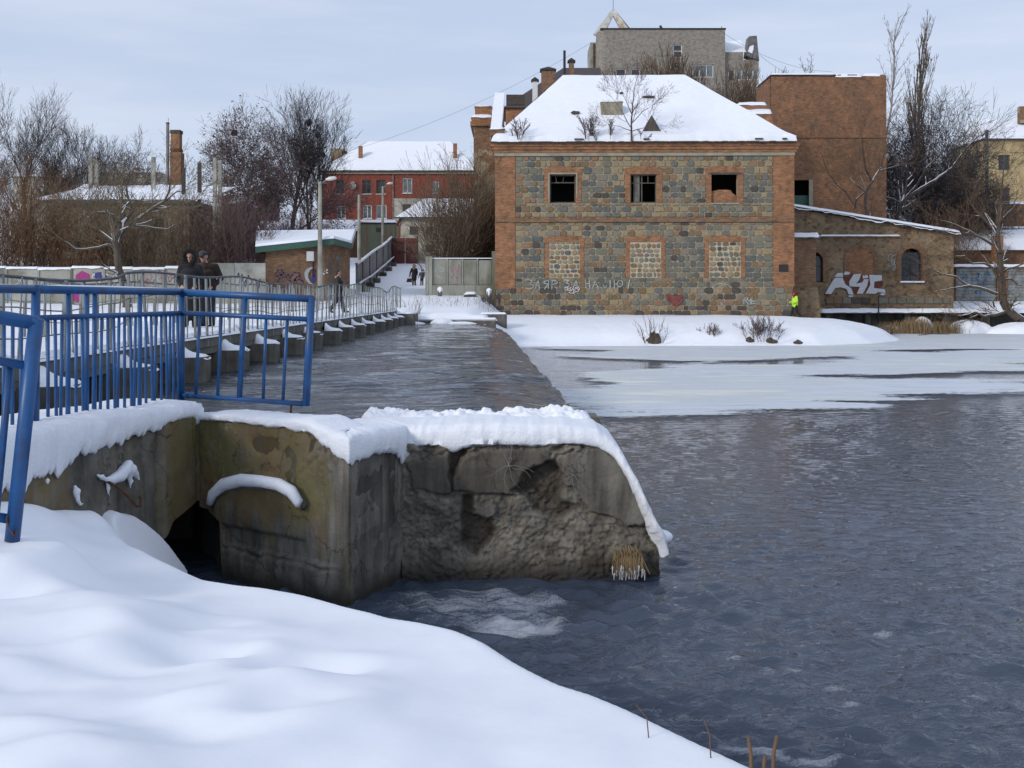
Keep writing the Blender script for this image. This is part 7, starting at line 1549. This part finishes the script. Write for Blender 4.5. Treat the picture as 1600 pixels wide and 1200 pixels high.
# left background
tree(40,330,130,118,'tallest bare tree with upswept branches above the rusty thicket',1,FAN,nst=2,trunk=.32); tree(88,330,132,180,'mid-sized bare tree between the upswept tree and the column stubs',2,FAN,nst=2,trunk=.25); tree(-30,330,128,150,'bare tree beside the upswept one on its side away from the columns',22,FAN,trunk=.3)
tree(150,300,128,188,'rounded bare tree above the two concrete column stubs',3,FAN,nst=2,trunk=.24); tree(190,300,126,212,'low spreading bare tree above the snowy ruin',4,BROAD,nst=2,trunk=.2)
ACA = dict(kids=[6,6,6,5], ang=(.5,1.15), lr=.66, rr=.62, up=.03, jit=.15, rmin=.015, tips=2, bare=3, tl=.45)
tree(346,330,112,128,'dense dark locust tree with clumps of seed pods and nests',5,ACA,nst=2,trunk=.30,leaves=(4200,.13,.22),leafm=M['seed'],twig_m='twig_violet')
tree(405,335,116,152,'dense brownish tree full of pods between two taller trees',6,ACA,nst=2,trunk=.28,leaves=(2800,.13,.22),leafm=M['seed'],twig_m='twig_violet'); tree(428,335,118,168,'slender dark tree with pods leaning into its neighbours',16,ACA,nst=2,trunk=.26,leaves=(1400,.13,.2),leafm=M['seed'],twig_m='twig_violet')
tree(452,340,122,124,'tall bare tree with fine fan of branches beside the dense locust trees',7,FAN,trunk=.36); tree(488,340,124,128,'tall bare forked tree with mistletoe clumps next to the red house gable',8,FAN,nst=2,trunk=.30)
# mistletoe / nests
for k, (px, py, Yq, r_) in enumerate(((336,149,112,.42),(325,151,112,.36),(491,189,124,.5),(499,201,124,.4),(512,240,124,.35),(474,186,124,.4))):
    T_ = TREES[5 if k < 2 else 8]; T_ = T_[T_[:, 8] <= 2]; c = P(px,py,Yq); c = Vector(T_[np.argmin(((T_[:, 3:6]-np.array(c))**2).sum(1)), 3:6]); rg = random.Random(k); sg = []
    for i in range(150):
        a = Vector((rg.gauss(0,1),rg.gauss(0,1),rg.gauss(0,1))).normalized(); q = c+a*r_*rg.uniform(.5,1.1); m_ = c+a*r_*.4+Vector((rg.gauss(0,.08),rg.gauss(0,.08),rg.gauss(0,.08))); sg.append((*c,*m_,.025,.02)); sg.append((*m_,*q,.03,.02))
    o_ = strand_mesh('mistletoe', sg, M['twig_dark']); tag(o_, ['larger dark twig ball near the top of the dense locust tree','smaller dark twig ball near the top of the dense locust tree','largest mistletoe ball in the tall forked tree','mistletoe ball just below the largest one in the forked tree','small lowest mistletoe ball on an outer limb of the forked tree','mistletoe ball on the inner stem of the forked tree'][k], 'mistletoe', 'mistletoe and nests in the tall trees')
# right background
DK = dict(kids=[6,6,5,5], ang=(.45,1.1), lr=.68, rr=.6, up=.03, jit=.16, rmin=.015, tips=2, bare=1, tl=.42)
tree(1412,330,96,135,'dense tangled dark tree against the side wall of the brick tower',31,DK,nst=2,trunk=.22,mx=4); tree(1450,330,97,150,'tangled dark tree below the poplar',32,DK,nst=2,trunk=.22); tree(1492,335,97,132,'dense tangled dark tree between the poplar and the utility pole',33,DK,nst=2,trunk=.24); tree(1475,335,100,200,'low tangled dark tree between two denser ones',36,DK,nst=2,trunk=.2)
POP = dict(seg0=10, sp=.07, kids=[26,8,6,4], ang=(.12,.34), lr=.34, rr=.5, up=.22, jit=.05, rmin=.02, tips=2, bare=0, tl=.80)
tree(1437,330,125,18,'tall narrow poplar with upright branches behind the tangled trees',34,POP,nst=2,trunk=.34,mx=3,bark_m='bark_brown',twig_m='twig_brown')
BIR = dict(seg0=14, kids=[60,9,6,4], ang=(.35,.8), lr=.17, rr=.42, up=.05, jit=.07, rmin=.018, tips=1, bare=1, tl=.85)
tree(1359,330,150,12,'slim pale birch above the brick tower roof',35,BIR,trunk=.2,mx=3,bark_m='bark_birch',twig_m='bark_birch'); tree(1270,330,150,80,'small bare treetop above the tower coping',37,BIR,trunk=.16,mx=3,twig_m='twig_brown')
GBT = dict(kids=[12,8,6,4], ang=(.25,.6), lr=.52, rr=.6, up=.14, jit=.09, rmin=.024, tips=3, bare=0, tl=.6, sp=.16, seg0=8)
for i, (px, pt, sd_, lb) in enumerate(((1008,80,51,'bare shrub tree before the grey block, under its tall window'),(1100,68,52,'bare tree before the three windows of the grey block'),(1160,76,53,'bare tree before the glazed side wing of the grey block'),(1060,84,54,'low bare tree between two others before the grey block'))):
    tree(px,330,112,pt,lb,sd_,GBT,nst=5,trunk=.18,mx=3,bark_m='bark_brown',twig_m='twig_brown',group='bare trees before the grey block')
# tree against the tower, sprouting snowy limbs behind the wing roof
def limb_tree(name, limbs, Y, label, seed, bark_m, twig_m, tw=1.0, rt=.02, snow=.03, twl=.9, cat='tree', up=.06, mx=2, dens=1.0, dy=.25, base=None):
    """main limbs drawn as pixel polylines [(x,y),...], r0, r1 ; twigs are grown along them"""
    rg = random.Random(seed); S = []
    for ln, r0, r1 in limbs:
        dp = rg.gauss(0, dy); n = len(ln)
        pts = [P(x_, y_, Y)+Vector((0, dp*(i/n) , 0)) for i, (x_, y_) in enumerate(ln)]
        fine = []
        for a, b_ in zip(pts[:-1], pts[1:]):
            m = max(2, int((b_-a).length/.35))
            for k in range(m): fine.append(a.lerp(b_, k/m)+Vector((rg.gauss(0,.015),rg.gauss(0,.03),rg.gauss(0,.015))))
        fine.append(pts[-1])
        for i in range(len(fine)-1):
            ra = r0+(r1-r0)*i/(len(fine)-1); rb_ = r0+(r1-r0)*(i+1)/(len(fine)-1); S.append((*fine[i],*fine[i+1],ra,rb_,0))
            fr_ = i/len(fine)
            if rg.random() < dens*(.25+.9*fr_) and ra < .5:
                d = (fine[i+1]-fine[i]).normalized()
                grow(S, fine[i+1], rot_about(d, rg.uniform(.4,1.1), rg.uniform(0,6.28), rg), twl*rg.uniform(.5,1.3)*tw, max(ra*.4, rt*.6), 1, mx+1, rg, dict(kids=[4,5,5,4], ang=(.35,.9), lr=.64, rr=.55, up=up, jit=.09, rmin=rt*.45, tips=2))
        grow(S, fine[-1], (fine[-1]-fine[-2]).normalized(), twl*tw, r1*.9, 1, mx+1, rg, dict(kids=[5,5,5,4], ang=(.35,.9), lr=.64, rr=.55, up=up, jit=.09, rmin=rt*.45, tips=2))
    b_ = base or tuple(P(*limbs[0][0][0], Y))
    return plant(name, b_, S, label, cat, M[bark_m], M[twig_m], snow=snow, split=0, seed=seed)
limb_tree('tree', [([(1352,470),(1353,400),(1353,332),(1350,315),(1352,300),(1362,283)],.16,.10), ([(1362,283),(1352,265),(1348,240),(1345,215)],.09,.03), ([(1362,283),(1372,268),(1385,264),(1405,258)],.08,.03), ([(1352,300),(1340,290),(1337,286)],.07,.04), ([(1352,300),(1338,312),(1336,326)],.07,.05), ([(1338,326),(1322,300),(1308,288),(1295,270),(1285,240)],.07,.02)], 86.5, 'bare tree with snowy forked limbs in front of the brick tower', 61, 'bark_dark', 'twig_brown', 1.4, .02, .035, 1.7, dens=.8)
limb_tree('tree', [([(1398,480),(1400,400),(1402,335),(1408,318)],.24,.2), ([(1408,318),(1435,298),(1460,283),(1490,262),(1515,228)],.19,.06), ([(1402,325),(1432,290),(1448,262),(1470,240)],.14,.05), ([(1408,318),(1390,310),(1365,304)],.10,.04), ([(1400,330),(1385,328),(1372,334)],.08,.05), ([(1460,283),(1480,268),(1487,255)],.09,.03)], 90, 'leaning dark tree with snow-lined trunk beside the tower', 62, 'bark_dark', 'twig_dark', 1.5, .02, .05, 1.8, dens=.9)
# bank tree on the right with snow-loaded limbs
TB = P(1606, 506, 78.0)
limb_tree('tree', [([(1612,512),(1590,498),(1575,486),(1566,470),(1563,440),(1560,405),(1556,370),(1558,350)],.34,.14), ([(1558,350),(1562,325),(1563,295),(1566,260)],.13,.03), ([(1556,362),(1540,345),(1525,330),(1512,310)],.10,.02), ([(1560,350),(1575,335),(1590,318)],.09,.02),
   ([(1560,436),(1552,418),(1540,412),(1520,412),(1508,400),(1495,400)],.11,.03), ([(1560,460),(1540,452),(1515,446),(1498,432),(1478,428),(1455,416)],.12,.03), ([(1515,446),(1490,450),(1465,456),(1452,460)],.07,.02), ([(1550,382),(1535,372),(1515,362),(1490,350),(1470,344)],.10,.02),
   ([(1562,430),(1575,420),(1590,416),(1610,408)],.09,.04), ([(1563,438),(1580,436),(1590,446),(1604,444)],.08,.03), ([(1575,486),(1555,492),(1535,494),(1520,488),(1512,490)],.13,.05), ([(1520,490),(1515,505),(1522,518)],.05,.02), ([(1535,494),(1533,508),(1536,522)],.05,.02), ([(1512,490),(1500,494),(1488,490)],.05,.02), ([(1553,480),(1550,470),(1556,462)],.07,.03)], 78.0, 'crooked bank tree with snow-loaded limbs reaching over the ice', 63, 'bark_brown', 'twig_brown', 1.0, .018, .028, 1.5, dens=.6, dy=.5)
# snowy apple-like tree on the left bank
SNT = limb_tree('tree', [([(198,486),(198,462),(193,440),(188,422),(185,395),(183,378),(190,362),(192,348)],.26,.13), ([(183,378),(205,352),(222,338),(240,326),(258,315),(268,298),(270,280)],.13,.04), ([(192,348),(200,340),(207,330),(200,312),(196,290),(205,272)],.12,.03), ([(190,350),(180,338),(168,332),(150,333),(142,340),(132,336)],.08,.03), ([(205,352),(225,354),(240,356),(258,358),(272,350)],.07,.03), ([(183,392),(172,382),(155,386),(135,390),(118,388),(104,378)],.08,.03), ([(240,326),(262,326),(280,318)],.06,.02), ([(207,330),(188,318),(178,312)],.06,.02), ([(258,315),(275,300),(290,296)],.05,.02)], 62.0, 'snow-plastered crooked tree in front of the graffiti fence', 64, 'bark_brown', 'twig_olive', 1.0, .018, .032, 1.5, dens=.85, dy=.4)
# plastered snow on its trunk
ps = MB(); rg = random.Random(3); tp_ = [(193,440),(189,424),(186,408),(184,394),(182,380),(186,368),(190,358),(192,347),(199,340)]
ps.tube([P(a-1.2,b_,61.83)+Vector((rg.gauss(0,.015),0,0)) for a, b_ in tp_], [.03,.09,.07,.12,.13,.11,.12,.10,.03], 8)
pt_ = ps.build('trunk_snow', M['snow'], SNT, True)
# thickets
def bush(px, pyb, Y, pytop, wpx, label, seed, twig_m, n=26, mx=2, leaves=None, z=None, group=None, r=.016, spread=.35, name='bush', rmin=.012, kids=None):
    rg = random.Random(seed); S = []; x_ = PX(px,Y); zg = (GZ(x_,Y) if z is None else z)-.1; H = PZ(pytop,Y)-zg; w = wpx*Y/F/2
    o = dict(kids=kids or [5,4,3], ang=(.25,.7), lr=.5, rr=.62, up=.06, jit=.10, rmin=rmin, tips=1, bare=0)
    for k in range(n):
        a = rg.uniform(-1,1); hh = H*rg.uniform(.55,.98)*(1-.35*a*a); d = Vector((a*spread+rg.gauss(0,.1), rg.gauss(0,.18), 1)).normalized()
        grow(S, Vector((x_+a*w*.8, Y+rg.uniform(-1,1)*min(w,1.6), zg)), d, hh*.80, r*rg.uniform(.8,1.5), 0, mx, rg, o)
    A = np.array(S); A[:, 2] = np.minimum(A[:, 2], zg+H*1.04); A[:, 5] = np.minimum(A[:, 5], zg+H*1.04)
    A[:, 8] += 1
    return plant(name, (x_,Y,zg), A, label, 'bush', M[twig_m], M[twig_m], group, leaves=leaves, leafm=M['leaf_dry'], split=1, seed=seed)
TH = [(-10,268,'twig_rust',90,'rusty-leaved thicket behind the sky-blue patch of the graffiti fence',1400),(45,246,'twig_rust',90,'tallest orange-brown thicket behind the graffiti fence',1700),(95,275,'twig_brown',80,'brown thicket with dry leaves behind the magenta graffiti',900),(140,290,'twig_rust',70,'rust-brown thicket with dry leaves right behind the long snowy limb',1100),(180,298,'twig_olive',80,'olive-brown thicket behind the snow-plastered tree',0),(228,300,'twig_olive',80,'olive-brown thicket before the ruin wall',0),(275,308,'twig_brown',70,'brown thicket behind the hooded person',0),(318,296,'twig_brown',70,'brown thicket behind the person with the cap',0),(352,300,'twig_violet',60,'reddish thicket between the ruin and the brick hut',0),(384,312,'twig_violet',60,'reddish thin thicket next to the brick hut',0)]
for i, (px, pt, tm, wp, lb, lv) in enumerate(TH): bush(px,440,70+(i % 3)*1.6,pt,wp,lb,100+i,tm,n=40,mx=2,leaves=(lv,.07,.10) if lv else None,r=.018,rmin=.011,kids=[7,4,3])
for i, (px, pt, tm, wp, lb) in enumerate(((20,262,'twig_rust',120,'tall rusty thicket under the upswept bare tree'),(205,245,'twig_brown',90,'brown bush rising above the snowy ruin roof'),(325,300,'twig_violet',80,'reddish thicket below the dense locust tree'),(420,335,'twig_violet',100,'reddish shrubs before the long shed'),(470,325,'twig_violet',90,'dark reddish shrubs under the tall bare trees'))): bush(px,330,[88,106,100,108,110][i],pt,wp,lb,130+i,tm,n=40,mx=2,r=.022,rmin=.015,kids=[7,4,3])
for i, (px, pt, wp, lb) in enumerate(((700,240,46,'tall brown bushes leaning over the concrete panel fence'),(716,245,56,'dense brown bushes rising behind the panel fence with faint red graffiti'),(738,255,60,'dense brown bushes between fence and mill annex'),(722,250,60,'brown bush behind the joint of the panel fence'),(755,270,40,'brown bush squeezed against the mill annex'))): bush(px,400,75+1.4*i,pt,wp,lb,140+i,'twig_brown' if i % 2 == 0 else 'twig_olive',n=38,mx=2,r=.02,rmin=.011,kids=[7,4,3],leaves=(160,.07,.1) if i < 2 else None)
for i, (px, pt, wp, lb) in enumerate(((1520,290,60,'brown bush between the utility pole and the tangled trees'),(1500,300,50,'brown bush behind the end of the wing roof'),(1478,315,50,'rusty bush at the back of the wing roof'),(1545,330,70,'brown bush before the brick outbuilding'))): bush(px,400,[99,98,90,101][i],pt,wp,lb,150+i,'twig_brown' if i != 2 else 'twig_rust',n=36,mx=2,r=.02,rmin=.012,z=2.0,kids=[7,4,3])
# saplings on the mill roof (stand in the gutter)
def sapling(px, py, ptop, seed, lb, wp=20, n=4, r=.02, mx=2):
    p_ = roof_pt(px, py); return bush(px, py, p_.y, ptop, wp, lb, seed, 'twig_violet', n=n, mx=mx, z=p_.z+.05, r=r, spread=.7, name='sapling', rmin=.010, kids=[9,6,4])
sapling(810,217,183,201,'low bushy sapling on the mill roof beside the snowy parapet',18,7); sapling(918,217,172,202,'bushy sapling on the mill eave under the small black roof hole',14,4); sapling(933,218,180,203,'slim sapling on the mill eave between two bushier ones',10,3); sapling(955,217,186,204,'faint low sapling under the rendered stack',14,3,.014); sapling(1000,222,196,206,'drooping low sapling at the foot of the roof dormer',26,4,.014)
sp_p = roof_pt(987,219)
limb_tree('sapling', [([(987,220),(986,195),(988,165),(992,135)],.07,.02),([(986,200),(975,180),(965,165)],.035,.012),([(987,192),(1003,175),(1015,168)],.035,.012),([(986,205),(970,198),(958,196)],.03,.01),([(987,178),(978,158),(972,145)],.03,.01),([(987,205),(1005,200),(1020,198)],.03,.01)], sp_p.y-.05, 'tall bare sapling growing from the mill eave beside the dormer', 207, 'bark_brown', 'twig_violet', 1.0, .016, None, 1.1, dens=.9, dy=.1)
# bank shrubs and weeds
bush(1020,538,59.6,492,44,'dark upright shrub with long stems on the snowy shore before the mill',301,'twig_brown',n=16,mx=1,r=.014,spread=.45,rmin=.008,z=.25); bush(1108,530,60.2,505,26,'small round dry shrub on the snowy shore',302,'twig_brown',n=22,mx=2,r=.012,rmin=.008,spread=.6,z=.4); bush(1190,536,60.0,492,62,'broad dry shrub with reddish twigs on the snowy shore',303,'twig_violet',n=44,mx=2,r=.012,rmin=.008,spread=.55,z=.3)
bush(766,488,69.5,455,34,'bare shrub between mill corner and concrete panel fence',304,'twig_violet',n=20,mx=2,r=.014,rmin=.009,spread=.5); bush(644,492,57.8,462,24,'thin dry weeds at the bridge end',305,'twig_brown',n=14,mx=1,r=.009,rmin=.006,spread=.6)
for k, (px, Yq, w, hh) in enumerate(((1022,59.4,.45,.62),(1112,59.9,.32,.30),(1172,59.6,.34,.34),(1205,59.6,.34,.30),(1247,59.6,.26,.20))):
    b = MB(); rr = random.Random(k+60); x_ = PX(px,Yq); nU, nV = 10, 5; rows = []
    for jv in range(nV+1):
        t_ = jv/nV*math.pi/2
        for i in range(nU): a = 6.283*i/nU; j_ = rr.uniform(.75,1.2); rows.append((x_+w*j_*math.cos(a)*math.cos(t_), Yq+w*.6*j_*math.sin(a)*math.cos(t_), .0+hh*math.sin(t_)*j_+.1))
    b.add(rows, [(jv*nU+i, jv*nU+(i+1) % nU, (jv+1)*nU+(i+1) % nU, (jv+1)*nU+i) for jv in range(nV) for i in range(nU)])
    tag(b.build('root_clump', M['bark_brown'], None, at=(x_,Yq,.05)), ['dark root clump beside the upright shrub on the shore','brown root clump under the small round shrub','brown root clump under the broad shrub, on its round-shrub side','brown root clump under the broad shrub, on its lone-clump side','small brown stone-like clump alone on the snowy shore'][k], 'root clump')
# reeds and snowy hummocks below the quay
for k, (px, py, Yq, w, hh, n) in enumerate(((1385,505,78.3,1.0,.7,260),(1435,516,77.2,.9,1.0,420),(1475,515,77.4,1.0,.75,420),(1415,515,77.5,.8,.8,260))):
    rg = random.Random(k+80); x_ = PX(px,Yq); sg = []
    for i in range(n):
        bx_ = x_+rg.gauss(0,w*.5); by_ = Yq+rg.gauss(0,.3); q = (bx_+rg.gauss(0,.18), by_+rg.gauss(0,.1), hh*rg.uniform(.5,1.25)); m_ = ((bx_+q[0])/2, (by_+q[1])/2, q[2]*.6); sg.append((bx_,by_,-.05,*m_,.012,.010)); sg.append((*m_,*q,.010,.006))
    tag(strand_mesh('reed_clump', sg, M['reed']), ['low reed clump beside the thin dark quay post','tall reed clump with snow in front of the quay','broad reed clump between the tallest one and the bank tree','reed clump between the low and the tall one'][k], 'reeds')
def hump(name, px, Yq, w, d_, hh, lb, seed):
    b = MB(); nU, nV = 22, 7; rows = []; rr = random.Random(seed); ph = rr.uniform(0,6)
    for jv in range(nV+1):
        t_ = jv/nV*math.pi/2
        for i in range(nU): a = 6.283*i/nU; k_ = 1+.14*math.sin(3*a+ph)+.08*math.sin(5*a+2*ph); rows.append((PX(px,Yq)+w*k_*math.cos(a)*math.cos(t_), Yq+d_*k_*math.sin(a)*math.cos(t_), -.05+hh*math.sin(t_)*(1+.1*math.sin(4*a+ph))))
    b.add(rows, [(jv*nU+i, jv*nU+(i+1) % nU, (jv+1)*nU+(i+1) % nU, (jv+1)*nU+i) for jv in range(nV) for i in range(nU)]); return tag(b.build(name, M['snow'], None, True, at=(PX(px,Yq),Yq,-.05)), lb, 'snow')
hump('snow_hummock',1440,78.3,.85,.6,1.15,'tall snow hummock topping the reeds below the quay',1); hump('snow_hummock',1390,78.8,1.3,.5,.55,'low snow hummock at the thin dark quay post',2); hump('snow_hummock',1510,78.2,1.8,.8,.95,'snow hummock under the low limb of the bank tree',3); hump('snow_hummock',1590,77.6,2.6,1.1,.8,'broad snow hummock around the foot of the bank tree',4)
tag(strand_mesh('fallen_branch', [(PX(1435,74),74,.03,PX(1455,74),74,.12,.03,.03),(PX(1455,74),74,.12,PX(1485,74),74.2,.08,.03,.02),(PX(1450,74),74,.1,PX(1442,74),73.6,.05,.02,.01)], M['bark_brown'], None, 5), 'thin fallen branch lying on the ice below the quay', 'branch')
# weeds along the foot of the mill and the shore
rg = random.Random(17)
sg = []
for k in range(420):
    px = rg.uniform(790,1230); Yq = rg.uniform(69.6,70.7); x_ = PX(px,Yq); z_ = GZ(x_,Yq)-.03; hh = rg.uniform(.08,.40)*rg.choice([.5,1,1]); sg.append((x_,Yq,z_,x_+rg.gauss(0,.08),Yq+rg.gauss(0,.05),z_+hh,.008,.004))
for k in range(160):
    px = rg.uniform(650,790); Yq = rg.uniform(62,70); x_ = PX(px,Yq); z_ = GZ(x_,Yq)-.03; hh = rg.uniform(.1,.5); sg.append((x_,Yq,z_,x_+rg.gauss(0,.1),Yq+rg.gauss(0,.08),z_+hh,.007,.004))
tag(strand_mesh('dry_weeds', sg, M['twig_brown']), 'scattered dry weed stalks along the mill foot', 'weeds', kind='stuff')
print('plant segments', NSEG[0])
